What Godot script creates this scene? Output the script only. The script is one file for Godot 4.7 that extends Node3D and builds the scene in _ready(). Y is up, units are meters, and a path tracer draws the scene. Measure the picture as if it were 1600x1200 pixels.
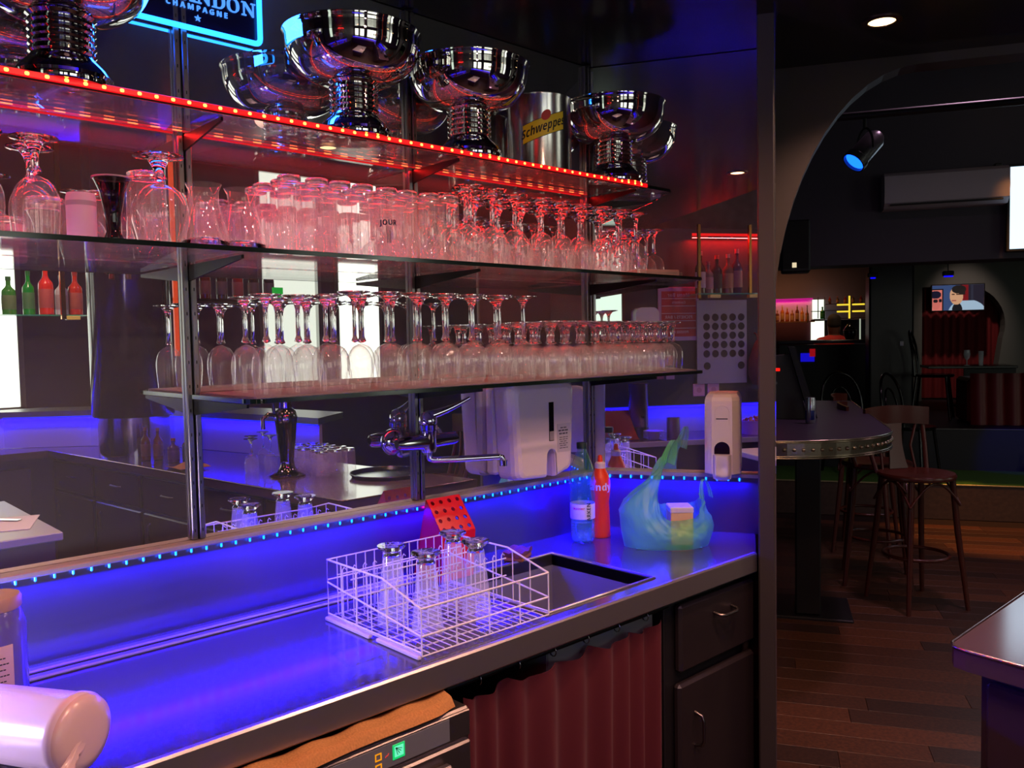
extends Node3D
# A bar back with a mirror wall, glass shelves, a steel worktop and the dark room beyond.
# Mirror wall: plane z = 0, x runs along it to the right, z comes towards the room, y is up.

var names := {}
var mats := {}
var rng := RandomNumberGenerator.new()

const SHELF_LOW := 1.458
const SHELF_MID := 1.746
const SHELF_TOP := 2.020
const WORKTOP := 0.955
const RET_X := 2.035      # where the angled return mirror meets the mirror wall
const RET_DIR := Vector3(0.5, 0, 0.8660254)      # along the return wall, away from the corner
const RET_N := Vector3(-0.8660254, 0, 0.5)       # its normal, towards the bar


class G:
	var v := PackedVector3Array()
	var n := PackedVector3Array()
	var u := PackedVector2Array()

	func tri(a: Vector3, b: Vector3, c: Vector3, na: Vector3, nb: Vector3, nc: Vector3, ua := Vector2.ZERO, ub := Vector2.ZERO, uc := Vector2.ZERO) -> void:
		if (b - a).cross(c - a).dot(na + nb + nc) > 0.0:
			v.append(a); v.append(c); v.append(b)
			n.append(na); n.append(nc); n.append(nb)
			u.append(ua); u.append(uc); u.append(ub)
		else:
			v.append(a); v.append(b); v.append(c)
			n.append(na); n.append(nb); n.append(nc)
			u.append(ua); u.append(ub); u.append(uc)

	func quad(a: Vector3, b: Vector3, c: Vector3, d: Vector3, nr: Vector3) -> void:
		tri(a, b, c, nr, nr, nr, Vector2(0, 1), Vector2(1, 1), Vector2(1, 0))
		tri(a, c, d, nr, nr, nr, Vector2(0, 1), Vector2(1, 0), Vector2(0, 0))

	func box(c: Vector3, s: Vector3, bevel := 0.0, xf := Transform3D()) -> void:
		var h := s * 0.5
		var b := minf(bevel, minf(h.x, minf(h.y, h.z)) * 0.95)
		var pt := func(sx: float, sy: float, sz: float, ax: int) -> Vector3:
			var q := Vector3(sx * (h.x - b), sy * (h.y - b), sz * (h.z - b))
			if ax == 0: q.x = sx * h.x
			elif ax == 1: q.y = sy * h.y
			else: q.z = sz * h.z
			return xf * (c + q)
		var bs := xf.basis
		for s1 in [-1.0, 1.0]:
			quad(pt.call(s1, -1, -1, 0), pt.call(s1, -1, 1, 0), pt.call(s1, 1, 1, 0), pt.call(s1, 1, -1, 0), bs * Vector3(s1, 0, 0))
			quad(pt.call(-1, s1, -1, 1), pt.call(-1, s1, 1, 1), pt.call(1, s1, 1, 1), pt.call(1, s1, -1, 1), bs * Vector3(0, s1, 0))
			quad(pt.call(-1, -1, s1, 2), pt.call(1, -1, s1, 2), pt.call(1, 1, s1, 2), pt.call(-1, 1, s1, 2), bs * Vector3(0, 0, s1))
		if b <= 0.0:
			return
		for s1 in [-1.0, 1.0]:
			for s2 in [-1.0, 1.0]:
				quad(pt.call(s1, s2, -1, 0), pt.call(s1, s2, 1, 0), pt.call(s1, s2, 1, 1), pt.call(s1, s2, -1, 1), (bs * Vector3(s1, s2, 0)).normalized())
				quad(pt.call(s1, -1, s2, 0), pt.call(s1, 1, s2, 0), pt.call(s1, 1, s2, 2), pt.call(s1, -1, s2, 2), (bs * Vector3(s1, 0, s2)).normalized())
				quad(pt.call(-1, s1, s2, 1), pt.call(1, s1, s2, 1), pt.call(1, s1, s2, 2), pt.call(-1, s1, s2, 2), (bs * Vector3(0, s1, s2)).normalized())
				for s3 in [-1.0, 1.0]:
					var nr := (bs * Vector3(s1, s2, s3)).normalized()
					tri(pt.call(s1, s2, s3, 0), pt.call(s1, s2, s3, 1), pt.call(s1, s2, s3, 2), nr, nr, nr)

	func bx(x0: float, x1: float, y0: float, y1: float, z0: float, z1: float, bevel := 0.0) -> void:
		box(Vector3((x0 + x1) * 0.5, (y0 + y1) * 0.5, (z0 + z1) * 0.5), Vector3(absf(x1 - x0), absf(y1 - y0), absf(z1 - z0)), bevel)

	# profile of (radius, height) pairs, walked so that the outside is on the right going up
	func lathe(prof: Array, seg := 24, xf := Transform3D(), crease := 40.0, from := 0.0, arc := TAU) -> void:
		var k := prof.size()
		var sn: Array = []
		for i in k - 1:
			var d: Vector2 = prof[i + 1] - prof[i]
			sn.append(Vector2(d.y, -d.x).normalized())
		var lim := cos(deg_to_rad(crease))
		for i in k - 1:
			if (prof[i + 1] - prof[i]).length() < 1e-6:
				continue
			var n0: Vector2 = sn[i]
			var n1: Vector2 = sn[i]
			if i > 0 and sn[i - 1].dot(sn[i]) > lim: n0 = (sn[i - 1] + sn[i]).normalized()
			if i < k - 2 and sn[i + 1].dot(sn[i]) > lim: n1 = (sn[i + 1] + sn[i]).normalized()
			for j in seg:
				var a := from + arc * j / seg
				var b := from + arc * (j + 1) / seg
				var ca := Vector3(cos(a), 0, sin(a))
				var cb := Vector3(cos(b), 0, sin(b))
				var pa0: Vector3 = xf * (ca * prof[i].x + Vector3(0, prof[i].y, 0))
				var pb0: Vector3 = xf * (cb * prof[i].x + Vector3(0, prof[i].y, 0))
				var pa1: Vector3 = xf * (ca * prof[i + 1].x + Vector3(0, prof[i + 1].y, 0))
				var pb1: Vector3 = xf * (cb * prof[i + 1].x + Vector3(0, prof[i + 1].y, 0))
				var na0 := (xf.basis * (ca * n0.x + Vector3(0, n0.y, 0))).normalized()
				var nb0 := (xf.basis * (cb * n0.x + Vector3(0, n0.y, 0))).normalized()
				var na1 := (xf.basis * (ca * n1.x + Vector3(0, n1.y, 0))).normalized()
				var nb1 := (xf.basis * (cb * n1.x + Vector3(0, n1.y, 0))).normalized()
				var u0 := float(j) / seg
				var u1 := float(j + 1) / seg
				var v0 := float(i) / (k - 1)
				var v1 := float(i + 1) / (k - 1)
				if prof[i].x > 1e-6:
					tri(pa0, pb0, pb1, na0, nb0, nb1, Vector2(u0, v0), Vector2(u1, v0), Vector2(u1, v1))
				if prof[i + 1].x > 1e-6:
					tri(pa0, pb1, pa1, na0, nb1, na1, Vector2(u0, v0), Vector2(u1, v1), Vector2(u0, v1))

	func tube(pts: Array, r: float, seg := 8, closed := false, radii: Array = []) -> void:
		var k := pts.size()
		var frames: Array = []
		var up := Vector3.UP
		for i in k:
			var a: Vector3 = pts[(i - 1 + k) % k] if closed or i > 0 else pts[i]
			var b: Vector3 = pts[(i + 1) % k] if closed or i < k - 1 else pts[i]
			var d := (b - a).normalized()
			if i == 0:
				up = Vector3.UP if absf(d.y) < 0.9 else Vector3.RIGHT
			var s := d.cross(up).normalized()
			up = s.cross(d).normalized()
			frames.append([s, up, d])
		var last := k if closed else k - 1
		for i in last:
			var i2 := (i + 1) % k
			var r0: float = radii[i] if radii else r
			var r1: float = radii[i2] if radii else r
			for j in seg:
				var a := TAU * j / seg
				var b := TAU * (j + 1) / seg
				var na0: Vector3 = frames[i][0] * cos(a) + frames[i][1] * sin(a)
				var nb0: Vector3 = frames[i][0] * cos(b) + frames[i][1] * sin(b)
				var na1: Vector3 = frames[i2][0] * cos(a) + frames[i2][1] * sin(a)
				var nb1: Vector3 = frames[i2][0] * cos(b) + frames[i2][1] * sin(b)
				var p0: Vector3 = pts[i]
				var p1: Vector3 = pts[i2]
				tri(p0 + na0 * r0, p0 + nb0 * r0, p1 + nb1 * r1, na0, nb0, nb1)
				tri(p0 + na0 * r0, p1 + nb1 * r1, p1 + na1 * r1, na0, nb1, na1)
		if not closed:
			for e in [0, k - 1]:
				var d: Vector3 = frames[e][2] * (-1.0 if e == 0 else 1.0)
				var re: float = radii[e] if radii else r
				for j in seg:
					var a := TAU * j / seg
					var b := TAU * (j + 1) / seg
					var p: Vector3 = pts[e]
					tri(p, p + (frames[e][0] * cos(a) + frames[e][1] * sin(a)) * re, p + (frames[e][0] * cos(b) + frames[e][1] * sin(b)) * re, d, d, d)

	# polygon in the transform's XY plane, extruded along its Z from -depth/2 to depth/2
	func extrude(poly: PackedVector2Array, depth: float, xf := Transform3D(), smooth := false) -> void:
		var idx := Geometry2D.triangulate_polygon(poly)
		var bz := (xf.basis * Vector3(0, 0, 1)).normalized()
		var h := depth * 0.5
		for i in range(0, idx.size(), 3):
			for s in [-1.0, 1.0]:
				var a := poly[idx[i]]
				var b := poly[idx[i + 1]]
				var c := poly[idx[i + 2]]
				tri(xf * Vector3(a.x, a.y, s * h), xf * Vector3(b.x, b.y, s * h), xf * Vector3(c.x, c.y, s * h), bz * s, bz * s, bz * s, a, b, c)
		var area := 0.0
		var k := poly.size()
		for i in k:
			area += poly[i].cross(poly[(i + 1) % k])
		var sg := 1.0 if area > 0 else -1.0
		for i in k:
			var a := poly[i]
			var b := poly[(i + 1) % k]
			if a.distance_to(b) < 1e-6:
				continue
			var d := (b - a).normalized()
			var n2 := Vector2(d.y, -d.x) * sg
			var na := n2
			var nb := n2
			if smooth:
				var dp := (a - poly[(i - 1 + k) % k]).normalized()
				var dn := (poly[(i + 2) % k] - b).normalized()
				var np := Vector2(dp.y, -dp.x) * sg
				var nn := Vector2(dn.y, -dn.x) * sg
				if np.dot(n2) > 0.75: na = (np + n2).normalized()
				if nn.dot(n2) > 0.75: nb = (nn + n2).normalized()
			var wa := (xf.basis * Vector3(na.x, na.y, 0)).normalized()
			var wb := (xf.basis * Vector3(nb.x, nb.y, 0)).normalized()
			tri(xf * Vector3(a.x, a.y, -h), xf * Vector3(b.x, b.y, -h), xf * Vector3(b.x, b.y, h), wa, wb, wb)
			tri(xf * Vector3(a.x, a.y, -h), xf * Vector3(b.x, b.y, h), xf * Vector3(a.x, a.y, h), wa, wb, wa)

	# smooth sheet from f(u, v); thick > 0 adds the far side and the rim
	func sheet(f: Callable, nu: int, nv: int, thick := 0.0, wrap := false) -> void:
		var p: Array = []
		for i in nu + 1:
			var row: Array = []
			for j in nv + 1:
				row.append(f.call(float(i) / nu, float(j) / nv))
			p.append(row)
		var nm: Array = []
		for i in nu + 1:
			var row: Array = []
			for j in nv + 1:
				var i0 := i - 1 if i > 0 else (nu - 1 if wrap else 0)
				var i1 := i + 1 if i < nu else (1 if wrap else nu)
				var du: Vector3 = p[i1][j] - p[i0][j]
				var dv: Vector3 = p[i][mini(j + 1, nv)] - p[i][maxi(j - 1, 0)]
				var c := du.cross(dv)
				row.append(c.normalized() if c.length() > 1e-12 else Vector3.UP)
			nm.append(row)
		for i in nu:
			for j in nv:
				for s in ([1.0] if thick <= 0.0 else [1.0, -1.0]):
					var o := thick * 0.5 * float(s)
					var a: Vector3 = p[i][j] + nm[i][j] * o
					var b: Vector3 = p[i + 1][j] + nm[i + 1][j] * o
					var c: Vector3 = p[i + 1][j + 1] + nm[i + 1][j + 1] * o
					var d: Vector3 = p[i][j + 1] + nm[i][j + 1] * o
					var uv := [Vector2(float(i) / nu, float(j) / nv), Vector2(float(i + 1) / nu, float(j) / nv), Vector2(float(i + 1) / nu, float(j + 1) / nv), Vector2(float(i) / nu, float(j + 1) / nv)]
					tri(a, b, c, nm[i][j] * s, nm[i + 1][j] * s, nm[i + 1][j + 1] * s, uv[0], uv[1], uv[2])
					tri(a, c, d, nm[i][j] * s, nm[i + 1][j + 1] * s, nm[i][j + 1] * s, uv[0], uv[2], uv[3])
		if thick > 0.0:
			for i in nu:
				for j in [0, nv]:
					var e: Vector3 = (p[i][1 if j == 0 else nv - 1] - p[i][j]).normalized() * -1.0
					quad(p[i][j] + nm[i][j] * thick * 0.5, p[i + 1][j] + nm[i + 1][j] * thick * 0.5, p[i + 1][j] - nm[i + 1][j] * thick * 0.5, p[i][j] - nm[i][j] * thick * 0.5, e)
			if not wrap:
				for j in nv:
					for i in [0, nu]:
						var e: Vector3 = (p[1 if i == 0 else nu - 1][j] - p[i][j]).normalized() * -1.0
						quad(p[i][j] + nm[i][j] * thick * 0.5, p[i][j + 1] + nm[i][j + 1] * thick * 0.5, p[i][j + 1] - nm[i][j + 1] * thick * 0.5, p[i][j] - nm[i][j] * thick * 0.5, e)

	# panel in XY with round holes on a grid of cells; thickness along Z
	func holed(w: float, h: float, nx: int, ny: int, r: float, thick: float, xf := Transform3D(), skip: Array = [], margin := Vector4.ZERO) -> void:
		var x0 := -w * 0.5 + margin.x
		var y0 := -h * 0.5 + margin.z
		var cw := (w - margin.x - margin.y) / nx
		var ch := (h - margin.z - margin.w) / ny
		var t := thick * 0.5
		var seg := 16
		var zb := (xf.basis * Vector3(0, 0, 1)).normalized()
		for i in nx:
			for j in ny:
				var cx := x0 + cw * (i + 0.5)
				var cy := y0 + ch * (j + 0.5)
				if Vector2i(i, j) in skip:
					for s in [-1.0, 1.0]:
						quad(xf * Vector3(cx - cw / 2, cy - ch / 2, s * t), xf * Vector3(cx + cw / 2, cy - ch / 2, s * t), xf * Vector3(cx + cw / 2, cy + ch / 2, s * t), xf * Vector3(cx - cw / 2, cy + ch / 2, s * t), zb * s)
					continue
				for q in seg:
					var a := TAU * q / seg + TAU / 16.0 * 0.0
					var b := TAU * (q + 1) / seg
					var ea := Vector2(cos(a), sin(a))
					var eb := Vector2(cos(b), sin(b))
					var oa := ea / maxf(absf(ea.x), absf(ea.y)) * Vector2(cw / 2, ch / 2)
					var ob := eb / maxf(absf(eb.x), absf(eb.y)) * Vector2(cw / 2, ch / 2)
					for s in [-1.0, 1.0]:
						quad(xf * Vector3(cx + ea.x * r, cy + ea.y * r, s * t), xf * Vector3(cx + oa.x, cy + oa.y, s * t), xf * Vector3(cx + ob.x, cy + ob.y, s * t), xf * Vector3(cx + eb.x * r, cy + eb.y * r, s * t), zb * s)
					var nr := (xf.basis * Vector3(-ea.x, -ea.y, 0)).normalized()
					quad(xf * Vector3(cx + ea.x * r, cy + ea.y * r, -t), xf * Vector3(cx + eb.x * r, cy + eb.y * r, -t), xf * Vector3(cx + eb.x * r, cy + eb.y * r, t), xf * Vector3(cx + ea.x * r, cy + ea.y * r, t), nr)
		# plain margins
		var rects := [Rect2(-w / 2, -h / 2, w, margin.z), Rect2(-w / 2, h / 2 - margin.w, w, margin.w), Rect2(-w / 2, y0, margin.x, h - margin.z - margin.w), Rect2(w / 2 - margin.y, y0, margin.y, h - margin.z - margin.w)]
		for rc in rects:
			if rc.size.x > 1e-5 and rc.size.y > 1e-5:
				for s in [-1.0, 1.0]:
					quad(xf * Vector3(rc.position.x, rc.position.y, s * t), xf * Vector3(rc.end.x, rc.position.y, s * t), xf * Vector3(rc.end.x, rc.end.y, s * t), xf * Vector3(rc.position.x, rc.end.y, s * t), zb * s)
		for s in [-1.0, 1.0]:
			quad(xf * Vector3(s * w / 2, -h / 2, -t), xf * Vector3(s * w / 2, h / 2, -t), xf * Vector3(s * w / 2, h / 2, t), xf * Vector3(s * w / 2, -h / 2, t), xf.basis * Vector3(s, 0, 0))
			quad(xf * Vector3(-w / 2, s * h / 2, -t), xf * Vector3(w / 2, s * h / 2, -t), xf * Vector3(w / 2, s * h / 2, t), xf * Vector3(-w / 2, s * h / 2, t), xf.basis * Vector3(0, s, 0))

	# lettering: TextMesh vertices passed through bend(Vector3) -> Vector3
	func text(s: String, size: float, depth: float, bend: Callable, bold := true, serif := false) -> void:
		var f := SystemFont.new()
		f.font_names = PackedStringArray(["Droid Serif" if serif else "Droid Sans"])
		f.font_weight = 700 if bold else 400
		var tm := TextMesh.new()
		tm.font = f
		tm.text = s
		tm.font_size = 32
		tm.pixel_size = size / 32.0
		tm.depth = depth
		tm.curve_step = 1.5
		var a := tm.get_mesh_arrays()
		var tv: PackedVector3Array = a[Mesh.ARRAY_VERTEX]
		var tn: PackedVector3Array = a[Mesh.ARRAY_NORMAL]
		var ti: PackedInt32Array = a[Mesh.ARRAY_INDEX]
		for i in range(0, ti.size(), 3):
			var q: Array = []
			var m: Array = []
			for k in 3:
				var p: Vector3 = tv[ti[i + k]]
				var b0: Vector3 = bend.call(p)
				var b1: Vector3 = bend.call(p + tn[ti[i + k]] * 0.001)
				q.append(b0)
				m.append((b1 - b0).normalized())
			tri(q[0], q[1], q[2], m[0], m[1], m[2])

	func mesh() -> ArrayMesh:
		var am := ArrayMesh.new()
		var a := []
		a.resize(Mesh.ARRAY_MAX)
		a[Mesh.ARRAY_VERTEX] = v
		a[Mesh.ARRAY_NORMAL] = n
		a[Mesh.ARRAY_TEX_UV] = u
		am.add_surface_from_arrays(Mesh.PRIMITIVE_TRIANGLES, a)
		return am


# ---------------------------------------------------------------- naming and grouping
func numbered(called: String) -> String:
	var k: int = names.get(called, 0)
	names[called] = k + 1
	return called if k == 0 else "%s_%03d" % [called, k]

func part(called: String, g: G, m: Material, parent: Node3D) -> MeshInstance3D:
	var o := MeshInstance3D.new()
	o.mesh = g.mesh()
	o.material_override = null
	o.mesh.surface_set_material(0, m)
	o.name = called if parent != self else numbered(called)
	parent.add_child(o, true)
	return o

func part_mesh(called: String, mesh: Mesh, parent: Node3D, at: Vector3) -> MeshInstance3D:
	var o := MeshInstance3D.new()
	o.mesh = mesh
	o.name = called
	parent.add_child(o, true)
	o.position = at
	return o

func thing(called: String, label: String, category: String, at := Vector3.ZERO, turn := 0.0, group := "") -> Node3D:
	var o := Node3D.new()
	o.name = numbered(called)
	add_child(o, true)
	o.position = at
	o.rotation.y = turn
	tag(o, label, category, group)
	return o

func tag(o: Node3D, label: String, category: String, group := "") -> Node3D:
	o.set_meta("label", label)
	o.set_meta("category", category)
	if group:
		o.set_meta("group", group)
	return o

func struct(called: String, g: G, m: Material, label := "", category := "") -> MeshInstance3D:
	var o := part(called, g, m, self)
	o.set_meta("kind", "structure")
	if label:
		o.set_meta("label", label)
		o.set_meta("category", category)
	return o

func dup(root: Node3D, at: Vector3, turn := 0.0, label := "", group := "") -> Node3D:
	var base: String = root.get_meta("base")
	var r: Node3D = root.duplicate()
	r.name = numbered(base)
	add_child(r, true)
	r.position = at
	r.rotation.y = turn
	r.set_meta("label", label)
	if group:
		r.set_meta("group", group)
	return r

# first use moves the prototype itself, later uses copy it
func place(proto: Node3D, at: Vector3, turn: float, label: String, group := "") -> Node3D:
	if not proto.has_meta("used"):
		proto.set_meta("used", true)
		proto.position = at
		proto.rotation.y = turn
		proto.set_meta("label", label)
		if group:
			proto.set_meta("group", group)
		return proto
	return dup(proto, at, turn, label, group)

func proto(called: String, category: String) -> Node3D:
	var o := thing(called, "", category)
	o.set_meta("base", called)
	return o

const ORD := ["first", "second", "third", "fourth", "fifth", "sixth", "seventh", "eighth", "ninth", "tenth", "eleventh", "twelfth", "thirteenth", "fourteenth"]


# ---------------------------------------------------------------- materials
func mat(key: String, c: Color, rough := 0.6, metal := 0.0) -> StandardMaterial3D:
	if mats.has(key):
		return mats[key]
	var m := StandardMaterial3D.new()
	m.resource_name = key
	m.albedo_color = c
	m.roughness = rough
	m.metallic = metal
	mats[key] = m
	return m

func pane(key: String, c: Color, a: float, rough := 0.03) -> StandardMaterial3D:
	var m := mat(key, Color(c.r, c.g, c.b, a), rough)
	m.transparency = BaseMaterial3D.TRANSPARENCY_ALPHA
	m.cull_mode = BaseMaterial3D.CULL_DISABLED
	return m

func solid_glass(key: String, c: Color) -> StandardMaterial3D:
	var m := mat(key, Color(c.r, c.g, c.b, 0.0), 0.0)
	m.transparency = BaseMaterial3D.TRANSPARENCY_ALPHA
	m.refraction_enabled = true
	m.refraction_scale = 0.05
	return m

func glow(key: String, c: Color, e: float, base := Color(0.05, 0.05, 0.05)) -> StandardMaterial3D:
	var m := mat(key, base, 0.4)
	m.emission_enabled = true
	m.emission = c
	m.emission_energy_multiplier = e
	return m

func noise_tex(freq: float, lo: Color, hi: Color, seed_: int, stretch := 1.0, normal := false, size := 512) -> NoiseTexture2D:
	var f := FastNoiseLite.new()
	f.seed = seed_
	f.frequency = freq
	f.fractal_octaves = 4
	var t := NoiseTexture2D.new()
	t.width = size
	t.height = int(size / stretch)
	t.seamless = true
	t.noise = f
	if normal:
		t.as_normal_map = true
		t.bump_strength = 4.0
	else:
		var gr := Gradient.new()
		gr.set_color(0, lo)
		gr.set_color(1, hi)
		t.color_ramp = gr
	return t

func textured(m: StandardMaterial3D, tex: Texture2D, scale: Vector3) -> StandardMaterial3D:
	m.albedo_texture = tex
	m.uv1_triplanar = true
	m.uv1_world_triplanar = true
	m.uv1_scale = scale
	return m

func area(called: String, at: Vector3, dir: Vector3, size: Vector2, c: Color, e: float, along := Vector3.RIGHT) -> void:
	var l := AreaLight3D.new()
	l.name = called
	l.area_size = size
	l.light_color = c
	l.light_energy = e
	l.shadow_enabled = true
	l.set("area_range", 30.0)
	var z := -dir.normalized()
	var x := (along - z * along.dot(z)).normalized()
	l.transform = Transform3D(Basis(x, z.cross(x), z), at)
	add_child(l, true)

func spot(called: String, at: Vector3, to: Vector3, c: Color, e: float, angle := 40.0, size := 0.03, blend := 0.6) -> void:
	var l := SpotLight3D.new()
	l.name = called
	l.light_color = c
	l.light_energy = e
	l.spot_angle = angle
	l.spot_angle_attenuation = blend
	l.light_size = size
	l.spot_range = 30.0
	l.spot_attenuation = 2.0
	l.shadow_enabled = true
	var z := (at - to).normalized()
	var x := Vector3.UP.cross(z)
	if x.length() < 1e-3:
		x = Vector3.RIGHT
	x = x.normalized()
	l.transform = Transform3D(Basis(x, z.cross(x), z), at)
	add_child(l, true)


func _ready() -> void:
	rng.seed = 20
	setup()
	shell()
	back_bar()
	glass_shelves()
	top_shelf_things()
	middle_shelf_things()
	low_shelf_things()
	wall_fittings()
	worktop_things()
	under_counter()
	front_bar()
	left_bar()
	hall()


func setup() -> void:
	var yaw := deg_to_rad(47.1)
	var pitch := deg_to_rad(2.92)
	var roll := deg_to_rad(1.06)
	var f := Vector3(cos(yaw) * cos(pitch), -sin(pitch), -sin(yaw) * cos(pitch))
	var r := Vector3(sin(yaw), 0, cos(yaw))
	var d := f.cross(r)
	var r2 := r * cos(roll) + d * sin(roll)
	var d2 := d * cos(roll) - r * sin(roll)
	var cam := Camera3D.new()
	cam.name = "camera"
	cam.fov = rad_to_deg(2.0 * atan(600.0 / 1310.0))
	cam.near = 0.05
	cam.far = 60.0
	cam.transform = Transform3D(Basis(r2, -d2, -f), Vector3(0, 1.56, 1.8))
	add_child(cam)
	cam.current = true
	var env := Environment.new()
	env.background_mode = Environment.BG_COLOR
	env.background_color = Color(0.6, 0.65, 0.7)
	env.tonemap_mode = Environment.TONE_MAPPER_LINEAR
	env.tonemap_exposure = 1.0
	env.sdfgi_enabled = true
	env.ssao_enabled = true
	env.ssil_enabled = true
	var we := WorldEnvironment.new()
	we.name = "environment"
	we.environment = env
	add_child(we)
	# red tape under the top shelf, front edge and back edge
	area("red_tape_front_light", Vector3(1.0, SHELF_TOP - 0.012, 0.222), Vector3(0, -1, 0.4), Vector2(2.0, 0.008), RED, 0.6)
	area("red_tape_back_light", Vector3(1.0, SHELF_TOP - 0.012, 0.022), Vector3(0, -1, 0.25), Vector2(2.0, 0.008), RED, 0.25)
	# blue tape under the ledge above the worktop
	area("blue_tape_light", Vector3(0.45, 1.118, 0.024), Vector3(0, -1, 0.32), Vector2(3.0, 0.014), BLUE, 6.0)
	var rc := Vector3(RET_X, 1.118, 0) + RET_DIR * 0.25 + RET_N * 0.024
	area("blue_tape_return_light", rc, Vector3(0, -1, 0) + RET_N * 0.22, Vector2(0.46, 0.008), BLUE, 0.9, RET_DIR)
	# the neon sign
	area("neon_sign_light", Vector3(0.757, 2.30, 0.03), Vector3(0, 0, 1), Vector2(0.27, 0.14), Color(0.1, 0.30, 1.0), 0.5)
	# daylight through the front windows
	for w in WINDOWS:
		area("window_light", Vector3((w[0] + w[1]) / 2, (w[2] + w[3]) / 2, 6.12), Vector3(0, 0, -1), Vector2(w[1] - w[0] - 0.08, w[3] - w[2] - 0.08), Color(0.97, 1.0, 0.93), w[4] * (w[1] - w[0]) * (w[3] - w[2]) / PI)


const WINDOWS := [[-2.1, -1.35, 1.05, 2.53, 1.5], [-1.1, -0.3, 1.05, 2.53, 1.5], [0.2, 1.79, 1.05, 2.53, 1.5], [3.92, 4.62, 1.0, 3.35, 0.35], [4.80, 5.38, 1.0, 3.35, 1.5], [7.76, 7.93, 1.0, 2.56, 1.0], [9.6, 10.5, 1.0, 2.56, 1.5]]
const RED := Color(1.0, 0.10, 0.10)
const BLUE := Color(0.05, 0.0, 1.0)
const HA := Vector3(0.8660254, 0, -0.5)      # the hall's own axes: away from the bar ...
const HB := Vector3(0.5, 0, 0.8660254)       # ... and across it

func hp(a: float, b: float, y := 0.0) -> Vector3:
	return Vector3(0, y, 1.8) + HA * a + HB * b

# frame in the hall's axes: X across, Y up, Z towards the bar
func hf(a: float, b: float, y := 0.0) -> Transform3D:
	return Transform3D(Basis(HB, Vector3.UP, -HA), hp(a, b, y))

# plan polygon (x, z) turned into a horizontal slab
func slab(g: G, pts: Array, y0: float, y1: float) -> void:
	var p := PackedVector2Array()
	for q in pts:
		p.append(Vector2(q.x, -q.y))
	g.extrude(p, y1 - y0, Transform3D(Basis(Vector3.RIGHT, Vector3(0, 0, -1), Vector3.UP), Vector3(0, (y0 + y1) * 0.5, 0)))


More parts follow.
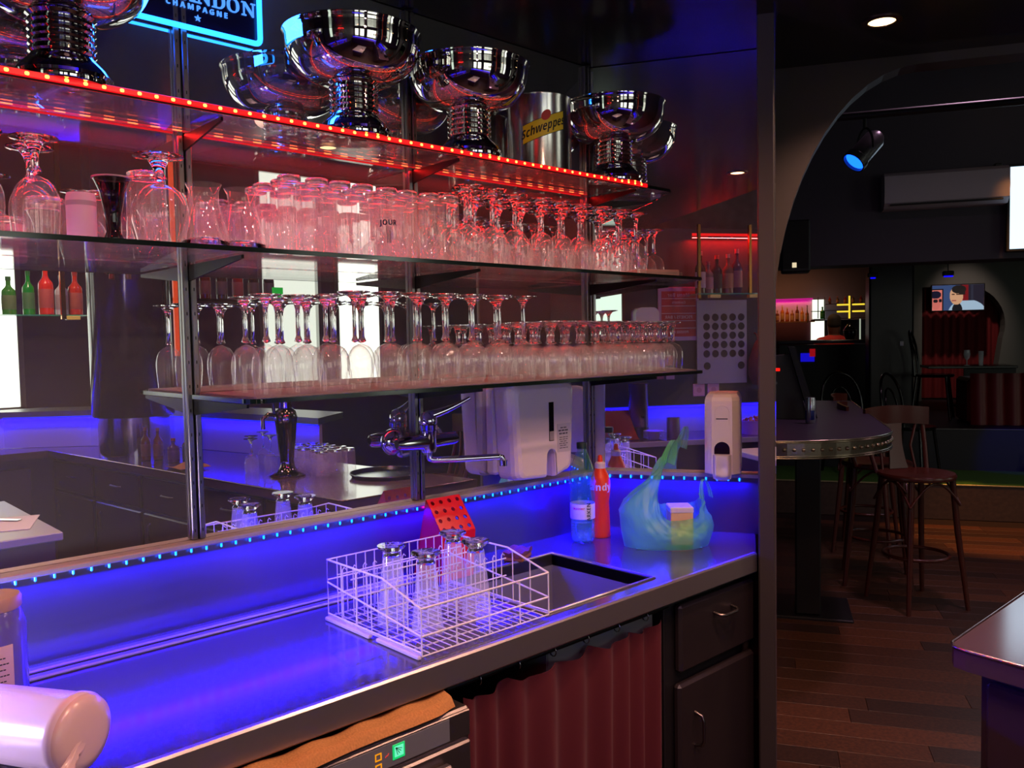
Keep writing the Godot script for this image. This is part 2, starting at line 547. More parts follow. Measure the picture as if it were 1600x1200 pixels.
# ---------------------------------------------------------------- the room
func shell() -> void:
	var dark := mat("dark_paint", Color(0.36, 0.30, 0.34), 0.75)
	textured(dark, noise_tex(0.02, Color(0.75, 0.75, 0.75), Color(1, 1, 1), 3), Vector3(0.7, 0.7, 0.7))
	var hall_dark := mat("hall_paint", Color(0.33, 0.28, 0.35), 0.8)
	var gloss := mat("gloss_ceiling", Color(0.13, 0.11, 0.13), 0.16)
	gloss.metallic_specular = 0.5
	# floor: slab plus the boards that can be told apart
	var g := G.new()
	g.box(Vector3(5.5, -0.06, -1.0), Vector3(26, 0.12, 17))
	var fl := struct("floor", g, mat("floor_base", Color(0.16, 0.10, 0.07), 0.6), "dark brown plank floor running through the bar and hall", "floor")
	var woods: Array = []
	for k in 5:
		var c := Color(0.46, 0.28, 0.17).lerp(Color(0.30, 0.20, 0.14), k / 4.0)
		var m := mat("plank_wood_%d" % k, c, 0.42)
		textured(m, noise_tex(0.03, Color(0.6, 0.6, 0.6), Color(1, 1, 1), 10 + k, 1.0), Vector3(3.0, 3.0, 3.0))
		woods.append(m)
	var boards: Array = []
	for k in 5:
		var b := G.new()
		b.box(Vector3.ZERO, Vector3(1.193, 0.012, 0.1285), 0.0006, Transform3D(Basis(HB, Vector3.UP, -HA), Vector3.ZERO))
		var am := b.mesh()
		am.surface_set_material(0, woods[k])
		boards.append(am)
	for i in 38:
		var a := 2.55 + i * 0.13
		var off := rng.randf() * 1.2
		for j in 4:
			var bb := -1.0 + j * 1.195 + off
			if bb > 2.9 or (a < 3.4 and bb > 1.6):
				continue
			part_mesh("plank", boards[rng.randi() % 5], fl, hp(a, bb, 0.007))
	# lowered ceiling over the bar
	g = G.new()
	slab(g, [Vector2(-2.3, -0.1), Vector2(2.1, -0.1), Vector2(2.37, -0.15), Vector2(3.42, 1.66), Vector2(2.9, 1.66), Vector2(-2.3, 1.66)], 2.42, 3.6)
	struct("ceiling", g, gloss, "glossy black lowered ceiling over the back bar", "ceiling")
	g = G.new()
	g.box(Vector3(5.5, 3.66, -1.0), Vector3(26, 0.12, 17))
	struct("ceiling", g, hall_dark, "black high ceiling of the hall", "ceiling")
	# wall that carries the mirror
	g = G.new()
	g.bx(-2.3, RET_X + 0.02, 0, 2.6, -0.14, -0.012)
	struct("wall_back", g, dark, "dark wall behind the mirror", "wall")
	g = G.new()
	g.extrude(PackedVector2Array([Vector2(-0.1, 0), Vector2(0.56, 0), Vector2(0.56, 2.42), Vector2(-0.1, 2.42)]), 0.1, ret_plane(-0.065))
	struct("wall_return", g, dark, "dark angled wall behind the return mirror", "wall")
	# end of the partition and the arched passage beyond
	var tar := mat("tar_paint", Color(0.21, 0.18, 0.165), 0.6)
	g = G.new()
	g.box(Vector3(-0.008, 1.3, -0.325), Vector3(0.045, 2.6, 0.60), 0.004, hf(2.36, 0.0))
	struct("wall_partition", g, tar, "narrow dark end of the partition right of the steel worktop", "wall")
	var arch := PackedVector2Array()
	arch.append(Vector2(-0.03, 0)); arch.append(Vector2(0.012, 0)); arch.append(Vector2(0.010, 1.40))
	for k in 15:
		var t := k / 14.0 * PI / 2
		arch.append(Vector2(0.44 - 0.43 * cos(t), 1.55 + 0.84 * sin(t)))
	for k in 15:
		var t := PI / 2 - k / 14.0 * PI / 2
		arch.append(Vector2(1.0 + 0.43 * cos(t), 1.55 + 0.84 * sin(t)))
	arch.append(Vector2(1.43, 0)); arch.append(Vector2(1.9, 0)); arch.append(Vector2(1.9, 2.62)); arch.append(Vector2(-0.03, 2.62))
	g = G.new()
	g.extrude(arch, 0.09, hf(2.93, 0.0))
	struct("wall_arch", g, tar, "dark brown wall with a curved arch into the hall", "wall")
	# outer walls
	g = G.new(); g.bx(-2.45, -2.3, 0, 3.6, -0.2, 6.4)
	struct("wall_left", g, dark, "dark wall at the left end of the bar", "wall")
	g = G.new()
	g.box(Vector3(0, 1.8, 0), Vector3(0.15, 3.6, 12.0), 0.0, hf(8.2, -2.6))
	struct("wall_side", g, hall_dark, "black side wall of the hall", "wall")
	g = G.new()
	g.box(Vector3(0, 1.8, 0), Vector3(18, 3.6, 0.15), 0.0, hf(12.9, 5.0))
	struct("wall_far", g, hall_dark, "black far wall of the hall", "wall")
	# front wall with window openings
	var wins := WINDOWS
	g = G.new()
	var xs := -2.45
	for w in wins:
		g.bx(xs, w[0], 0, 3.6, 6.15, 6.35)
		g.bx(w[0], w[1], 0, w[2], 6.15, 6.35)
		g.bx(w[0], w[1], w[3], 3.6, 6.15, 6.35)
		xs = w[1]
	g.bx(xs, 18.0, 0, 3.6, 6.15, 6.35)
	struct("wall_front", g, hall_dark, "dark street wall with bright windows", "wall")
	var k := 1
	for w in wins:
		var big: bool = k == 4
		g = G.new()
		g.bx(w[0], w[1], w[2], w[3], 6.20, 6.24)
		var o := struct("window_%d" % k, g, glow("window_daylight_%d" % (2 if big else 1), Color(0.97, 1.0, 0.93), 0.75 if big else 1.2), ["bright window left of the bar, mirrored only in the steel bowls", "second bright window left of the bar, mirrored only in the steel bowls", "leftmost bright window behind the hanging bottles, seen in the mirror", "tall bright window with a pale screen, seen in the mirror behind the wine glasses", "tall bright window right of a dark post, seen in the mirror", "narrow bright window slit seen at the mirror's right", "bright window far right on the street wall, mirrored in the bowls"][k - 1], "window")
		g = G.new()
		for e in [w[0] + 0.015, w[1] - 0.015]:
			g.bx(e - 0.02, e + 0.02, w[2], w[3], 6.13, 6.19)
		for e in [w[2] + 0.015, w[3] - 0.015, w[2] + (w[3] - w[2]) * 0.62]:
			g.bx(w[0], w[1], e - 0.02, e + 0.02, 6.13, 6.19)
		part("window_frame", g, mat("window_frame_paint", Color(0.5, 0.5, 0.48), 0.5), o)
		k += 1


# frame whose X runs along the return wall from the corner, Z out of it
func ret_plane(out: float) -> Transform3D:
	return Transform3D(Basis(RET_DIR, Vector3.UP, RET_N), Vector3(RET_X, 0, 0) + RET_N * out)

func rpt(s: float, y: float, out := 0.0) -> Vector3:
	return Vector3(RET_X, y, 0) + RET_DIR * s + RET_N * out

# proper (unmirrored) frame on the return wall: +X to the right as seen from the bar
func rfr(s: float, y: float, out := 0.0) -> Transform3D:
	return Transform3D(Basis(RET_DIR, Vector3.UP, RET_N), rpt(s, y, out))


# ---------------------------------------------------------------- mirror, ledge, worktop
func back_bar() -> void:
	var mir := mat("mirror_silver", Color(0.90, 0.90, 0.90), 0.0, 0.935)
	var alu := mat("aluminium", Color(0.66, 0.62, 0.62), 0.45, 0.35)
	var t := thing("wall_mirror", "large wall mirror in panels behind the glass shelves, reflecting the bar", "mirror")
	var edges := [-2.28, -0.4, 0.725, 1.323, 2.02, RET_X]
	for i in 5:
		var g := G.new()
		g.bx(edges[i] + 0.001, edges[i + 1] - 0.001, 1.142, 2.418, -0.010, 0.0)
		part("mirror_panel", g, mir, t)
	t = thing("return_mirror", "narrow mirror on the angled wall above the plastic bag", "mirror")
	var g := G.new()
	g.extrude(PackedVector2Array([Vector2(0.002, 1.142), Vector2(0.56, 1.142), Vector2(0.56, 2.418), Vector2(0.002, 2.418)]), 0.008, ret_plane(-0.004))
	part("mirror_panel", g, mir, t)
	g = G.new()
	g.extrude(PackedVector2Array([Vector2(0.0, 1.142), Vector2(0.032, 1.142), Vector2(0.032, 1.452), Vector2(0.0, 1.452)]), 0.004, ret_plane(0.004))
	part("edge_strip", g, mat("pale_strip", Color(0.72, 0.68, 0.66), 0.5), t)
	# slotted uprights that carry the shelves
	var lb := ["left slotted metal upright on the mirror, near the brandy balloon", "middle slotted metal upright on the mirror, behind the tap", "right slotted metal upright in the mirror corner"]
	var upm := mat("upright_steel", Color(0.58, 0.56, 0.56), 0.28, 1.0)
	for i in 3:
		var x: float = [0.725, 1.323, 2.008][i]
		t = thing("shelf_upright", lb[i], "shelf upright", Vector3(x, 0, 0), 0, "slotted uprights")
		g = G.new()
		for s in [-1.0, 1.0]:
			g.bx(s * 0.0085 - 0.0065, s * 0.0085 + 0.0065, 1.143, 2.415, 0.0005, 0.014, 0.002)
		part("rail", g, upm, t)
		g = G.new()
		g.bx(-0.002, 0.002, 1.143, 2.415, 0.0005, 0.004)
		for k in 24:
			for s in [-1.0, 1.0]:
				g.bx(s * 0.0085 - 0.0011, s * 0.0085 + 0.0011, 1.16 + k * 0.052, 1.167 + k * 0.052, 0.0138, 0.0142)
		part("slots", g, mat("slot_black", Color(0.03, 0.03, 0.03), 0.7), t)
		for y in [SHELF_LOW, SHELF_MID, SHELF_TOP]:
			var dpt: float = 0.20 if y == SHELF_TOP else 0.27
			g = G.new()
			g.extrude(PackedVector2Array([Vector2(0.012, -0.011), Vector2(dpt, -0.011), Vector2(dpt, -0.018), Vector2(0.012, -0.045)]), 0.005, Transform3D(Basis(Vector3(0, 0, 1), Vector3.UP, Vector3(-1, 0, 0)), Vector3(0, y, 0)))
			part("bracket", g, mat("bracket_black", Color(0.06, 0.055, 0.06), 0.4, 0.6), t)
	# ledge below the mirror
	t = thing("mirror_ledge", "pale metal ledge along the foot of the mirror, above the blue lights", "ledge")
	g = G.new()
	g.bx(-2.28, RET_X + 0.015, 1.131, 1.142, 0.0, 0.034, 0.002)
	part("ledge_profile", g, alu, t)
	g = G.new()
	g.extrude(PackedVector2Array([Vector2(-0.01, 1.131), Vector2(0.53, 1.131), Vector2(0.53, 1.142), Vector2(-0.01, 1.142)]), 0.034, ret_plane(0.017))
	part("ledge_profile", g, alu, t)
	# splashback
	t = thing("splashback", "brushed steel splashback between worktop and ledge, lit blue", "splashback")
	g = G.new()
	g.bx(-2.28, RET_X, WORKTOP - 0.002, 1.131, -0.01, 0.004)
	var spl := steel_mat("splash_steel", Color(0.46, 0.43, 0.44), 0.33)
	spl.metallic = 0.88
	part("steel_sheet", g, spl, t)
	g = G.new()
	g.extrude(PackedVector2Array([Vector2(0.0, WORKTOP - 0.002), Vector2(0.55, WORKTOP - 0.002), Vector2(0.55, 1.131), Vector2(0.0, 1.131)]), 0.014, ret_plane(-0.003))
	part("steel_sheet", g, mats["splash_steel"], t)
	# blue tape: base strip and single diodes
	t = thing("blue_led_strip", "strip of small blue lights under the mirror ledge", "led strip")
	g = G.new()
	g.bx(-2.2, 2.02, 1.127, 1.131, 0.010, 0.020)
	part("tape", g, mat("tape_white", Color(0.6, 0.6, 0.65), 0.5), t)
	var led := G.new()
	led.box(Vector3.ZERO, Vector3(0.0042, 0.010, 0.005), 0.0015)
	var lm := led.mesh()
	lm.surface_set_material(0, glow("blue_led", Color(0.03, 0.32, 1.0), 11.0))
	var lp := led.mesh()
	lp.surface_set_material(0, glow("pink_led", Color(1.0, 0.08, 0.75), 18.0))
	var x := -0.6
	var i := 0
	while x < 2.02:
		part_mesh("blue_led", lp if i in [58, 59] else lm, t, Vector3(x, 1.122, 0.013))
		x += 0.0335
		i += 1
	for s in 13:
		part_mesh("blue_led", lm, t, rpt(0.05 + s * 0.0335, 1.122, 0.013))
	# worktop with a sunk basin
	t = thing("steel_worktop", "long brushed steel worktop with a sunk sink, washed in blue light", "worktop")
	var sx0 := 1.30
	var sx1 := 1.675
	var z0 := 0.15
	var z1 := 0.50
	var fr := 0.555
	g = G.new()
	var yb := WORKTOP - 0.03
	slab(g, [Vector2(-2.28, 0.0), Vector2(sx0, 0.0), Vector2(sx0, fr), Vector2(-2.28, fr)], yb, WORKTOP)
	slab(g, [Vector2(sx0, 0.0), Vector2(sx1, 0.0), Vector2(sx1, z0), Vector2(sx0, z0)], yb, WORKTOP)
	slab(g, [Vector2(sx0, z1), Vector2(sx1, z1), Vector2(sx1, fr), Vector2(sx0, fr)], yb, WORKTOP)
	slab(g, [Vector2(sx1, 0.0), Vector2(RET_X, 0.0), Vector2(2.285, 0.43), Vector2(2.08, fr), Vector2(sx1, fr)], yb, WORKTOP)
	var top := steel_mat("worktop_steel", Color(0.42, 0.40, 0.43), 0.15)
	top.metallic = 0.7
	part("top", g, top, t)
	g = G.new()
	g.bx(-2.28, 2.07, WORKTOP - 0.052, WORKTOP + 0.004, fr - 0.004, fr + 0.012, 0.004)
	var trim := mat("trim_steel", Color(0.66, 0.62, 0.62), 0.30, 0.85)
	part("front_edge", g, trim, t)
	for zz in [0.048, 0.088]:
		g = G.new()
		g.bx(-2.28, 1.25, WORKTOP - 0.001, WORKTOP + 0.007, zz - 0.011, zz + 0.011, 0.003)
		part("drip_rib", g, trim, t)
	g = G.new()
	var fy := WORKTOP - 0.19
	g.bx(sx0, sx1, fy - 0.004, fy, z0, z1)
	g.bx(sx0 - 0.003, sx0, fy, WORKTOP - 0.001, z0, z1)
	g.bx(sx1, sx1 + 0.003, fy, WORKTOP - 0.001, z0, z1)
	g.bx(sx0, sx1, fy, WORKTOP - 0.001, z0 - 0.003, z0)
	g.bx(sx0, sx1, fy, WORKTOP - 0.001, z1, z1 + 0.003)
	var sink := part("sink", g, mat("sink_steel", Color(0.6, 0.6, 0.62), 0.35, 0.55), t)
	g = G.new()
	g.tube([Vector3(sx0 - 0.006, WORKTOP + 0.001, z0 - 0.006), Vector3(sx1 + 0.006, WORKTOP + 0.001, z0 - 0.006), Vector3(sx1 + 0.006, WORKTOP + 0.001, z1 + 0.006), Vector3(sx0 - 0.006, WORKTOP + 0.001, z1 + 0.006)], 0.0045, 6, true)
	part("sink_rim", g, trim, sink)


func steel_mat(key: String, c: Color, rough: float) -> StandardMaterial3D:
	var m := mat(key, c, rough, 0.92)
	if not m.roughness_texture:
		m.roughness = 1.0
		var v := rough
		m.roughness_texture = noise_tex(0.012, Color(v * 0.9, v * 0.9, v * 0.9), Color(v * 1.12, v * 1.12, v * 1.12), 31, 1.0)
		m.uv1_triplanar = true
		m.uv1_world_triplanar = true
		m.uv1_scale = Vector3(2.0, 9.0, 9.0)
	return m


# ---------------------------------------------------------------- shelves
func glass_shelves() -> void:
	var gl := pane("shelf_glass", Color(0.75, 0.82, 0.85), 0.08, 0.02)
	var edge := mat("shelf_glass_edge", Color(0.05, 0.10, 0.09), 0.12)
	edge.metallic_specular = 0.6
	var spec := [["upper", SHELF_TOP, 0.22, -0.9, "topmost glass shelf, edged with red lights and carrying the steel bowls", -1.0],
		["middle", SHELF_MID, 0.30, -0.9, "middle glass shelf crowded with tumblers and short-stemmed glasses", -1.0],
		["lower", SHELF_LOW, 0.30, 0.717, "lowest glass shelf carrying wine glasses on a rubber mat", 1.0]]
	for s in spec:
		var y: float = s[1]
		var d: float = s[2]
		var x0: float = s[3]
		var xr := RET_X + d * 0.57735
		var t := thing("glass_shelf", s[4], "shelf", Vector3(0, y, 0), 0, "glass shelves on the mirror")
		var poly := PackedVector2Array()
		poly.append(Vector2(x0, -0.016))
		poly.append(Vector2(RET_X + 0.001, -0.016))
		poly.append(Vector2(xr - 0.012, -d))
		var r := 0.03
		for k in 6:
			var a := k / 5.0 * PI / 2
			poly.append(Vector2(x0 + r - r * sin(a), -d + r - r * cos(a)))
		var g := G.new()
		g.extrude(poly, 0.008, Transform3D(Basis(Vector3.RIGHT, Vector3(0, 0, -1), Vector3.UP), Vector3(0, -0.004, 0)))
		part("glass_sheet", g, gl, t)
		g = G.new()
		g.bx(x0 + r, xr - 0.012, -0.0085, 0.0005, d - 0.0005, d + 0.0015)
		if s[5] > 0:
			g.bx(x0 - 0.0015, x0 + 0.0005, -0.0085, 0.0005, 0.016, d - r)
			for k in 5:
				var a := (k + 0.5) / 5.0 * PI / 2
				g.box(Vector3.ZERO, Vector3(0.011, 0.009, 0.002), 0.0, Transform3D(Basis(Vector3.UP, -(PI / 2 - a) + PI), Vector3(x0 + r - r * sin(a), -0.004, d - r + r * cos(a))))
		part("polished_edge", g, edge, t)
	# rubber mat under the wine glasses
	var g := G.new()
	slab(g, [Vector2(0.735, 0.018), Vector2(RET_X - 0.005, 0.018), Vector2(2.19, 0.285), Vector2(0.735, 0.285)], SHELF_LOW + 0.0005, SHELF_LOW + 0.0035)
	var mm := mat("mat_rubber", Color(0.60, 0.50, 0.52), 0.8)
	textured(mm, noise_tex(0.2, Color(0.55, 0.55, 0.55), Color(1, 1, 1), 77), Vector3(8, 8, 8))
	tag(part("shelf_mat", g, mm, self), "thin pinkish ribbed mat on the lowest glass shelf", "mat")
	# red tape along the top shelf
	var lbl := ["red light strip along the front edge of the top shelf", "red light strip along the back of the top shelf, at the mirror"]
	var dot := G.new()
	dot.box(Vector3.ZERO, Vector3(0.007, 0.006, 0.005), 0.0015)
	var dm := dot.mesh()
	dm.surface_set_material(0, glow("red_led", Color(1.0, 0.55, 0.22), 7.0))
	var dash := G.new()
	dash.box(Vector3.ZERO, Vector3(0.020, 0.0024, 0.004), 0.0008)
	var dm2 := dash.mesh()
	dm2.surface_set_material(0, glow("red_led_wide", Color(1.0, 0.40, 0.2), 6.0))
	for k in 2:
		var t := thing("red_led_strip", lbl[k], "led strip", Vector3.ZERO, 0, "red light strips on the top shelf")
		g = G.new()
		var zz: float = 0.2255 if k == 0 else 0.012
		var h: float = 0.011 if k == 0 else 0.0042
		g.bx(-0.3, 2.03 if k == 0 else 2.0, SHELF_TOP - 0.003 - h / 2, SHELF_TOP - 0.003 + h / 2, zz - 0.003, zz + 0.0025, 0.001)
		part("tape_glow", g, glow("red_tape_glow", Color(1.0, 0.07, 0.10), 0.85, Color(0.4, 0.05, 0.05)), t)
		if k == 0:
			g = G.new()
			g.bx(-0.3, 2.03, SHELF_TOP - 0.012, SHELF_TOP + 0.004, 0.2216, 0.2224)
			part("tape_backing", g, mat("backing_black", Color(0.02, 0.02, 0.02), 0.8), t)
		var x := -0.1
		while x < (2.02 if k == 0 else 1.98):
			part_mesh("red_led", dm if k == 0 else dm2, t, Vector3(x, SHELF_TOP - 0.003, zz + 0.002))
			x += 0.030 if k == 0 else 0.045


# ---------------------------------------------------------------- glassware
func flip(h: float) -> Transform3D:
	return Transform3D(Basis(Vector3.RIGHT, PI), Vector3(0, h, 0))

func clear_glass() -> StandardMaterial3D:
	return pane("clear_glass", Color(1.0, 0.97, 0.97), 0.055, 0.04)

func stem_glass() -> StandardMaterial3D:
	return solid_glass("stem_glass", Color(1, 1, 1))

# upside-down stemmed glass standing on its rim: bowl from hs up to h when upright
func stemmed(h: float, foot: float, hs: float, bowl: Array, rs := 0.0045) -> Node3D:
	var t := proto("wine_glass", "glass")
	var g := G.new()
	g.lathe(bowl, 20, flip(h), 60.0)
	part("bowl", g, clear_glass(), t)
	g = G.new()
	g.lathe([Vector2(0, 0), Vector2(foot, 0.0), Vector2(foot, 0.002), Vector2(foot * 0.45, 0.0065), Vector2(rs * 1.7, 0.016), Vector2(rs, 0.03), Vector2(rs, hs - 0.016), Vector2(rs * 1.9, hs - 0.005), Vector2(0, hs - 0.001)], 16, flip(h), 60.0)
	part("stem", g, stem_glass(), t)
	return t

func bowl_curve(hs: float, h: float, rmax: float, rim: float, at := 0.45) -> Array:
	var out: Array = []
	for k in 13:
		var t := k / 12.0
		var r: float
		if t < at:
			var q := t / at
			r = rmax * sqrt(maxf(0.0, 1.0 - (1.0 - q) * (1.0 - q)))
		else:
			var q := (t - at) / (1.0 - at)
			r = lerpf(rmax, rim, q * q * (3.0 - 2.0 * q))
		out.append(Vector2(maxf(r, 0.003), hs + (h - hs) * t))
	out.append(Vector2(rim - 0.0012, h))
	return out

func tumbler(called: String, h: float, r0: float, r1: float, base: float, upside: bool) -> Node3D:
	var t := proto(called, "glass")
	var xf := flip(h) if upside else Transform3D()
	var g := G.new()
	g.lathe([Vector2(r0 + 0.0006, 0.002), Vector2(lerpf(r0, r1, 0.5) + 0.0006, h * 0.5), Vector2(r1, h - 0.001), Vector2(r1 - 0.0015, h)], 20, xf, 60.0)
	part("wall", g, pane("tumbler_glass", Color(1.0, 0.95, 0.95), 0.095, 0.04), t)
	g = G.new()
	g.lathe([Vector2(0, 0.0), Vector2(r0 * 0.9, 0.0), Vector2(r0, 0.002), Vector2(r0, base * 0.8), Vector2(r0 * 0.8, base), Vector2(0, base * 0.85)], 20, xf, 60.0)
	part("thick_base", g, stem_glass(), t)
	return t

func rows(pr: Node3D, xs: Array, zs: Array, y: float, rownames: Array, labels: String, group: String, jitter := 0.004) -> void:
	for j in zs.size():
		for i in xs.size():
			var x: float = xs[i] + rng.randf_range(-jitter, jitter) + (0.01 if j % 2 == 1 else 0.0)
			var z: float = zs[j] + rng.randf_range(-jitter, jitter)
			if x > RET_X + z * 0.57735 - 0.05:
				continue
			place(pr, Vector3(x, y, z), rng.randf() * TAU, labels % [ORD[i], rownames[j]], group)

func span(a: float, b: float, k: int) -> Array:
	var o: Array = []
	for i in k:
		o.append(lerpf(a, b, i / float(k - 1)))
	return o


func low_shelf_things() -> void:
	var y := SHELF_LOW + 0.0035
	var h := 0.20
	var slim := stemmed(h, 0.032, 0.098, bowl_curve(0.098, h, 0.0305, 0.027))
	rows(slim, [0.775, 0.845, 0.912], [0.25, 0.15], y, ["front", "back"], "slim inverted wine glass, %s from the left in the %s row on the lowest shelf", "slim wine glasses on the lowest shelf")
	h = 0.212
	var balloon := stemmed(h, 0.036, 0.112, bowl_curve(0.112, h, 0.037, 0.031))
	rows(balloon, span(0.985, 1.485, 7), [0.245, 0.135], y, ["front", "back"], "round inverted wine glass, %s from the left in the %s row on the lowest shelf", "round wine glasses on the lowest shelf")
	h = 0.15
	var small := stemmed(h, 0.028, 0.064, bowl_curve(0.064, h, 0.034, 0.031), 0.006)
	rows(small, span(1.575, 2.085, 9), [0.252, 0.188, 0.124, 0.06], y, ["front", "second", "third", "back"], "small inverted stemmed glass, %s from the left, %s row, right part of lowest shelf", "small stemmed glasses on the lowest shelf", 0.003)


func middle_shelf_things() -> void:
	var y := SHELF_MID + 0.0006
	# goblets at the far left
	var h := 0.165
	var gob := stemmed(h, 0.037, 0.062, bowl_curve(0.062, h, 0.036, 0.033), 0.006)
	rows(gob, [0.305, 0.385], [0.235, 0.15], y, ["front", "back"], "inverted goblet, %s from the left in the %s row, left end of middle shelf", "goblets at the left end of the middle shelf")
	# frosted tumbler
	var t := thing("frosted_tumbler", "frosted pink tumbler between the goblets and the dark flared glass", "tumbler", Vector3(0.452, y, 0.235))
	var g := G.new()
	g.lathe([Vector2(0, 0.0), Vector2(0.021, 0.0), Vector2(0.0235, 0.004), Vector2(0.024, 0.072), Vector2(0.022, 0.080), Vector2(0, 0.082)], 24, Transform3D(), 60)
	var fm := mat("frosted", Color(0.95, 0.72, 0.86), 0.45)
	fm.backlight_enabled = true
	fm.backlight = Color(0.6, 0.5, 0.55)
	part("cup", g, fm, t)
	g = G.new()
	g.lathe([Vector2(0.0242, 0.058), Vector2(0.0246, 0.062), Vector2(0.0242, 0.066)], 24)
	part("band", g, mat("frosted_band", Color(0.75, 0.55, 0.66), 0.5), t)
	var low := tumbler("low_tumbler", 0.082, 0.033, 0.036, 0.01, true)
	place(low, Vector3(0.42, y, 0.14), 0, "low clear tumbler behind the frosted pink tumbler on the middle shelf")
	# dark flared glass
	t = thing("flared_glass", "clear flared glass coloured dark, standing left of the brandy balloon", "glass", Vector3(0.507, y, 0.225))
	g = G.new()
	g.lathe([Vector2(0, 0.0), Vector2(0.016, 0.0), Vector2(0.018, 0.004), Vector2(0.012, 0.02), Vector2(0.013, 0.045), Vector2(0.021, 0.09), Vector2(0.031, 0.113)], 24, Transform3D(), 60)
	part("funnel", g, pane("glass_painted_dark", Color(0.04, 0.03, 0.05), 0.8, 0.03), t)  # clear glass; the dark background is put into its colour
	g = G.new()
	g.lathe([Vector2(0.030, 0.1125), Vector2(0.0335, 0.113), Vector2(0.0335, 0.1155), Vector2(0.030, 0.1158)], 24)
	part("rim", g, mat("pink_rim", Color(0.75, 0.55, 0.62), 0.2), t)
	# brandy balloon with a tall tumbler behind
	h = 0.163
	var bb := stemmed(h, 0.044, 0.048, bowl_curve(0.048, h, 0.050, 0.040, 0.5), 0.008)
	place(bb, Vector3(0.588, y, 0.23), 0, "large upside-down brandy balloon left of the metal upright")
	var tall := tumbler("tall_tumbler", 0.15, 0.034, 0.038, 0.014, true)
	place(tall, Vector3(0.60, y, 0.13), 0, "tall clear tumbler behind the brandy balloon")
	# waisted beer glasses, upright
	var vase := proto("waisted_glass", "glass")
	g = G.new()
	var wav: Array = [Vector2(0.042, 0.012), Vector2(0.043, 0.024), Vector2(0.034, 0.055), Vector2(0.026, 0.088), Vector2(0.027, 0.108), Vector2(0.033, 0.120), Vector2(0.032, 0.1203)]
	g.lathe(wav, 26, Transform3D(), 60)
	part("wall", g, clear_glass(), vase)
	g = G.new()
	g.lathe([Vector2(0, 0), Vector2(0.040, 0), Vector2(0.043, 0.004), Vector2(0.0425, 0.012), Vector2(0.030, 0.018), Vector2(0, 0.02)], 26, Transform3D(), 60)
	part("thick_base", g, stem_glass(), vase)
	var vl := ["waisted beer glass right of the metal upright, first from the left", "waisted beer glass nearest the highball tumblers, in the front row", "waisted beer glass half hidden behind the front two"]
	var vp := [Vector3(0.668, y, 0.235), Vector3(0.748, y, 0.225), Vector3(0.705, y, 0.13)]
	for k in 3:
		place(vase, vp[k], 0.4 * k, vl[k], "waisted beer glasses on the middle shelf")
	# packed highball tumblers, upside down
	var hb := tumbler("highball_tumbler", 0.152, 0.0225, 0.0245, 0.013, true)
	rows(hb, span(0.835, 1.235, 8), [0.262, 0.205, 0.148, 0.091], y, ["front", "second", "third", "back"], "inverted highball tumbler, %s from the left in the %s row on the middle shelf", "packed highball tumblers on the middle shelf", 0.003)
	var lg := thing("tumbler_print", "dark blue printed emblem on a highball tumbler in the front row", "print")
	g = G.new()
	var cx := Vector3(1.065, y, 0.262)
	var bend := func(p: Vector3) -> Vector3:
		var a := 2.05 - p.x / 0.0248
		return cx + Vector3(cos(a) * (0.0249 + p.z), p.y + 0.075, sin(a) * (0.0249 + p.z))
	g.text("JOUR", 0.016, 0.0006, bend)
	for s in [-1.0, 0.0, 1.0]:
		var bar: Array = []
		for k in 5:
			bar.append(bend.call(Vector3(s * 0.0035, -0.008 - k * 0.009, 0.0)))
		g.tube(bar, 0.0007, 5)
	part("emblem", g, mat("print_blue", Color(0.05, 0.06, 0.25), 0.5), lg)
	# short-stemmed goblets on the right half
	h = 0.178
	var mid := stemmed(h, 0.034, 0.082, bowl_curve(0.082, h, 0.0345, 0.030), 0.005)
	rows(mid, span(1.30, 1.95, 9), [0.25, 0.172, 0.095], y, ["front", "middle", "back"], "inverted short-stemmed glass, %s from the left in the %s row on the middle shelf", "short-stemmed wine glasses on the middle shelf")
	h = 0.195
	var mt := stemmed(h, 0.036, 0.09, bowl_curve(0.09, h, 0.036, 0.031), 0.005)
	place(mt, Vector3(1.345, y, 0.212), 0, "taller inverted wine glass rising above its neighbours just right of the highball tumblers", "taller wine glasses on the middle shelf")
	place(mt, Vector3(1.425, y, 0.205), 0, "taller inverted wine glass, right one of the two rising above the short-stemmed glasses", "taller wine glasses on the middle shelf")
	# flat carton at the right end
	t = thing("flat_carton", "flat pale carton lying at the right end of the middle shelf", "carton", Vector3(2.075, y, 0.20), -0.35)
	g = G.new()
	g.box(Vector3(0, 0.011, 0), Vector3(0.15, 0.021, 0.09), 0.002)
	part("box", g, mat("carton", Color(0.62, 0.50, 0.46), 0.7), t)
	g = G.new()
	g.box(Vector3(0.0752, 0.011, 0), Vector3(0.001, 0.017, 0.084))
	g.box(Vector3(0, 0.011, 0.0452), Vector3(0.13, 0.002, 0.001))
	part("end_flap", g, mat("carton_grey", Color(0.5, 0.48, 0.46), 0.7), t)


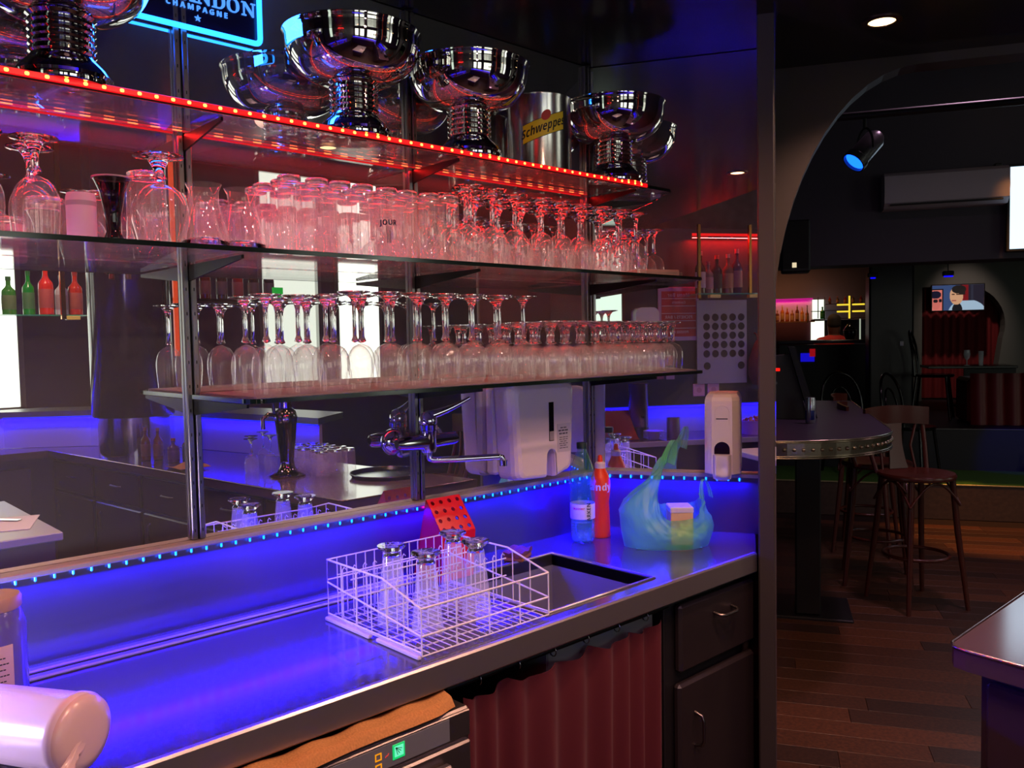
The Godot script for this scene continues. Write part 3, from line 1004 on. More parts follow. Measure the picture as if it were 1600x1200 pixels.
func top_shelf_things() -> void:
	var y := SHELF_TOP + 0.0006
	var chrome := mat("polished_steel", Color(0.80, 0.78, 0.77), 0.035, 1.0)
	var t := proto("champagne_bowl", "bowl")
	var squash := Transform3D(Basis.from_scale(Vector3(1.02, 0.83, 1.02)), Vector3.ZERO)
	var g := G.new()
	var out: Array = []
	var inn: Array = []
	for k in 15:
		var a := k / 14.0 * PI * 0.5
		out.append(Vector2(0.034 + 0.114 * pow(sin(a), 0.85), 0.147 + 0.110 * (1.0 - cos(a))))
	for k in 13:
		var a := PI * 0.5 * (1.0 - k / 12.0)
		inn.append(Vector2(0.146 * sin(a), 0.152 + 0.106 * (1.0 - cos(a))))
	out.append(Vector2(0.1495, 0.270))
	out.append(Vector2(0.1525, 0.274))
	out.append(Vector2(0.1525, 0.2775))
	out.append(Vector2(0.148, 0.2785))
	out.append(Vector2(0.146, 0.274))
	g.lathe(out + inn, 56, squash, 50)
	part("basin", g, chrome, t)
	g = G.new()
	var ped: Array = [Vector2(0, 0), Vector2(0.080, 0.0), Vector2(0.082, 0.004), Vector2(0.082, 0.012), Vector2(0.077, 0.016), Vector2(0.079, 0.022), Vector2(0.074, 0.034), Vector2(0.060, 0.052), Vector2(0.052, 0.062)]
	for k in 5:
		var yy := 0.066 + k * 0.015
		ped.append_array([Vector2(0.0505, yy), Vector2(0.054, yy + 0.004), Vector2(0.054, yy + 0.010), Vector2(0.0505, yy + 0.013)])
	ped.append_array([Vector2(0.050, 0.142), Vector2(0.056, 0.148), Vector2(0.053, 0.153), Vector2(0.03, 0.155)])
	g.lathe(ped, 48, squash, 38)
	part("pedestal", g, chrome, t)
	var px := [[0.455, 0.158, "polished steel champagne bowl at the left end of the top shelf, below the neon sign"], [1.055, 0.158, "polished steel champagne bowl right of the neon sign, the largest looking one"], [1.395, 0.158, "polished steel champagne bowl between the largest looking one and the ice bucket"], [1.95, 0.165, "polished steel champagne bowl at the right end of the top shelf, past the ice bucket"]]
	for q in px:
		place(t, Vector3(q[0], y, q[1]), 0.3, q[2], "steel champagne bowls on the top shelf")
	# ice bucket with its printed band
	t = thing("ice_bucket", "brushed steel ice bucket with a yellow slanted drinks label", "bucket", Vector3(1.672, y, 0.13))
	g = G.new()
	g.lathe([Vector2(0, 0), Vector2(0.086, 0), Vector2(0.089, 0.004), Vector2(0.089, 0.194), Vector2(0.091, 0.198), Vector2(0.091, 0.202), Vector2(0.087, 0.203), Vector2(0.086, 0.198), Vector2(0.086, 0.008), Vector2(0, 0.007)], 56, Transform3D(), 35)
	var bm := mat("brushed_bucket", Color(0.74, 0.72, 0.71), 0.2, 1.0)
	part("pail", g, bm, t)
	var wr := func(p: Vector3) -> Vector3:
		var a := LABEL_DIR - p.x / 0.0892
		return Vector3(cos(a), 0, sin(a)) * (0.0893 + p.z) + Vector3(0, 0.112 + p.y + p.x * 0.36, 0)
	g = G.new()
	g.sheet(func(u: float, v: float) -> Vector3: return wr.call(Vector3((u - 0.5) * 0.118, (v - 0.5) * 0.050, 0.0003)), 20, 2)
	var lab := part("label", g, mat("label_yellow", Color(0.93, 0.80, 0.10), 0.45), t)
	lab.set_meta("label", "yellow slanted label with black lettering")
	g = G.new()
	g.text("Schweppes", 0.0335, 0.0008, func(p: Vector3) -> Vector3: return wr.call(Vector3((p.x + p.y * 0.18) * 0.70, p.y * 0.95, 0.0006 + p.z)), true)
	for s in [-1.0, 1.0]:
		g.sheet(func(u: float, v: float) -> Vector3: return wr.call(Vector3((u - 0.5) * 0.118, s * 0.0245 + (v - 0.5) * 0.0014, 0.0006)), 20, 1)
	part("lettering", g, mat("ink_black", Color(0.03, 0.03, 0.03), 0.5), lab)
	g = G.new()
	for k in 20:
		var a := TAU * k / 20
		var b := TAU * (k + 1) / 20
		var c0: Vector3 = wr.call(Vector3(0.006, 0.028, 0.0008))
		var pa: Vector3 = wr.call(Vector3(0.006 + 0.0135 * cos(a), 0.028 + 0.0135 * sin(a), 0.0008))
		var pb: Vector3 = wr.call(Vector3(0.006 + 0.0135 * cos(b), 0.028 + 0.0135 * sin(b), 0.0008))
		g.tri(c0, pa, pb, Vector3(cos(LABEL_DIR), 0, sin(LABEL_DIR)), Vector3(cos(LABEL_DIR), 0, sin(LABEL_DIR)), Vector3(cos(LABEL_DIR), 0, sin(LABEL_DIR)))
	part("emblem", g, mat("emblem_red", Color(0.80, 0.16, 0.10), 0.45), lab)
	# neon sign on the mirror
	t = thing("neon_sign", "blue neon sign with champagne lettering and a star, hung on the mirror", "sign", Vector3(0.757, 2.318, 0.0135))
	g = G.new()
	g.box(Vector3(0, 0, -0.006), Vector3(0.300, 0.172, 0.012), 0.003)
	part("back_panel", g, mat("sign_panel", Color(0.02, 0.02, 0.16), 0.25), t)
	g = G.new()
	var fr: Array = []
	for q in [[1, 1], [-1, 1], [-1, -1], [1, -1]]:
		var c := Vector3(q[0] * 0.134, q[1] * 0.071, 0.006)
		var a0: float = {"11": 0.0, "-11": PI / 2, "-1-1": PI, "1-1": PI * 1.5}["%d%d" % [q[0], q[1]]]
		for k in 5:
			var a := a0 + k / 4.0 * PI / 2
			fr.append(c + Vector3(cos(a), sin(a), 0) * 0.012)
	g.tube(fr, 0.0062, 8, true)
	part("neon_tube", g, glow("neon_sign_blue", Color(0.12, 0.5, 1.0), 5.0), t)
	g = G.new()
	g = G.new()
	g.text("CHANDON", 0.040, 0.003, func(p: Vector3) -> Vector3: return Vector3(p.x * 1.08 + 0.022, p.y - 0.012, 0.0025 + p.z), true, true)
	g.text("MOËT &", 0.040, 0.003, func(p: Vector3) -> Vector3: return Vector3(p.x * 1.05, p.y + 0.038, 0.0025 + p.z), true, true)
	g.text("C H A M P A G N E", 0.0155, 0.003, func(p: Vector3) -> Vector3: return Vector3(p.x * 1.05 + 0.006, p.y - 0.037, 0.0025 + p.z), true)
	var star := PackedVector2Array()
	for k in 10:
		var a := PI / 2 + k * PI / 5
		var r := 0.0075 if k % 2 == 0 else 0.0032
		star.append(Vector2(0.006 + r * cos(a), -0.058 + r * sin(a)))
	g.extrude(star, 0.003, Transform3D(Basis(), Vector3(0, 0, 0.0025)))
	part("neon_lettering", g, glow("neon_sign_letters", Color(0.28, 0.55, 1.0), 1.5), t)

const LABEL_DIR := 2.2


# ---------------------------------------------------------------- fixed to the mirror
func wall_fittings() -> void:
	var chrome := mat("tap_chrome", Color(0.80, 0.79, 0.79), 0.07, 1.0)
	# mixer tap
	var t := thing("mixer_tap", "chrome wall mixer tap with a long swivel spout", "tap", Vector3(1.30, 1.305, 0.0))
	var g := G.new()
	for x in [-0.055, 0.075]:
		g = G.new()
		g.lathe([Vector2(0.034, 0.0), Vector2(0.034, 0.004), Vector2(0.026, 0.014), Vector2(0.013, 0.018), Vector2(0.0125, 0.05)], 24, Transform3D(Basis(Vector3.RIGHT, PI / 2), Vector3(x, 0, 0.0)), 45)
		part("rosette", g, chrome, t)
	g = G.new()
	g.tube([Vector3(-0.085, 0, 0.062), Vector3(-0.080, 0, 0.062), Vector3(-0.06, 0, 0.062), Vector3(0.0, 0, 0.064), Vector3(0.05, 0, 0.062), Vector3(0.09, 0, 0.062), Vector3(0.106, 0, 0.062), Vector3(0.112, 0, 0.062)], 0.02, 16, false, [0.010, 0.016, 0.0185, 0.022, 0.0185, 0.0175, 0.014, 0.006])
	g.lathe([Vector2(0.0, -0.028), Vector2(0.018, -0.028), Vector2(0.0215, -0.018), Vector2(0.0215, 0.028), Vector2(0.024, 0.030), Vector2(0.024, 0.043), Vector2(0.0, 0.043)], 24, Transform3D(Basis(), Vector3(0.012, 0, 0.066)), 40)
	part("body", g, chrome, t)
	g = G.new()
	g.lathe([Vector2(0.023, 0.044), Vector2(0.0245, 0.050), Vector2(0.0235, 0.062), Vector2(0.016, 0.074), Vector2(0.0, 0.079)], 24, Transform3D(Basis(), Vector3(0.012, 0, 0.066)), 50)
	var lev: Array = []
	var lr: Array = []
	for k in 9:
		var q := k / 8.0
		lev.append(Vector3(0.012 + 0.10 * q, 0.064 + 0.045 * q - 0.004 * sin(q * PI), 0.068 + 0.05 * q))
		lr.append(lerpf(0.016, 0.0045, pow(q, 0.6)))
	g.tube(lev, 0.01, 12, false, lr)
	part("lever", g, chrome, t)
	g = G.new()
	g.tube([Vector3(0.012, -0.025, 0.066), Vector3(0.012, -0.038, 0.066), Vector3(0.014, -0.045, 0.067), Vector3(0.022, -0.049, 0.072), Vector3(0.08, -0.050, 0.105), Vector3(0.172, -0.049, 0.158), Vector3(0.180, -0.051, 0.163), Vector3(0.183, -0.062, 0.165)], 0.0085, 12)
	g.lathe([Vector2(0.0, -0.074), Vector2(0.0105, -0.074), Vector2(0.0115, -0.058), Vector2(0.0, -0.056)], 16, Transform3D(Basis(), Vector3(0.183, 0, 0.165)), 40)
	part("spout", g, chrome, t)
	# paper towel dispenser
	var white := mat("white_plastic", Color(0.86, 0.80, 0.76), 0.22)
	t = thing("towel_dispenser", "white paper towel dispenser with a dark sight slot, on the mirror", "dispenser", Vector3(1.69, 1.17, 0.0))
	g = G.new()
	g.bx(-0.128, 0.128, 0.012, 0.262, 0.001, 0.042, 0.008)
	part("back_case", g, mat("white_plastic_case", Color(0.80, 0.75, 0.74), 0.3), t)
	# front shell with a notch below: profile in XY, rounded by bands
	g = G.new()
	var steps := [[0.044, 0.0], [0.095, 0.0], [0.108, 0.004], [0.116, 0.011], [0.120, 0.021]]
	for k in steps.size() - 1:
		var a := shell_outline(steps[k][1])
		var b := shell_outline(steps[k + 1][1])
		for i in a.size():
			var j := (i + 1) % a.size()
			var d: Vector2 = (a[j] - a[i])
			var n2 := Vector2(d.y, -d.x).normalized()
			var lean: float = steps[k + 1][1] - steps[k][1]
			var run: float = steps[k + 1][0] - steps[k][0]
			var nr := Vector3(n2.x * run, n2.y * run, lean).normalized()
			if d.length() > 1e-5:
				g.quad(Vector3(a[i].x, a[i].y, steps[k][0]), Vector3(a[j].x, a[j].y, steps[k][0]), Vector3(b[j].x, b[j].y, steps[k + 1][0]), Vector3(b[i].x, b[i].y, steps[k + 1][0]), nr)
	var fo := shell_outline(0.021)
	g.extrude(fo, 0.0005, Transform3D(Basis(), Vector3(0, 0, 0.120)))
	g.extrude(shell_outline(0.0), 0.002, Transform3D(Basis(), Vector3(0, 0, 0.045)))
	part("cover", g, white, t)
	g = G.new()
	g.box(Vector3(0.022, 0.158, 0.1206), Vector3(0.020, 0.112, 0.002), 0.0008)
	var slot := part("sight_slot", g, mat("slot_dark", Color(0.04, 0.04, 0.045), 0.15), t)
	g = G.new()
	g.box(Vector3(0.022, 0.117, 0.1218), Vector3(0.017, 0.026, 0.001))
	part("paper_level", g, mat("paper_pale", Color(0.6, 0.55, 0.5), 0.7), slot)
	g = G.new()
	g.box(Vector3(0.073, 0.108, 0.1212), Vector3(0.056, 0.082, 0.0008))
	var st := part("sticker", g, mat("sticker_paper", Color(0.74, 0.70, 0.68), 0.6), t)
	g = G.new()
	var lines := [[0.03, 0.137, 0.0030], [0.046, 0.129, 0.0045], [0.040, 0.120, 0.0045], [0.038, 0.109, 0.0022], [0.04, 0.103, 0.0022], [0.032, 0.097, 0.0022], [0.04, 0.091, 0.0022], [0.034, 0.085, 0.0022], [0.038, 0.078, 0.0022]]
	for l in lines:
		var n := int(l[0] / 0.007)
		for k in n:
			var x0: float = 0.073 - l[0] / 2 + k * 0.007
			g.bx(x0, x0 + 0.0055 - 0.002 * (k % 2), l[1] - l[2] / 2, l[1] + l[2] / 2, 0.1216, 0.1221)
	part("small_print", g, mat("ink_grey", Color(0.2, 0.2, 0.22), 0.6), st)
	# soap dispenser on the angled wall
	t = thing("soap_dispenser", "tall white soap dispenser with a push lever, on the angled wall", "dispenser", rpt(0.405, 1.15, 0.0), atan2(RET_N.x, RET_N.z))
	g = G.new()
	var w := 0.052
	var prof := PackedVector2Array([Vector2(-w, 0.0), Vector2(-w, 0.075), Vector2(-w + 0.022, 0.098), Vector2(w - 0.022, 0.098), Vector2(w, 0.075), Vector2(w, 0.0)])
	# octagonal column with a rounded top
	var lev2 := [[0.0, 1.0, 1.0], [0.205, 1.0, 1.0], [0.220, 0.985, 0.98], [0.231, 0.94, 0.93], [0.238, 0.86, 0.84], [0.240, 0.80, 0.76]]
	for k in lev2.size() - 1:
		for i in prof.size() - 1:
			var a0 := Vector3(prof[i].x * lev2[k][1], lev2[k][0], prof[i].y * lev2[k][2])
			var b0 := Vector3(prof[i + 1].x * lev2[k][1], lev2[k][0], prof[i + 1].y * lev2[k][2])
			var a1 := Vector3(prof[i].x * lev2[k + 1][1], lev2[k + 1][0], prof[i].y * lev2[k + 1][2])
			var b1 := Vector3(prof[i + 1].x * lev2[k + 1][1], lev2[k + 1][0], prof[i + 1].y * lev2[k + 1][2])
			var nr := (b0 - a0).cross(a1 - a0).normalized()
			var mid := (a0 + b1) * 0.5 - Vector3(0, 0.1, 0.04)
			if nr.dot(mid) < 0: nr = -nr
			g.quad(a0, b0, b1, a1, nr)
	var tp := PackedVector2Array()
	for q in prof:
		tp.append(Vector2(q.x * 0.80, -q.y * 0.76))
	g.extrude(tp, 0.001, Transform3D(Basis(Vector3.RIGHT, Vector3(0, 0, -1), Vector3.UP), Vector3(0, 0.2398, 0)))
	var bt := PackedVector2Array()
	for q in prof:
		bt.append(Vector2(q.x, -q.y))
	g.extrude(bt, 0.001, Transform3D(Basis(Vector3.RIGHT, Vector3(0, 0, -1), Vector3.UP), Vector3(0, 0.0005, 0)))
	part("case", g, mat("soap_plastic", Color(0.84, 0.79, 0.74), 0.28), t)
	g = G.new()
	var ar: Array = []
	ar.append(Vector3(-0.021, 0.15, 0.0985))
	for k in 9:
		var a := PI - k / 8.0 * PI
		ar.append(Vector3(0.021 * cos(a), 0.185 + 0.021 * sin(a), 0.0985))
	ar.append(Vector3(0.021, 0.15, 0.0985))
	g.tube(ar, 0.0009, 6)
	part("moulded_arch", g, mats["soap_plastic"], t)
	g = G.new()
	g.bx(-0.017, 0.017, 0.1655, 0.1685, 0.098, 0.0988)
	part("maker_mark", g, mat("ink_dark", Color(0.08, 0.07, 0.08), 0.5), t)
	g = G.new()
	var win := PackedVector2Array([Vector2(-0.0225, 0.062), Vector2(0.0225, 0.062)])
	for k in 11:
		var a := k / 10.0 * PI
		win.append(Vector2(0.0225 * cos(a), 0.076 + 0.0225 * sin(a)))
	g.extrude(win, 0.002, Transform3D(Basis(), Vector3(0, 0, 0.0985)))
	part("sight_window", g, mat("soap_window", Color(0.10, 0.045, 0.06), 0.1), t)
	g = G.new()
	g.sheet(func(u: float, v: float) -> Vector3:
		var x := (u - 0.5) * 0.052
		var yy := -0.012 + v * 0.072
		var edge := smoothstep(0.0, 0.16, u) * smoothstep(1.0, 0.84, u)
		var dish := exp(-((x * x) + (yy - 0.022) * (yy - 0.022)) / 0.00028)
		var low := 0.006 * sin(u * PI) * (1.0 - v)
		return Vector3(x, yy - low, 0.099 + 0.016 * edge * smoothstep(0.0, 0.2, v) - 0.007 * dish), 18, 18, 0.003)
	part("push_lever", g, mats["soap_plastic"], t)


func shell_outline(inset: float) -> PackedVector2Array:
	var o := PackedVector2Array()
	var w := 0.128 - inset
	var top := 0.275 - inset
	var r := 0.022
	var put := func(cx: float, cy: float, a0: float) -> void:
		for k in 5:
			var a := a0 + k / 4.0 * PI / 2
			o.append(Vector2(cx + r * cos(a), cy + r * sin(a)))
	# anticlockwise from the lower right
	var bl := -0.005 + inset * 0.6
	o.append(Vector2(0.048 - inset * 0.2, bl))
	put.call(w - 0.012 - r, bl + r + 0.012, -PI / 2)
	put.call(w - r, top - r, 0.0)
	put.call(-w + r, top - r, PI / 2)
	put.call(-w + 0.012 + r, bl + r + 0.004, PI)
	o.append(Vector2(0.004 - inset * 0.2, bl))
	for k in 9:
		var a := PI - k / 8.0 * PI
		o.append(Vector2(0.026 - inset * 0.2 + (0.0195) * cos(a), 0.060 + 0.0195 * sin(a)))
	return o


# ---------------------------------------------------------------- on the worktop
func worktop_things() -> void:
	var y := WORKTOP + 0.0006
	# wire dish rack
	var wire := mat("white_wire", Color(0.88, 0.84, 0.86), 0.35)
	var t := thing("dish_rack", "white wire dish rack with dividers, standing beside the sink", "dish rack", Vector3(0.938, y, 0.182))
	var W := 0.345
	var D := 0.342
	var hb := 0.132
	var hf_ := 0.098
	var rw := 0.0017
	var g := G.new()
	for k in 20:
		var x := W * k / 19.0
		g.tube([Vector3(x, 0.008, 0), Vector3(x, 0.008, D)], 0.0013, 5)
	for k in 9:
		var z := D * k / 8.0
		g.tube([Vector3(0, 0.0055, z), Vector3(W, 0.0055, z)], rw, 5)
	part("base_grid", g, wire, t)
	g = G.new()
	for k in 15:
		var x := W * k / 14.0
		g.tube([Vector3(x, 0.007, 0), Vector3(x, hb, 0)], 0.0014, 5)
	for h in [hb, hb * 0.66, hb * 0.33]:
		g.tube([Vector3(0, h, 0), Vector3(W, h, 0)], rw, 6)
	part("back_panel", g, wire, t)
	g = G.new()
	for k in 5:
		var x := W * k / 4.0
		g.tube([Vector3(x, 0.007, D), Vector3(x, hf_ * (0.98 if k in [0, 4] else 0.98), D)], rw, 5)
	for h in [hf_, hf_ * 0.45]:
		g.tube([Vector3(0, h, D), Vector3(W, h, D)], 0.0022, 6)
	part("front_panel", g, wire, t)
	for x in [0.0, W]:
		g = G.new()
		g.tube([Vector3(x, hb, 0), Vector3(x, hb * 1.0, D * 0.62), Vector3(x, hf_, D)], 0.0022, 6)
		g.tube([Vector3(x, hb * 0.62, 0), Vector3(x, hf_ * 0.45, D)], 0.002, 6)
		g.tube([Vector3(x, 0.012, 0), Vector3(x, 0.012, D)], 0.002, 6)
		for k in 7:
			var q := k / 6.0
			var top := hb if q < 0.62 else lerpf(hb, hf_, (q - 0.62) / 0.38)
			g.tube([Vector3(x, 0.007, D * q), Vector3(x, top, D * q)], 0.0014, 5)
		part("side_panel", g, wire, t)
	for k in 3:
		var z: float = D * [0.12, 0.28, 0.60][k]
		g = G.new()
		for i in 13:
			var x := W * (i + 0.5) / 13.0
			g.tube([Vector3(x, 0.007, z), Vector3(x, hb * 0.86, z), Vector3(x + 0.004, hb * 0.90, z), Vector3(x + 0.009, hb * 0.86, z)], 0.0013, 5)
		g.tube([Vector3(0, hb * 0.5, z), Vector3(W, hb * 0.5, z)], rw, 6)
		g.tube([Vector3(0, hb * 0.8, z), Vector3(W, hb * 0.8, z)], rw, 6)
		part("divider", g, wire, t)
	g = G.new()
	g.box(Vector3(-0.006, 0.004, D * 0.26), Vector3(0.012, 0.008, D * 0.50), 0.002)
	g.box(Vector3(-0.005, 0.004, D * 0.79), Vector3(0.010, 0.008, D * 0.42), 0.002)
	part("bottom_rail", g, mat("white_rail", Color(0.80, 0.74, 0.82), 0.4), t)
	# four ribbed beer glasses upside down in the rack
	var pil := proto("beer_glass", "glass")
	var h := 0.168
	g = G.new()
	g.lathe([Vector2(0.019, 0.022), Vector2(0.022, 0.05), Vector2(0.0275, 0.10), Vector2(0.034, h - 0.001), Vector2(0.0325, h)], 14, flip(h), 20.0)
	part("wall", g, pane("ribbed_glass", Color(0.95, 0.93, 1.0), 0.22, 0.06), pil)
	g = G.new()
	g.lathe([Vector2(0, 0), Vector2(0.030, 0), Vector2(0.031, 0.003), Vector2(0.022, 0.010), Vector2(0.0155, 0.016), Vector2(0.0195, 0.024), Vector2(0, 0.026)], 20, flip(h), 50)
	part("foot", g, stem_glass(), pil)
	var gp := [[1.022, 0.432, "upside-down beer glass at the front left of the dish rack"], [1.005, 0.333, "upside-down beer glass behind the front left one in the dish rack"], [1.155, 0.432, "upside-down beer glass at the front right of the dish rack, by the red caddy"], [1.172, 0.333, "upside-down beer glass behind the front right one in the dish rack"]]
	for q in gp:
		place(pil, Vector3(q[0], y + 0.0095, q[1]), 0, q[2], "beer glasses drying in the dish rack")
	# red perforated caddy
	var red := mat("red_plastic", Color(0.86, 0.07, 0.11), 0.3)
	red.backlight_enabled = true
	red.backlight = Color(0.25, 0.02, 0.03)
	t = thing("perforated_caddy", "red plastic caddy with round holes in its sloping faces, behind the dish rack", "caddy", Vector3(1.278, y, 0.0))
	var L := 0.108
	var p1 := Vector2(0.095, 0.204)
	var p2 := Vector2(0.158, 0.122)
	var p3 := Vector2(0.146, 0.0)
	var p4 := Vector2(0.036, 0.0)
	var face := func(a: Vector2, b: Vector2) -> Transform3D:
		var m := (a + b) * 0.5
		var d := (b - a).normalized()
		var yy := Vector3(0, -d.y, -d.x)
		return Transform3D(Basis(Vector3.RIGHT, yy, Vector3.RIGHT.cross(yy)), Vector3(L / 2, m.y, m.x))
	g = G.new()
	g.holed(L, p1.distance_to(p2), 4, 4, 0.0058, 0.003, face.call(p1, p2))
	part("sloping_panel", g, red, t)
	g = G.new()
	g.holed(L, p1.distance_to(p4), 4, 5, 0.0058, 0.003, face.call(p4, p1), [])
	part("back_panel", g, red, t)
	g = G.new()
	g.box(Vector3(0, 0, 0), Vector3(L, p2.distance_to(p3), 0.003), 0.0, face.call(p2, p3))
	part("front_panel", g, red, t)
	for x in [0.0015]:
		g = G.new()
		g.extrude(PackedVector2Array([p1, p2, p3, p4]), 0.003, Transform3D(Basis(Vector3(0, 0, 1), Vector3.UP, Vector3(-1, 0, 0)), Vector3(x, 0, 0)))
		part("end_panel", g, red, t)
	# sponge on the sink rim
	t = thing("sponge", "worn brown sponge on the left back rim of the sink", "sponge", Vector3(1.575, y, 0.115), 0.5)
	g = G.new()
	g.sheet(func(u: float, v: float) -> Vector3: return Vector3((u - 0.5) * 0.085, 0.019 + 0.003 * sin(u * 9.0) * sin(v * 7.0) + 0.002 * sin(v * 15.0), (v - 0.5) * 0.06), 12, 10, 0.012)
	part("scouring_layer", g, mat("sponge_dark", Color(0.42, 0.23, 0.10), 0.95), t)
	g = G.new()
	g.box(Vector3(0, 0.007, 0), Vector3(0.082, 0.014, 0.058), 0.004)
	part("foam_layer", g, mat("sponge_light", Color(0.60, 0.38, 0.14), 0.95), t)
	# water bottle
	t = thing("water_bottle", "clear green plastic water bottle with a white label, under the towel dispenser", "bottle", Vector3(1.845, y, 0.115))
	g = G.new()
	var bp: Array = [Vector2(0.0, 0.012), Vector2(0.012, 0.004), Vector2(0.026, 0.0), Vector2(0.034, 0.006), Vector2(0.037, 0.022)]
	for k in 5:
		bp.append_array([Vector2(0.0375, 0.03 + k * 0.008), Vector2(0.0355, 0.034 + k * 0.008)])
	bp.append_array([Vector2(0.0365, 0.072), Vector2(0.0365, 0.118), Vector2(0.038, 0.122), Vector2(0.0385, 0.145), Vector2(0.0355, 0.158), Vector2(0.0385, 0.17), Vector2(0.038, 0.20), Vector2(0.032, 0.232), Vector2(0.020, 0.262), Vector2(0.0135, 0.275), Vector2(0.013, 0.285)])
	g.lathe(bp, 28, Transform3D(), 50)
	part("body", g, pane("bottle_green", Color(0.10, 0.60, 0.28), 0.20, 0.05), t)
	g = G.new()
	g.lathe([Vector2(0, 0.008), Vector2(0.033, 0.008), Vector2(0.0345, 0.03), Vector2(0.0345, 0.062), Vector2(0, 0.062)], 24)
	part("water", g, pane("bottle_water", Color(0.6, 0.9, 0.85), 0.12, 0.02), t)
	g = G.new()
	g.lathe([Vector2(0.0369, 0.073), Vector2(0.0372, 0.074), Vector2(0.0372, 0.117), Vector2(0.0369, 0.118)], 28)
	var lab := part("label", g, mat("label_white", Color(0.85, 0.84, 0.88), 0.5), t)
	var bdir := 2.38
	g = G.new()
	g.text("ARKEN", 0.017, 0.0006, func(p: Vector3) -> Vector3:
		var q := Vector3(-p.y, p.x, p.z)
		var a := bdir - 0.5 - q.x / 0.0374
		return Vector3(cos(a) * (0.0375 + q.z), 0.0955 + q.y, sin(a) * (0.0375 + q.z)))
	part("lettering", g, mat("ink_slate", Color(0.18, 0.16, 0.30), 0.5), lab)
	g = G.new()
	g.text("wasser", 0.011, 0.0006, func(p: Vector3) -> Vector3:
		var a := bdir + 0.35 - p.x / 0.0374
		return Vector3(cos(a) * (0.0375 + p.z), 0.106 + p.y, sin(a) * (0.0375 + p.z)))
	part("red_lettering", g, mat("ink_red", Color(0.8, 0.05, 0.08), 0.5), lab)
	g = G.new()
	g.lathe([Vector2(0.0, 0.281), Vector2(0.0155, 0.281), Vector2(0.0155, 0.297), Vector2(0.0145, 0.299), Vector2(0, 0.299)], 24)
	part("cap", g, mat("cap_green", Color(0.05, 0.16, 0.12), 0.4), t)
	# orange sauce bottle
	t = thing("sauce_bottle", "orange squeeze bottle with a pointed nozzle, between water bottle and plastic bag", "bottle", Vector3(1.935, y, 0.108))
	g = G.new()
	g.lathe([Vector2(0, 0), Vector2(0.029, 0), Vector2(0.0305, 0.004), Vector2(0.0285, 0.02), Vector2(0.0265, 0.06), Vector2(0.0258, 0.105), Vector2(0.029, 0.128), Vector2(0.0312, 0.150), Vector2(0.031, 0.172), Vector2(0.027, 0.186), Vector2(0.018, 0.204), Vector2(0.0165, 0.211), Vector2(0, 0.211)], 32, Transform3D(), 45)
	var body := part("body", g, mat("orange_plastic", Color(0.95, 0.25, 0.06), 0.32), t)
	g = G.new()
	g.text("Candy", 0.032, 0.0006, func(p: Vector3) -> Vector3:
		var a := 2.38 + 0.30 - p.x / 0.0312
		return Vector3(cos(a) * (0.0313 + p.z), 0.156 + p.y * 0.9, sin(a) * (0.0313 + p.z)))
	part("lettering", g, mat("ink_white", Color(0.9, 0.86, 0.86), 0.5), body)
	g = G.new()
	for k in 9:
		var a := TAU * k / 9
		g.tube([Vector3(cos(a) * 0.0262, 0.10, sin(a) * 0.0262), Vector3(cos(a + 0.25) * 0.0268, 0.06, sin(a + 0.25) * 0.0268), Vector3(cos(a) * 0.0288, 0.02, sin(a) * 0.0288)], 0.0008, 5)
	part("moulded_ribs", g, mats["orange_plastic"], body)
	g = G.new()
	g.lathe([Vector2(0.0, 0.2105), Vector2(0.0165, 0.2105), Vector2(0.0165, 0.226), Vector2(0.012, 0.231), Vector2(0, 0.231)], 24, Transform3D(), 40)
	part("collar", g, mat("collar_white", Color(0.88, 0.80, 0.78), 0.4), t)
	g = G.new()
	g.lathe([Vector2(0.0, 0.2305), Vector2(0.0085, 0.2305), Vector2(0.0078, 0.240), Vector2(0.006, 0.250), Vector2(0.0, 0.252)], 20, Transform3D(), 50)
	part("nozzle", g, mats["orange_plastic"], t)
	plastic_bag()
	# jar at the left edge
	t = thing("label_jar", "lidded jar with a paper label at the left end of the worktop", "jar", Vector3(0.312, y, 0.125))
	g = G.new()
	g.lathe([Vector2(0, 0), Vector2(0.047, 0), Vector2(0.050, 0.004), Vector2(0.050, 0.128), Vector2(0.044, 0.150), Vector2(0.040, 0.156), Vector2(0, 0.156)], 36, Transform3D(), 50)
	part("body", g, mat("jar_body", Color(0.40, 0.36, 0.62), 0.12), t)
	g = G.new()
	g.lathe([Vector2(0.0502, 0.012), Vector2(0.0506, 0.013), Vector2(0.0506, 0.10), Vector2(0.0502, 0.101)], 24, Transform3D(), 40, 1.2, 2.6)
	lab = part("label", g, mat("label_cream", Color(0.80, 0.66, 0.64), 0.6), t)
	g = G.new()
	for k in 5:
		var a := 2.0 - 0.1 * (k % 2)
		for i in 6:
			g.box(Vector3.ZERO, Vector3(0.004, 0.002, 0.0006), 0.0, Transform3D(Basis(Vector3.UP, PI / 2 - (a - i * 0.1)), Vector3(cos(a - i * 0.1) * 0.0508, 0.04 + k * 0.010, sin(a - i * 0.1) * 0.0508)))
	part("small_print", g, mats["ink_grey"], lab)
	g = G.new()
	g.lathe([Vector2(0.0, 0.156), Vector2(0.043, 0.156), Vector2(0.0445, 0.159), Vector2(0.0445, 0.174), Vector2(0.042, 0.179), Vector2(0, 0.180)], 36, Transform3D(), 45)
	part("lid", g, mat("jar_lid", Color(0.72, 0.55, 0.47), 0.4), t)
	# small white work lamp further left, whose light grazes the splashback
	t = thing("work_lamp", "small white work lamp standing on the worktop beyond the left edge", "lamp", Vector3(-0.16, y, 0.13))
	g = G.new()
	g.box(Vector3(0, 0.005, 0), Vector3(0.08, 0.010, 0.10), 0.003)
	g.box(Vector3(-0.02, 0.05, 0), Vector3(0.012, 0.09, 0.02), 0.003)
	part("stand", g, mats["white_rail"], t)
	g = G.new()
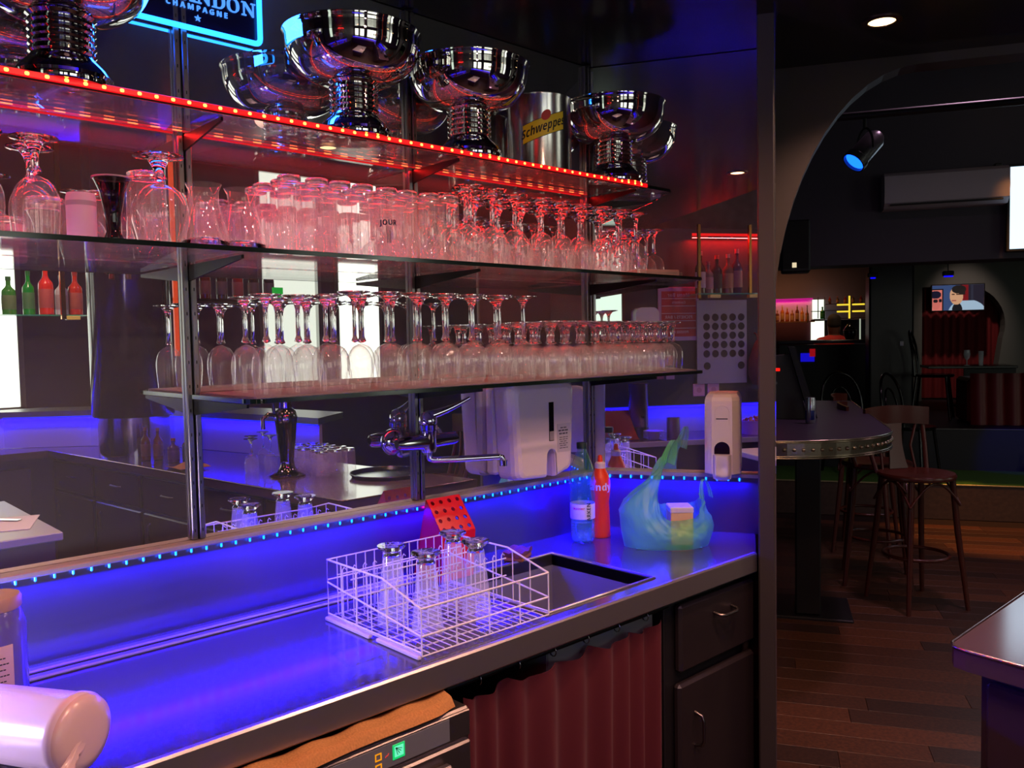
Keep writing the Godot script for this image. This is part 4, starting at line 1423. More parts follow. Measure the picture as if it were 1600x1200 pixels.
	g.box(Vector3(-0.005, 0.085, 0), Vector3(0.03, 0.09, 0.12), 0.006)
	part("shade", g, mats["white_rail"], t)
	g = G.new()
	g.box(Vector3(0.0108, 0.085, 0), Vector3(0.002, 0.08, 0.11))
	part("lamp_face", g, glow("work_lamp_face", Color(1.0, 0.96, 0.94), 3.0), t)
	area("work_lamp_light", Vector3(-0.146, y + 0.085, 0.13), Vector3(1, -0.05, -0.12), Vector2(0.08, 0.11), Color(1.0, 0.94, 0.94), 1.0, Vector3(0, 1, 0))
	# white tub lying on its side, foil half torn off
	var ax := Vector3(0.52, 0, 0.854).normalized()
	var sx := Vector3.UP.cross(ax).normalized()
	var xf := Transform3D(Basis(sx, ax, sx.cross(ax)), Vector3.ZERO)
	t = thing("plastic_tub", "white plastic tub lying on its side, its lid film torn, beside the labelled jar", "tub", Vector3(0.340, y + 0.0575, 0.520))
	g = G.new()
	g.lathe([Vector2(0, -0.21), Vector2(0.048, -0.21), Vector2(0.052, -0.205), Vector2(0.0545, -0.02), Vector2(0.0565, -0.016), Vector2(0.0565, -0.006), Vector2(0.054, -0.002)], 40, xf, 40)
	part("body", g, mat("tub_white", Color(0.86, 0.76, 0.80), 0.25), t)
	g = G.new()
	g.lathe([Vector2(0.054, -0.003), Vector2(0.052, 0.004), Vector2(0.038, 0.009), Vector2(0.018, 0.011), Vector2(0, 0.0115)], 40, xf, 60)
	part("foil_lid", g, mat("tub_foil", Color(0.84, 0.70, 0.68), 0.22), t)
	g = G.new()
	g.sheet(func(u: float, v: float) -> Vector3:
		var l := Vector3(-0.006 - 0.058 * u + 0.004 * sin(v * 11.0), 0.010 + 0.020 * v * u, -0.002 + 0.0 * u)
		var zz := 0.004 + 0.050 * u * 0.75 + (v - 0.5) * 0.022 * (1.0 - 0.3 * u) + 0.003 * sin(u * 16.0) * v
		return xf * Vector3(l.x * -1.0 * -1.0, l.y, -zz * -1.0), 16, 6, 0.0012)
	part("torn_flap", g, mats["tub_foil"], t)


func plastic_bag() -> void:
	var y := WORKTOP + 0.001
	var film := mat("bag_film", Color(0.40, 0.80, 0.42, 0.62), 0.34)
	film.transparency = BaseMaterial3D.TRANSPARENCY_ALPHA
	film.backlight_enabled = true
	film.backlight = Color(0.4, 0.65, 0.4)
	film.cull_mode = BaseMaterial3D.CULL_DISABLED
	var t := thing("plastic_bag", "thin translucent green plastic bag with its handles up, right of the orange bottle", "bag", Vector3(1.985, y, 0.315), deg_to_rad(-43))
	var ns := FastNoiseLite.new()
	ns.seed = 5
	ns.frequency = 9.0
	var f := func(u: float, v: float) -> Vector3:
		var th := u * TAU
		var c := cos(th)
		var s := sin(th)
		var wl := pow(maxf(0.0, -c), 1.6)
		var wr := pow(maxf(0.0, c), 5.0)
		var bulge := 1.0 + 0.13 * sin(PI * minf(1.0, v * 1.15)) + 0.02 * sin(th * 7.0 + v * 3.0)
		var base := Vector3(c * 0.122 * bulge, 0, s * 0.080 * bulge)
		var rim := Vector3(c * 0.115, 0.085 + (0.02 if s < 0.0 else 0.0), s * 0.078)
		rim = rim.lerp(Vector3(0.0 + 0.018 * s, 0.262, 0.02 * s), clampf(wl * 1.15, 0.0, 1.0))
		rim = rim.lerp(Vector3(0.105, 0.150, 0.018 * s), clampf(wr, 0.0, 1.0))
		var q := smoothstep(0.35, 1.0, v)
		var p := base.lerp(Vector3(rim.x, 0, rim.z), q)
		p.y = rim.y * v
		var w := 0.010 * v * ns.get_noise_3d(p.x * 6.0, p.y * 3.0, p.z * 6.0) + 0.004 * sin(th * 11.0 + 4.0 * v) * v
		return p + Vector3(c, 0.2, s) * w
	var g := G.new()
	g.sheet(f, 64, 26, 0.0, true)
	part("film", g, film, t)
	g = G.new()
	g.sheet(func(u: float, v: float) -> Vector3: return Vector3((u - 0.5) * 0.19, 0.002 + 0.0006 * sin(u * 20.0), (v - 0.5) * 0.12), 10, 6)
	part("bottom_film", g, film, t)
	var hands := [[Vector3(-0.012, 0.235, 0.0), 0.072, 0.30, 0.017], [Vector3(0.105, 0.135, 0.0), 0.055, -0.15, 0.011]]
	for q in hands:
		var o: Vector3 = q[0]
		var hgt: float = q[1]
		var lean: float = q[2]
		var wid: float = q[3]
		g = G.new()
		g.sheet(func(u: float, v: float) -> Vector3:
			var a := PI * u
			var c := Vector3(o.x + 0.020 * (0.5 - 0.5 * cos(a)) * 1.6 + lean * hgt * sin(a), o.y + hgt * sin(a), o.z + 0.012 * cos(a))
			var ww := wid * (1.0 - 0.35 * sin(a))
			return c + Vector3((v - 0.5) * ww * 1.2, (v - 0.5) * ww * 0.5 * cos(a), (v - 0.5) * ww * 0.6 + 0.003 * sin(v * 14.0 + u * 5.0)), 20, 6)
		part("handle", g, film, t)
	# what lies in the bag
	var xf := Transform3D(Basis(Vector3.UP, deg_to_rad(-43)), Vector3(1.985, y + 0.003, 0.315))
	t = thing("white_carton", "small white carton peeping out of the plastic bag", "carton", xf * Vector3(0.042, 0, 0.0), deg_to_rad(-43))
	g = G.new()
	g.box(Vector3(0, 0.05, 0), Vector3(0.066, 0.10, 0.07), 0.002)
	part("box", g, mat("carton_cream", Color(0.86, 0.70, 0.52), 0.6), t)
	g = G.new()
	g.box(Vector3(0, 0.103, 0), Vector3(0.069, 0.018, 0.073), 0.003)
	part("lid", g, mat("carton_lid", Color(0.82, 0.78, 0.86), 0.6), t)


# ---------------------------------------------------------------- below the worktop
func under_counter() -> void:
	var steel := steel_mat("machine_steel", Color(0.52, 0.48, 0.47), 0.3)
	# glass washer
	var t := thing("glass_washer", "steel glass washer with lit buttons under the worktop", "dishwasher", Vector3(0.0, 0.0, 0.0))
	var g := G.new()
	g.bx(0.40, 0.992, 0.02, 0.872, 0.06, 0.596, 0.004)
	part("case", g, steel, t)
	g = G.new()
	g.bx(0.402, 0.990, 0.818, 0.868, 0.596, 0.601, 0.002)
	part("control_strip", g, steel, t)
	g = G.new()
	g.bx(0.60, 0.940, 0.822, 0.864, 0.601, 0.6018, 0.0005)
	part("control_panel", g, mat("panel_grey", Color(0.42, 0.42, 0.44), 0.35), t)
	g = G.new()
	g.bx(0.404, 0.988, 0.10, 0.812, 0.590, 0.606, 0.004)
	var door := part("door", g, steel, t)
	g = G.new()
	g.bx(0.47, 0.93, 0.772, 0.790, 0.606, 0.628, 0.006)
	part("handle", g, steel, door)
	g = G.new()
	g.bx(0.812, 0.838, 0.832, 0.859, 0.6018, 0.6032, 0.0006)
	part("button_lit_green", g, glow("display_green", Color(0.08, 0.85, 0.45), 0.9), t)
	g = G.new()
	g.bx(0.8155, 0.8345, 0.8365, 0.8555, 0.6032, 0.6040, 0.0003)
	part("button_face_lit", g, glow("display_mint", Color(0.45, 1.0, 0.78), 0.95), t)
	g = G.new()
	for k in 4:
		var a := -0.3 - k * 0.33
		g.tube([Vector3(0.8175, 0.8535, 0.6043), Vector3(0.8175 + 0.014 * cos(a), 0.8535 + 0.014 * sin(a), 0.6043)], 0.0006, 4)
	part("spray_symbol", g, mat("ink_green", Color(0.02, 0.20, 0.14), 0.5), t)
	for yy in [0.848, 0.829]:
		g = G.new()
		var yl := glow("display_amber", Color(1.0, 0.62, 0.05), 0.9)
		for e in [[-0.0055, 0.0, 0.002, 0.013], [0.0055, 0.0, 0.002, 0.013], [0.0, -0.0055, 0.013, 0.002], [0.0, 0.0055, 0.013, 0.002]]:
			g.box(Vector3(0.7825 + e[0], yy + e[1], 0.6024), Vector3(e[2], e[3], 0.0012))
		part("indicator_lit", g, yl, t)
	g = G.new()
	g.tube([Vector3(0.797, 0.842, 0.6024), Vector3(0.799, 0.845, 0.6024), Vector3(0.801, 0.844, 0.6024), Vector3(0.804, 0.848, 0.6024)], 0.0008, 4)
	part("warning_lit", g, glow("display_red", Color(1.0, 0.25, 0.2), 0.9), t)
	# yellow cloth lying along the washer's top
	g = G.new()
	g.sheet(func(u: float, v: float) -> Vector3:
		var x := 0.47 + 0.49 * u
		var w := 0.078 + 0.010 * sin(u * 9.0) - 0.018 * smoothstep(0.9, 1.0, u)
		var z := 0.566 + (v - 0.5) * w + 0.006 * sin(u * 5.0)
		var roll := 0.019 * sin(PI * v) + 0.006 * exp(-pow((v - 0.85) / 0.12, 2.0))
		return Vector3(x, 0.8765 + roll + 0.003 * sin(u * 31.0 + v * 3.0) * sin(PI * v), z), 60, 12, 0.004)
	var cm := mat("cloth_ochre", Color(0.80, 0.55, 0.30), 0.95)
	textured(cm, noise_tex(0.08, Color(0.75, 0.75, 0.75), Color(1, 1, 1), 41), Vector3(5, 5, 5))
	tag(part("cleaning_cloth", g, cm, self), "ochre cleaning cloth folded along the top of the glass washer", "cloth")
	# curtain on a rail
	t = thing("curtain", "dark red curtain hanging below the sink", "curtain")
	g = G.new()
	var folds := func(u: float, v: float) -> Vector3:
		var x := 1.03 + 0.645 * u
		var sag := 0.016 * absf(sin(u * PI * 5.0))
		var amp := 0.009 + 0.009 * v
		var z := 0.528 + amp * sin(u * 52.0 + 1.9 * sin(u * 7.0)) + 0.005 * sin(u * 17.0 + 2.0) - 0.01 * v
		return Vector3(x, lerpf(0.855 - sag, 0.05, v), z)
	g.sheet(folds, 220, 16, 0.002)
	var cu := mat("curtain_cloth", Color(0.34, 0.05, 0.10), 0.9)
	cu.rim_enabled = true
	cu.rim = 0.3
	part("fabric", g, cu, t)
	g = G.new()
	g.tube([Vector3(1.0, 0.876, 0.515), Vector3(1.72, 0.876, 0.515)], 0.006, 10)
	part("rail", g, mat("rail_black", Color(0.04, 0.04, 0.04), 0.4, 0.5), t)
	for k in 6:
		g = G.new()
		var ring: Array = []
		var cx := 1.03 + 0.655 * (k + 0.5) / 6.0
		for i in 10:
			var a := TAU * i / 10
			ring.append(Vector3(cx, 0.872 + 0.012 * cos(a), 0.515 + 0.010 * sin(a)))
		g.tube(ring, 0.0014, 6, true)
		part("hook", g, mat("hook_steel", Color(0.7, 0.68, 0.66), 0.25, 1.0), t)
	# dark drawer unit
	var lam := mat("dark_laminate", Color(0.155, 0.12, 0.125), 0.38)
	t = thing("drawer_unit", "dark cabinet with one drawer above a door, right of the red curtain", "cabinet")
	g = G.new()
	g.bx(1.70, 2.055, 0.0, 0.90, 0.05, 0.520, 0.002)
	part("body", g, mat("dark_carcass", Color(0.10, 0.08, 0.085), 0.5), t)
	g = G.new()
	g.bx(1.738, 2.09, 0.700, 0.878, 0.520, 0.545, 0.008)
	var dr := part("drawer", g, lam, t)
	g = G.new()
	g.tube([Vector3(1.885, 0.828, 0.546), Vector3(1.887, 0.824, 0.566), Vector3(1.90, 0.822, 0.572), Vector3(1.955, 0.822, 0.572), Vector3(1.968, 0.824, 0.566), Vector3(1.97, 0.828, 0.546)], 0.0045, 8)
	part("handle", g, mat("handle_nickel", Color(0.5, 0.46, 0.44), 0.3, 1.0), dr)
	g = G.new()
	g.bx(1.732, 2.09, 0.06, 0.672, 0.520, 0.545, 0.008)
	var dd := part("door", g, lam, t)
	g = G.new()
	g.tube([Vector3(1.795, 0.585, 0.546), Vector3(1.797, 0.580, 0.566), Vector3(1.798, 0.565, 0.572), Vector3(1.798, 0.515, 0.572), Vector3(1.797, 0.502, 0.566), Vector3(1.795, 0.497, 0.546)], 0.0045, 8)
	part("handle", g, mats["handle_nickel"], dd)


# ---------------------------------------------------------------- bottles
# kinds: 0 round-shouldered spirit, 1 tall slim, 2 squat
func bottle(called: String, label: String, at: Vector3, h: float, r: float, c: Color, cap: Color, lab: Color, group := "", upside := false, clear := false) -> Node3D:
	var t := thing(called, label, "bottle", at, 0.0, group)
	var xf := flip(h) if upside else Transform3D()
	var g := G.new()
	g.lathe([Vector2(0, 0.002), Vector2(r * 0.8, 0), Vector2(r, h * 0.02), Vector2(r, h * 0.58), Vector2(r * 0.93, h * 0.64), Vector2(r * 0.45, h * 0.73), Vector2(r * 0.34, h * 0.78), Vector2(r * 0.34, h * 0.92), Vector2(0, h * 0.92)], 18, xf, 50)
	var key := "bottle_%s" % c.to_html(false)
	var m: StandardMaterial3D
	if clear:
		m = pane(key + "_clear", c, 0.35, 0.03)
	else:
		m = mat(key, c, 0.12)
	part("body", g, m, t)
	g = G.new()
	g.lathe([Vector2(0, h * 0.90), Vector2(r * 0.40, h * 0.90), Vector2(r * 0.40, h), Vector2(0, h)], 14, xf)
	part("cap", g, mat("cap_%s" % cap.to_html(false), cap, 0.35), t)
	g = G.new()
	g.lathe([Vector2(r * 1.005, h * 0.14), Vector2(r * 1.02, h * 0.15), Vector2(r * 1.02, h * 0.50), Vector2(r * 1.005, h * 0.51)], 18, xf)
	part("label", g, mat("lab_%s" % lab.to_html(false), lab, 0.6), t)
	return t


# ---------------------------------------------------------------- the bar behind the photographer (seen in the mirror)
func front_bar() -> void:
	var topm := mat("bar_top", Color(0.30, 0.24, 0.28), 0.13)
	var lam := mat("bar_laminate", Color(0.22, 0.18, 0.21), 0.35)
	var t := thing("bar_counter", "dark glossy bar counter with a rounded corner, at the lower right", "counter")
	var g := G.new()
	var inner := [Vector2(1.446, 4.10), Vector2(1.792, 1.20), Vector2(1.80, 1.175), Vector2(1.825, 1.163)]
	var outer := [Vector2(2.52, 1.163), Vector2(2.44, 1.75), Vector2(2.30, 2.65), Vector2(2.07, 3.62), Vector2(1.72, 4.14), Vector2(1.28, 4.46), Vector2(-1.6, 4.50)]
	var pl: Array = [Vector2(-1.6, 4.08)]
	pl.append_array(inner); pl.append_array(outer)
	slab(g, pl, 0.878, 0.92)
	part("counter_top", g, topm, t)
	g = G.new()
	var edge: Array = []
	for q in inner: edge.append(Vector3(q.x, 0.9195, q.y))
	edge.append(Vector3(2.50, 0.9195, 1.163))
	g.tube(edge, 0.0035, 8)
	part("edge_trim", g, mat("edge_copper", Color(0.80, 0.66, 0.62), 0.2, 1.0), t)
	g = G.new()
	slab(g, [Vector2(-1.6, 4.14), Vector2(1.50, 4.16), Vector2(1.855, 1.21), Vector2(2.46, 1.21), Vector2(2.24, 2.65), Vector2(2.01, 3.60), Vector2(1.66, 4.10), Vector2(1.25, 4.40), Vector2(-1.6, 4.44)], 0.0, 0.878)
	part("carcass", g, lam, t)
	g = G.new()
	g.box(Vector3(2.18, 0.42, 1.205), Vector3(0.50, 0.78, 0.022), 0.010)
	var ep := part("end_panel", g, mat("bar_panel", Color(0.24, 0.19, 0.22), 0.3), t)
	# drawers and doors on the bartender's side
	var a := Vector3(1.855, 0, 1.21)
	var b := Vector3(1.50, 0, 4.16)
	var d := (b - a).normalized()
	var nrm := Vector3(-d.z, 0, d.x)
	if nrm.x > 0: nrm = -nrm
	for k in 5:
		var c := a.lerp(b, (k + 0.5) / 5.0) + nrm * 0.010
		var xf := Transform3D(Basis(d, Vector3.UP, d.cross(Vector3.UP)), c)
		g = G.new()
		g.box(Vector3(0, 0.76, 0), Vector3(0.56, 0.18, 0.022), 0.006, xf)
		var dr := part("drawer", g, mats["bar_panel"], t)
		g = G.new()
		var o := (nrm * 0.024)
		g.tube([xf * Vector3(-0.06, 0.77, 0) + o * 0.5, xf * Vector3(-0.05, 0.77, 0) + o, xf * Vector3(0.05, 0.77, 0) + o, xf * Vector3(0.06, 0.77, 0) + o * 0.5], 0.005, 6)
		part("handle", g, mats["handle_nickel"], dr)
		g = G.new()
		g.box(Vector3(0, 0.36, 0), Vector3(0.56, 0.58, 0.022), 0.006, xf)
		var dd := part("door", g, mats["bar_panel"], t)
		g = G.new()
		g.tube([xf * Vector3(0.2, 0.50, 0) + o * 0.5, xf * Vector3(0.2, 0.51, 0) + o, xf * Vector3(0.2, 0.59, 0) + o, xf * Vector3(0.2, 0.60, 0) + o * 0.5], 0.005, 6)
		part("handle", g, mats["handle_nickel"], dd)
	for k in 3:
		g = G.new()
		g.box(Vector3(1.0 - k * 0.75, 0.42, 4.135), Vector3(0.70, 0.80, 0.022), 0.006)
		var dd := part("door", g, mats["bar_panel"], t)
		g = G.new()
		g.tube([Vector3(0.8 - k * 0.75, 0.72, 4.118), Vector3(1.0 - k * 0.75, 0.72, 4.112), Vector3(1.1 - k * 0.75, 0.72, 4.118)], 0.005, 6)
		part("handle", g, mats["handle_nickel"], dd)
	# raised guests' ledge with blue light below it
	t = thing("raised_bar_ledge", "raised guest ledge of the front bar, lit blue from below, seen in the mirror", "bar ledge")
	g = G.new()
	var inn: Array = []
	var outl: Array = []
	for i in outer.size():
		var q: Vector2 = outer[i]
		if q.y < 2.3:
			q = outer[1].lerp(outer[2], 0.6) if i == 1 else outer[1].lerp(outer[2], 0.6)
		inn.append(q + Vector2(-0.03, -0.03))
		outl.append(q + Vector2(0.28, 0.22))
	var pl2: Array = []
	for i in range(1, outer.size()): pl2.append(inn[i])
	for i in range(outer.size() - 1, 0, -1): pl2.append(outl[i])
	slab(g, pl2, 1.125, 1.16)
	part("ledge_top", g, mat("ledge_steel", Color(0.55, 0.55, 0.56), 0.3, 0.8), t)
	var bs := mat("blue_board", Color(0.62, 0.60, 0.66), 0.45)
	for i in range(1, outer.size() - 1):
		var p: Vector2 = inn[i] + Vector2(0.03, 0.03)
		var q: Vector2 = inn[i + 1] + Vector2(0.03, 0.03)
		var dd := Vector3(q.x - p.x, 0, q.y - p.y)
		var nn := Vector3(dd.z, 0, -dd.x).normalized()
		if nn.dot(Vector3(0.5, 0, 2.0) - Vector3(p.x, 0, p.y)) < 0: nn = -nn
		g = G.new()
		g.box(Vector3.ZERO, Vector3(dd.length(), 0.20, 0.02), 0.0, Transform3D(Basis(dd.normalized(), Vector3.UP, dd.normalized().cross(Vector3.UP)), Vector3((p.x + q.x) / 2, 1.022, (p.y + q.y) / 2)))
		part("back_board", g, bs, t)
		g = G.new()
		g.box(Vector3.ZERO, Vector3(dd.length() * 0.98, 0.006, 0.010), 0.0, Transform3D(Basis(dd.normalized(), Vector3.UP, dd.normalized().cross(Vector3.UP)), Vector3((p.x + q.x) / 2, 1.120, (p.y + q.y) / 2) + nn * 0.018))
		part("blue_led_tape", g, glow("blue_tape_glow", Color(0.08, 0.12, 1.0), 2.0), t)
		area("blue_ledge_light", Vector3((p.x + q.x) / 2, 1.114, (p.y + q.y) / 2) + nn * 0.022, Vector3(0, -1, 0) - nn * 0.05, Vector2(dd.length(), 0.01), BLUE, 0.55 * dd.length(), dd)
	# dark column on the counter
	t = thing("bar_column", "thick black column with polished foot standing on the front bar, seen in the mirror", "column", Vector3(1.765, 0.92, 3.46))
	g = G.new()
	g.lathe([Vector2(0, 0), Vector2(0.20, 0), Vector2(0.20, 0.25), Vector2(0, 0.25)], 40)
	part("polished_foot", g, mat("column_steel", Color(0.7, 0.66, 0.68), 0.12, 1.0), t)
	g = G.new()
	g.lathe([Vector2(0, 0.235), Vector2(0.225, 0.235), Vector2(0.23, 0.245), Vector2(0.23, 2.68), Vector2(0, 2.68)], 48)
	part("shaft", g, mat("column_black", Color(0.16, 0.15, 0.18), 0.12), t)
	for k in 2:
		var at := Vector3([1.60, 1.68][k], 1.955, [3.24, 3.205][k])
		var o := bottle("upturned_bottle", ["upturned bottle with red dispenser on the black column, left of the pair", "upturned bottle with pale dispenser on the black column, right of the pair"][k], at, 0.27, 0.036, [Color(0.25, 0.06, 0.05), Color(0.35, 0.33, 0.33)][k], [Color(0.6, 0.05, 0.05), Color(0.6, 0.45, 0.3)][k], Color(0.5, 0.5, 0.52), "upturned bottles on the column", true)
		g = G.new()
		g.bx(-0.012, 0.012, 0.03, 0.25, 0.036, 0.06)
		part("bracket", g, mats["bracket_black"], o)
	# beer font
	t = thing("beer_tap", "tall chrome beer tap on the front bar, seen in the mirror below the lowest shelf", "beer tap", Vector3(1.97, 0.92, 1.95))
	g = G.new()
	g.lathe([Vector2(0, 0), Vector2(0.085, 0), Vector2(0.088, 0.008), Vector2(0.05, 0.022), Vector2(0.036, 0.05), Vector2(0.033, 0.08), Vector2(0.052, 0.26), Vector2(0.056, 0.29), Vector2(0.048, 0.32), Vector2(0.03, 0.335), Vector2(0.03, 0.38), Vector2(0, 0.39)], 32, Transform3D(), 45)
	part("column", g, mat("tap_bronze", Color(0.62, 0.55, 0.52), 0.1, 1.0), t)
	g = G.new()
	g.tube([Vector3(-0.03, 0.30, 0), Vector3(-0.09, 0.31, 0), Vector3(-0.12, 0.29, 0), Vector3(-0.12, 0.24, 0)], 0.011, 10)
	part("spout", g, mats["tap_bronze"], t)
	g = G.new()
	g.tube([Vector3(-0.06, 0.31, 0), Vector3(-0.065, 0.36, 0), Vector3(-0.07, 0.45, 0)], 0.014, 10, false, [0.007, 0.011, 0.016])
	part("handle", g, mat("handle_black", Color(0.05, 0.05, 0.05), 0.3), t)
	# glasses on the counter
	var wg := stemmed(0.18, 0.034, 0.09, bowl_curve(0.09, 0.18, 0.036, 0.031))
	var wp := [[1.87, 2.13, "front"], [1.93, 2.25, "second"], [2.01, 2.20, "third"], [2.07, 2.40, "rearmost"]]
	for q in wp:
		place(wg, Vector3(q[0], 0.92, q[1]), 0, "inverted wine glass left of the beer tap on the front bar, %s of four" % q[2], "wine glasses on the front bar")
	var tb := tumbler("bar_tumbler", 0.125, 0.030, 0.034, 0.014, true)
	rows(tb, [2.08, 2.155, 2.23], [1.80, 1.89, 1.98, 2.07, 2.16], 0.92, ["nearest", "second", "third", "fourth", "farthest"], "inverted tumbler right of the beer tap, %s from the left, %s row", "tumblers on the front bar")
	# round tray
	t = thing("round_tray", "round black tray with a bright rim on the front bar, seen in the mirror", "tray", Vector3(2.30, 0.92, 1.58))
	g = G.new()
	g.lathe([Vector2(0, 0), Vector2(0.165, 0), Vector2(0.178, 0.018), Vector2(0.175, 0.019), Vector2(0.162, 0.005), Vector2(0, 0.005)], 48, Transform3D(), 30)
	part("dish", g, mat("tray_black", Color(0.04, 0.04, 0.045), 0.2), t)
	g = G.new()
	var rim: Array = []
	for k in 40:
		rim.append(Vector3(0.177 * cos(TAU * k / 40), 0.019, 0.177 * sin(TAU * k / 40)))
	g.tube(rim, 0.0025, 6, true)
	part("rim", g, mats["tap_chrome"], t)
	# small bottles and a cloth near the column
	bottle("miniature_bottle", "small tan bottle nearest the black column on the front bar", Vector3(1.70, 0.92, 3.10), 0.19, 0.026, Color(0.42, 0.24, 0.18), Color(0.55, 0.36, 0.22), Color(0.45, 0.30, 0.24), "small bottles on the front bar")
	bottle("miniature_bottle", "small tan bottle with a pale neck, second from the column on the front bar", Vector3(1.755, 0.92, 3.06), 0.185, 0.026, Color(0.45, 0.26, 0.20), Color(0.60, 0.44, 0.30), Color(0.48, 0.32, 0.26), "small bottles on the front bar")
	bottle("miniature_bottle", "small purple bottle with an orange stopper on the front bar", Vector3(1.78, 0.92, 2.90), 0.135, 0.032, Color(0.35, 0.14, 0.42), Color(0.65, 0.32, 0.14), Color(0.35, 0.16, 0.40), "small bottles on the front bar")
	bottle("miniature_bottle", "small blue-green bottle with a cork on the front bar", Vector3(1.845, 0.92, 2.84), 0.165, 0.036, Color(0.05, 0.22, 0.26), Color(0.55, 0.38, 0.16), Color(0.05, 0.16, 0.22), "small bottles on the front bar")
	g = G.new()
	g.sheet(func(u: float, v: float) -> Vector3: return Vector3(1.66 + 0.16 * u, 0.924 + 0.010 * sin(u * 7.0) * sin(v * 5.0) + 0.008, 2.50 + 0.20 * v), 14, 14, 0.003)
	tag(part("bar_cloth", g, mats["cloth_ochre"], self), "crumpled yellow cloth on the front bar, seen in the mirror beside the metal upright", "cloth")
	# hanging rack with bottles
	var brass := mat("brass", Color(0.75, 0.52, 0.26), 0.25, 1.0)
	t = thing("hanging_rack", "hanging glass bottle rack on brass posts, seen at the left of the mirror", "rack")
	g = G.new()
	g.bx(0.6, 1.80, 1.782, 1.79, 4.30, 4.56)
	part("glass_sheet", g, pane("rack_glass", Color(0.3, 0.8, 0.65), 0.45, 0.03), t)
	for x in [0.9, 1.62]:
		g = G.new()
		g.bx(x - 0.014, x + 0.014, 1.76, 3.6, 4.27, 4.298)
		part("post", g, brass, t)
		g = G.new()
		g.bx(x + 0.014, x + 0.10, 1.755, 1.782, 4.27, 4.31, 0.003)
		part("clip", g, mat("clip_yellow", Color(0.85, 0.80, 0.42), 0.3), t)
	var rk := [[1.24, 0.24, 0.045, Color(0.55, 0.75, 0.78), "clear squat bottle at the far left"], [1.34, 0.25, 0.042, Color(0.18, 0.50, 0.16), "green bottle with a pink label"], [1.455, 0.29, 0.036, Color(0.02, 0.55, 0.16), "tall bright green bottle"], [1.56, 0.34, 0.046, Color(0.80, 0.17, 0.12), "large orange-red bottle with a grey label"], [1.655, 0.27, 0.040, Color(0.70, 0.72, 0.75), "silver bottle"], [1.74, 0.30, 0.045, Color(0.70, 0.18, 0.12), "smaller orange-red bottle behind the brass post"]]
	for q in rk:
		bottle("rack_bottle", q[4] + " on the mirrored hanging rack", Vector3(q[0], 1.7905, 4.44), q[1], q[2], q[3], q[3] * 0.8, q[3].lerp(Color(0.5, 0.4, 0.4), 0.5), "bottles on the hanging rack")
	t = thing("added_rack_lamp", "added warm spotlight on a rod, brightening the hanging bottle rack", "spotlight", Vector3(1.30, 2.95, 3.55))  # unseen lamp added to brighten the bottles on the rack
	g = G.new()
	g.lathe([Vector2(0, 0.0), Vector2(0.045, 0.0), Vector2(0.045, 0.12), Vector2(0, 0.12)], 20)
	g.tube([Vector3(0, 0.12, 0), Vector3(0, 0.66, 0)], 0.008, 8)
	part("housing", g, mats["bracket_black"], t)
	g = G.new()
	g.lathe([Vector2(0, -0.004), Vector2(0.04, -0.004), Vector2(0.04, 0.0), Vector2(0, 0.0)], 20)
	part("lamp_lens", g, glow("added_rack_lamp_lens", Color(1.0, 0.80, 0.6), 4.0), t)
	spot("added_rack_lamp_beam", Vector3(1.30, 2.93, 3.55), Vector3(1.45, 1.7, 4.2), Color(1.0, 0.80, 0.66), 2.6, 38.0, 0.05, 0.8)
	# second shelf of bottles over the guests' side
	t = thing("bottle_shelf", "long shelf of bottles behind the front bar, seen in the mirror right of the column", "shelf")
	g = G.new()
	g.bx(2.2, 3.3, 1.885, 1.905, 4.1, 4.3)
	part("board", g, mats["bracket_black"], t)
	g = G.new()
	g.bx(2.27, 2.30, 1.5, 3.6, 4.08, 4.1)
	part("post", g, glow("orange_post_glow", Color(1.0, 0.32, 0.12), 0.7), t)  # this post is given an orange glow of its own
	g = G.new()
	g.bx(3.02, 3.10, 1.95, 2.0, 4.08, 4.1)
	g.bx(3.06, 3.09, 1.86, 2.0, 4.08, 4.1)
	part("green_lit_bracket", g, glow("green_lit_glow", Color(0.05, 0.9, 0.3), 0.45), t)  # green light on the bracket, put in as its own glow
	var cols := [Color(0.10, 0.10, 0.10), Color(0.35, 0.08, 0.06), Color(0.16, 0.12, 0.12), Color(0.55, 0.09, 0.08), Color(0.22, 0.14, 0.10), Color(0.12, 0.11, 0.13)]
	for k in 6:
		bottle("shelf_bottle", ["black", "dark red", "brown-black", "bright red", "amber", "charcoal"][k] + " bottle on the long shelf right of the column, seen in the mirror", Vector3(2.42 + k * 0.125, 1.905, 4.2), 0.26, 0.04, cols[k], cols[k] * 0.7, cols[k].lerp(Color(0.6, 0.5, 0.5), 0.35), "bottles on the long shelf")
	# cart with papers beside the photographer
	t = thing("service_cart", "low cart with a pale laminate top, reflected at the lower left", "cart", Vector3(0.53, 0, 1.85))
	g = G.new()
	g.box(Vector3(0, 0.905, 0), Vector3(0.59, 0.03, 0.86), 0.004)
	part("cart_top", g, mat("cart_top", Color(0.60, 0.62, 0.58), 0.35), t)
	g = G.new()
	g.box(Vector3(0, 0.46, 0), Vector3(0.55, 0.86, 0.82), 0.004)
	part("cart_body", g, lam, t)
	g = G.new()
	g.box(Vector3.ZERO, Vector3(0.21, 0.002, 0.28), 0.0, Transform3D(Basis(Vector3.UP, 0.35), Vector3(0.70, 0.9215, 1.72)))
	tag(part("paper_sheet", g, mat("paper_white", Color(0.80, 0.80, 0.76), 0.8), self), "sheet of printed paper on the cart, reflected at the lower left", "paper")
	t = thing("knife", "knife with a long blade resting on the paper on the cart", "knife", Vector3(0.67, 0.926, 1.85), 0.9)
	g = G.new()
	g.box(Vector3(0.05, 0, 0), Vector3(0.19, 0.003, 0.026), 0.001)
	part("blade", g, mats["tap_chrome"], t)
	g = G.new()
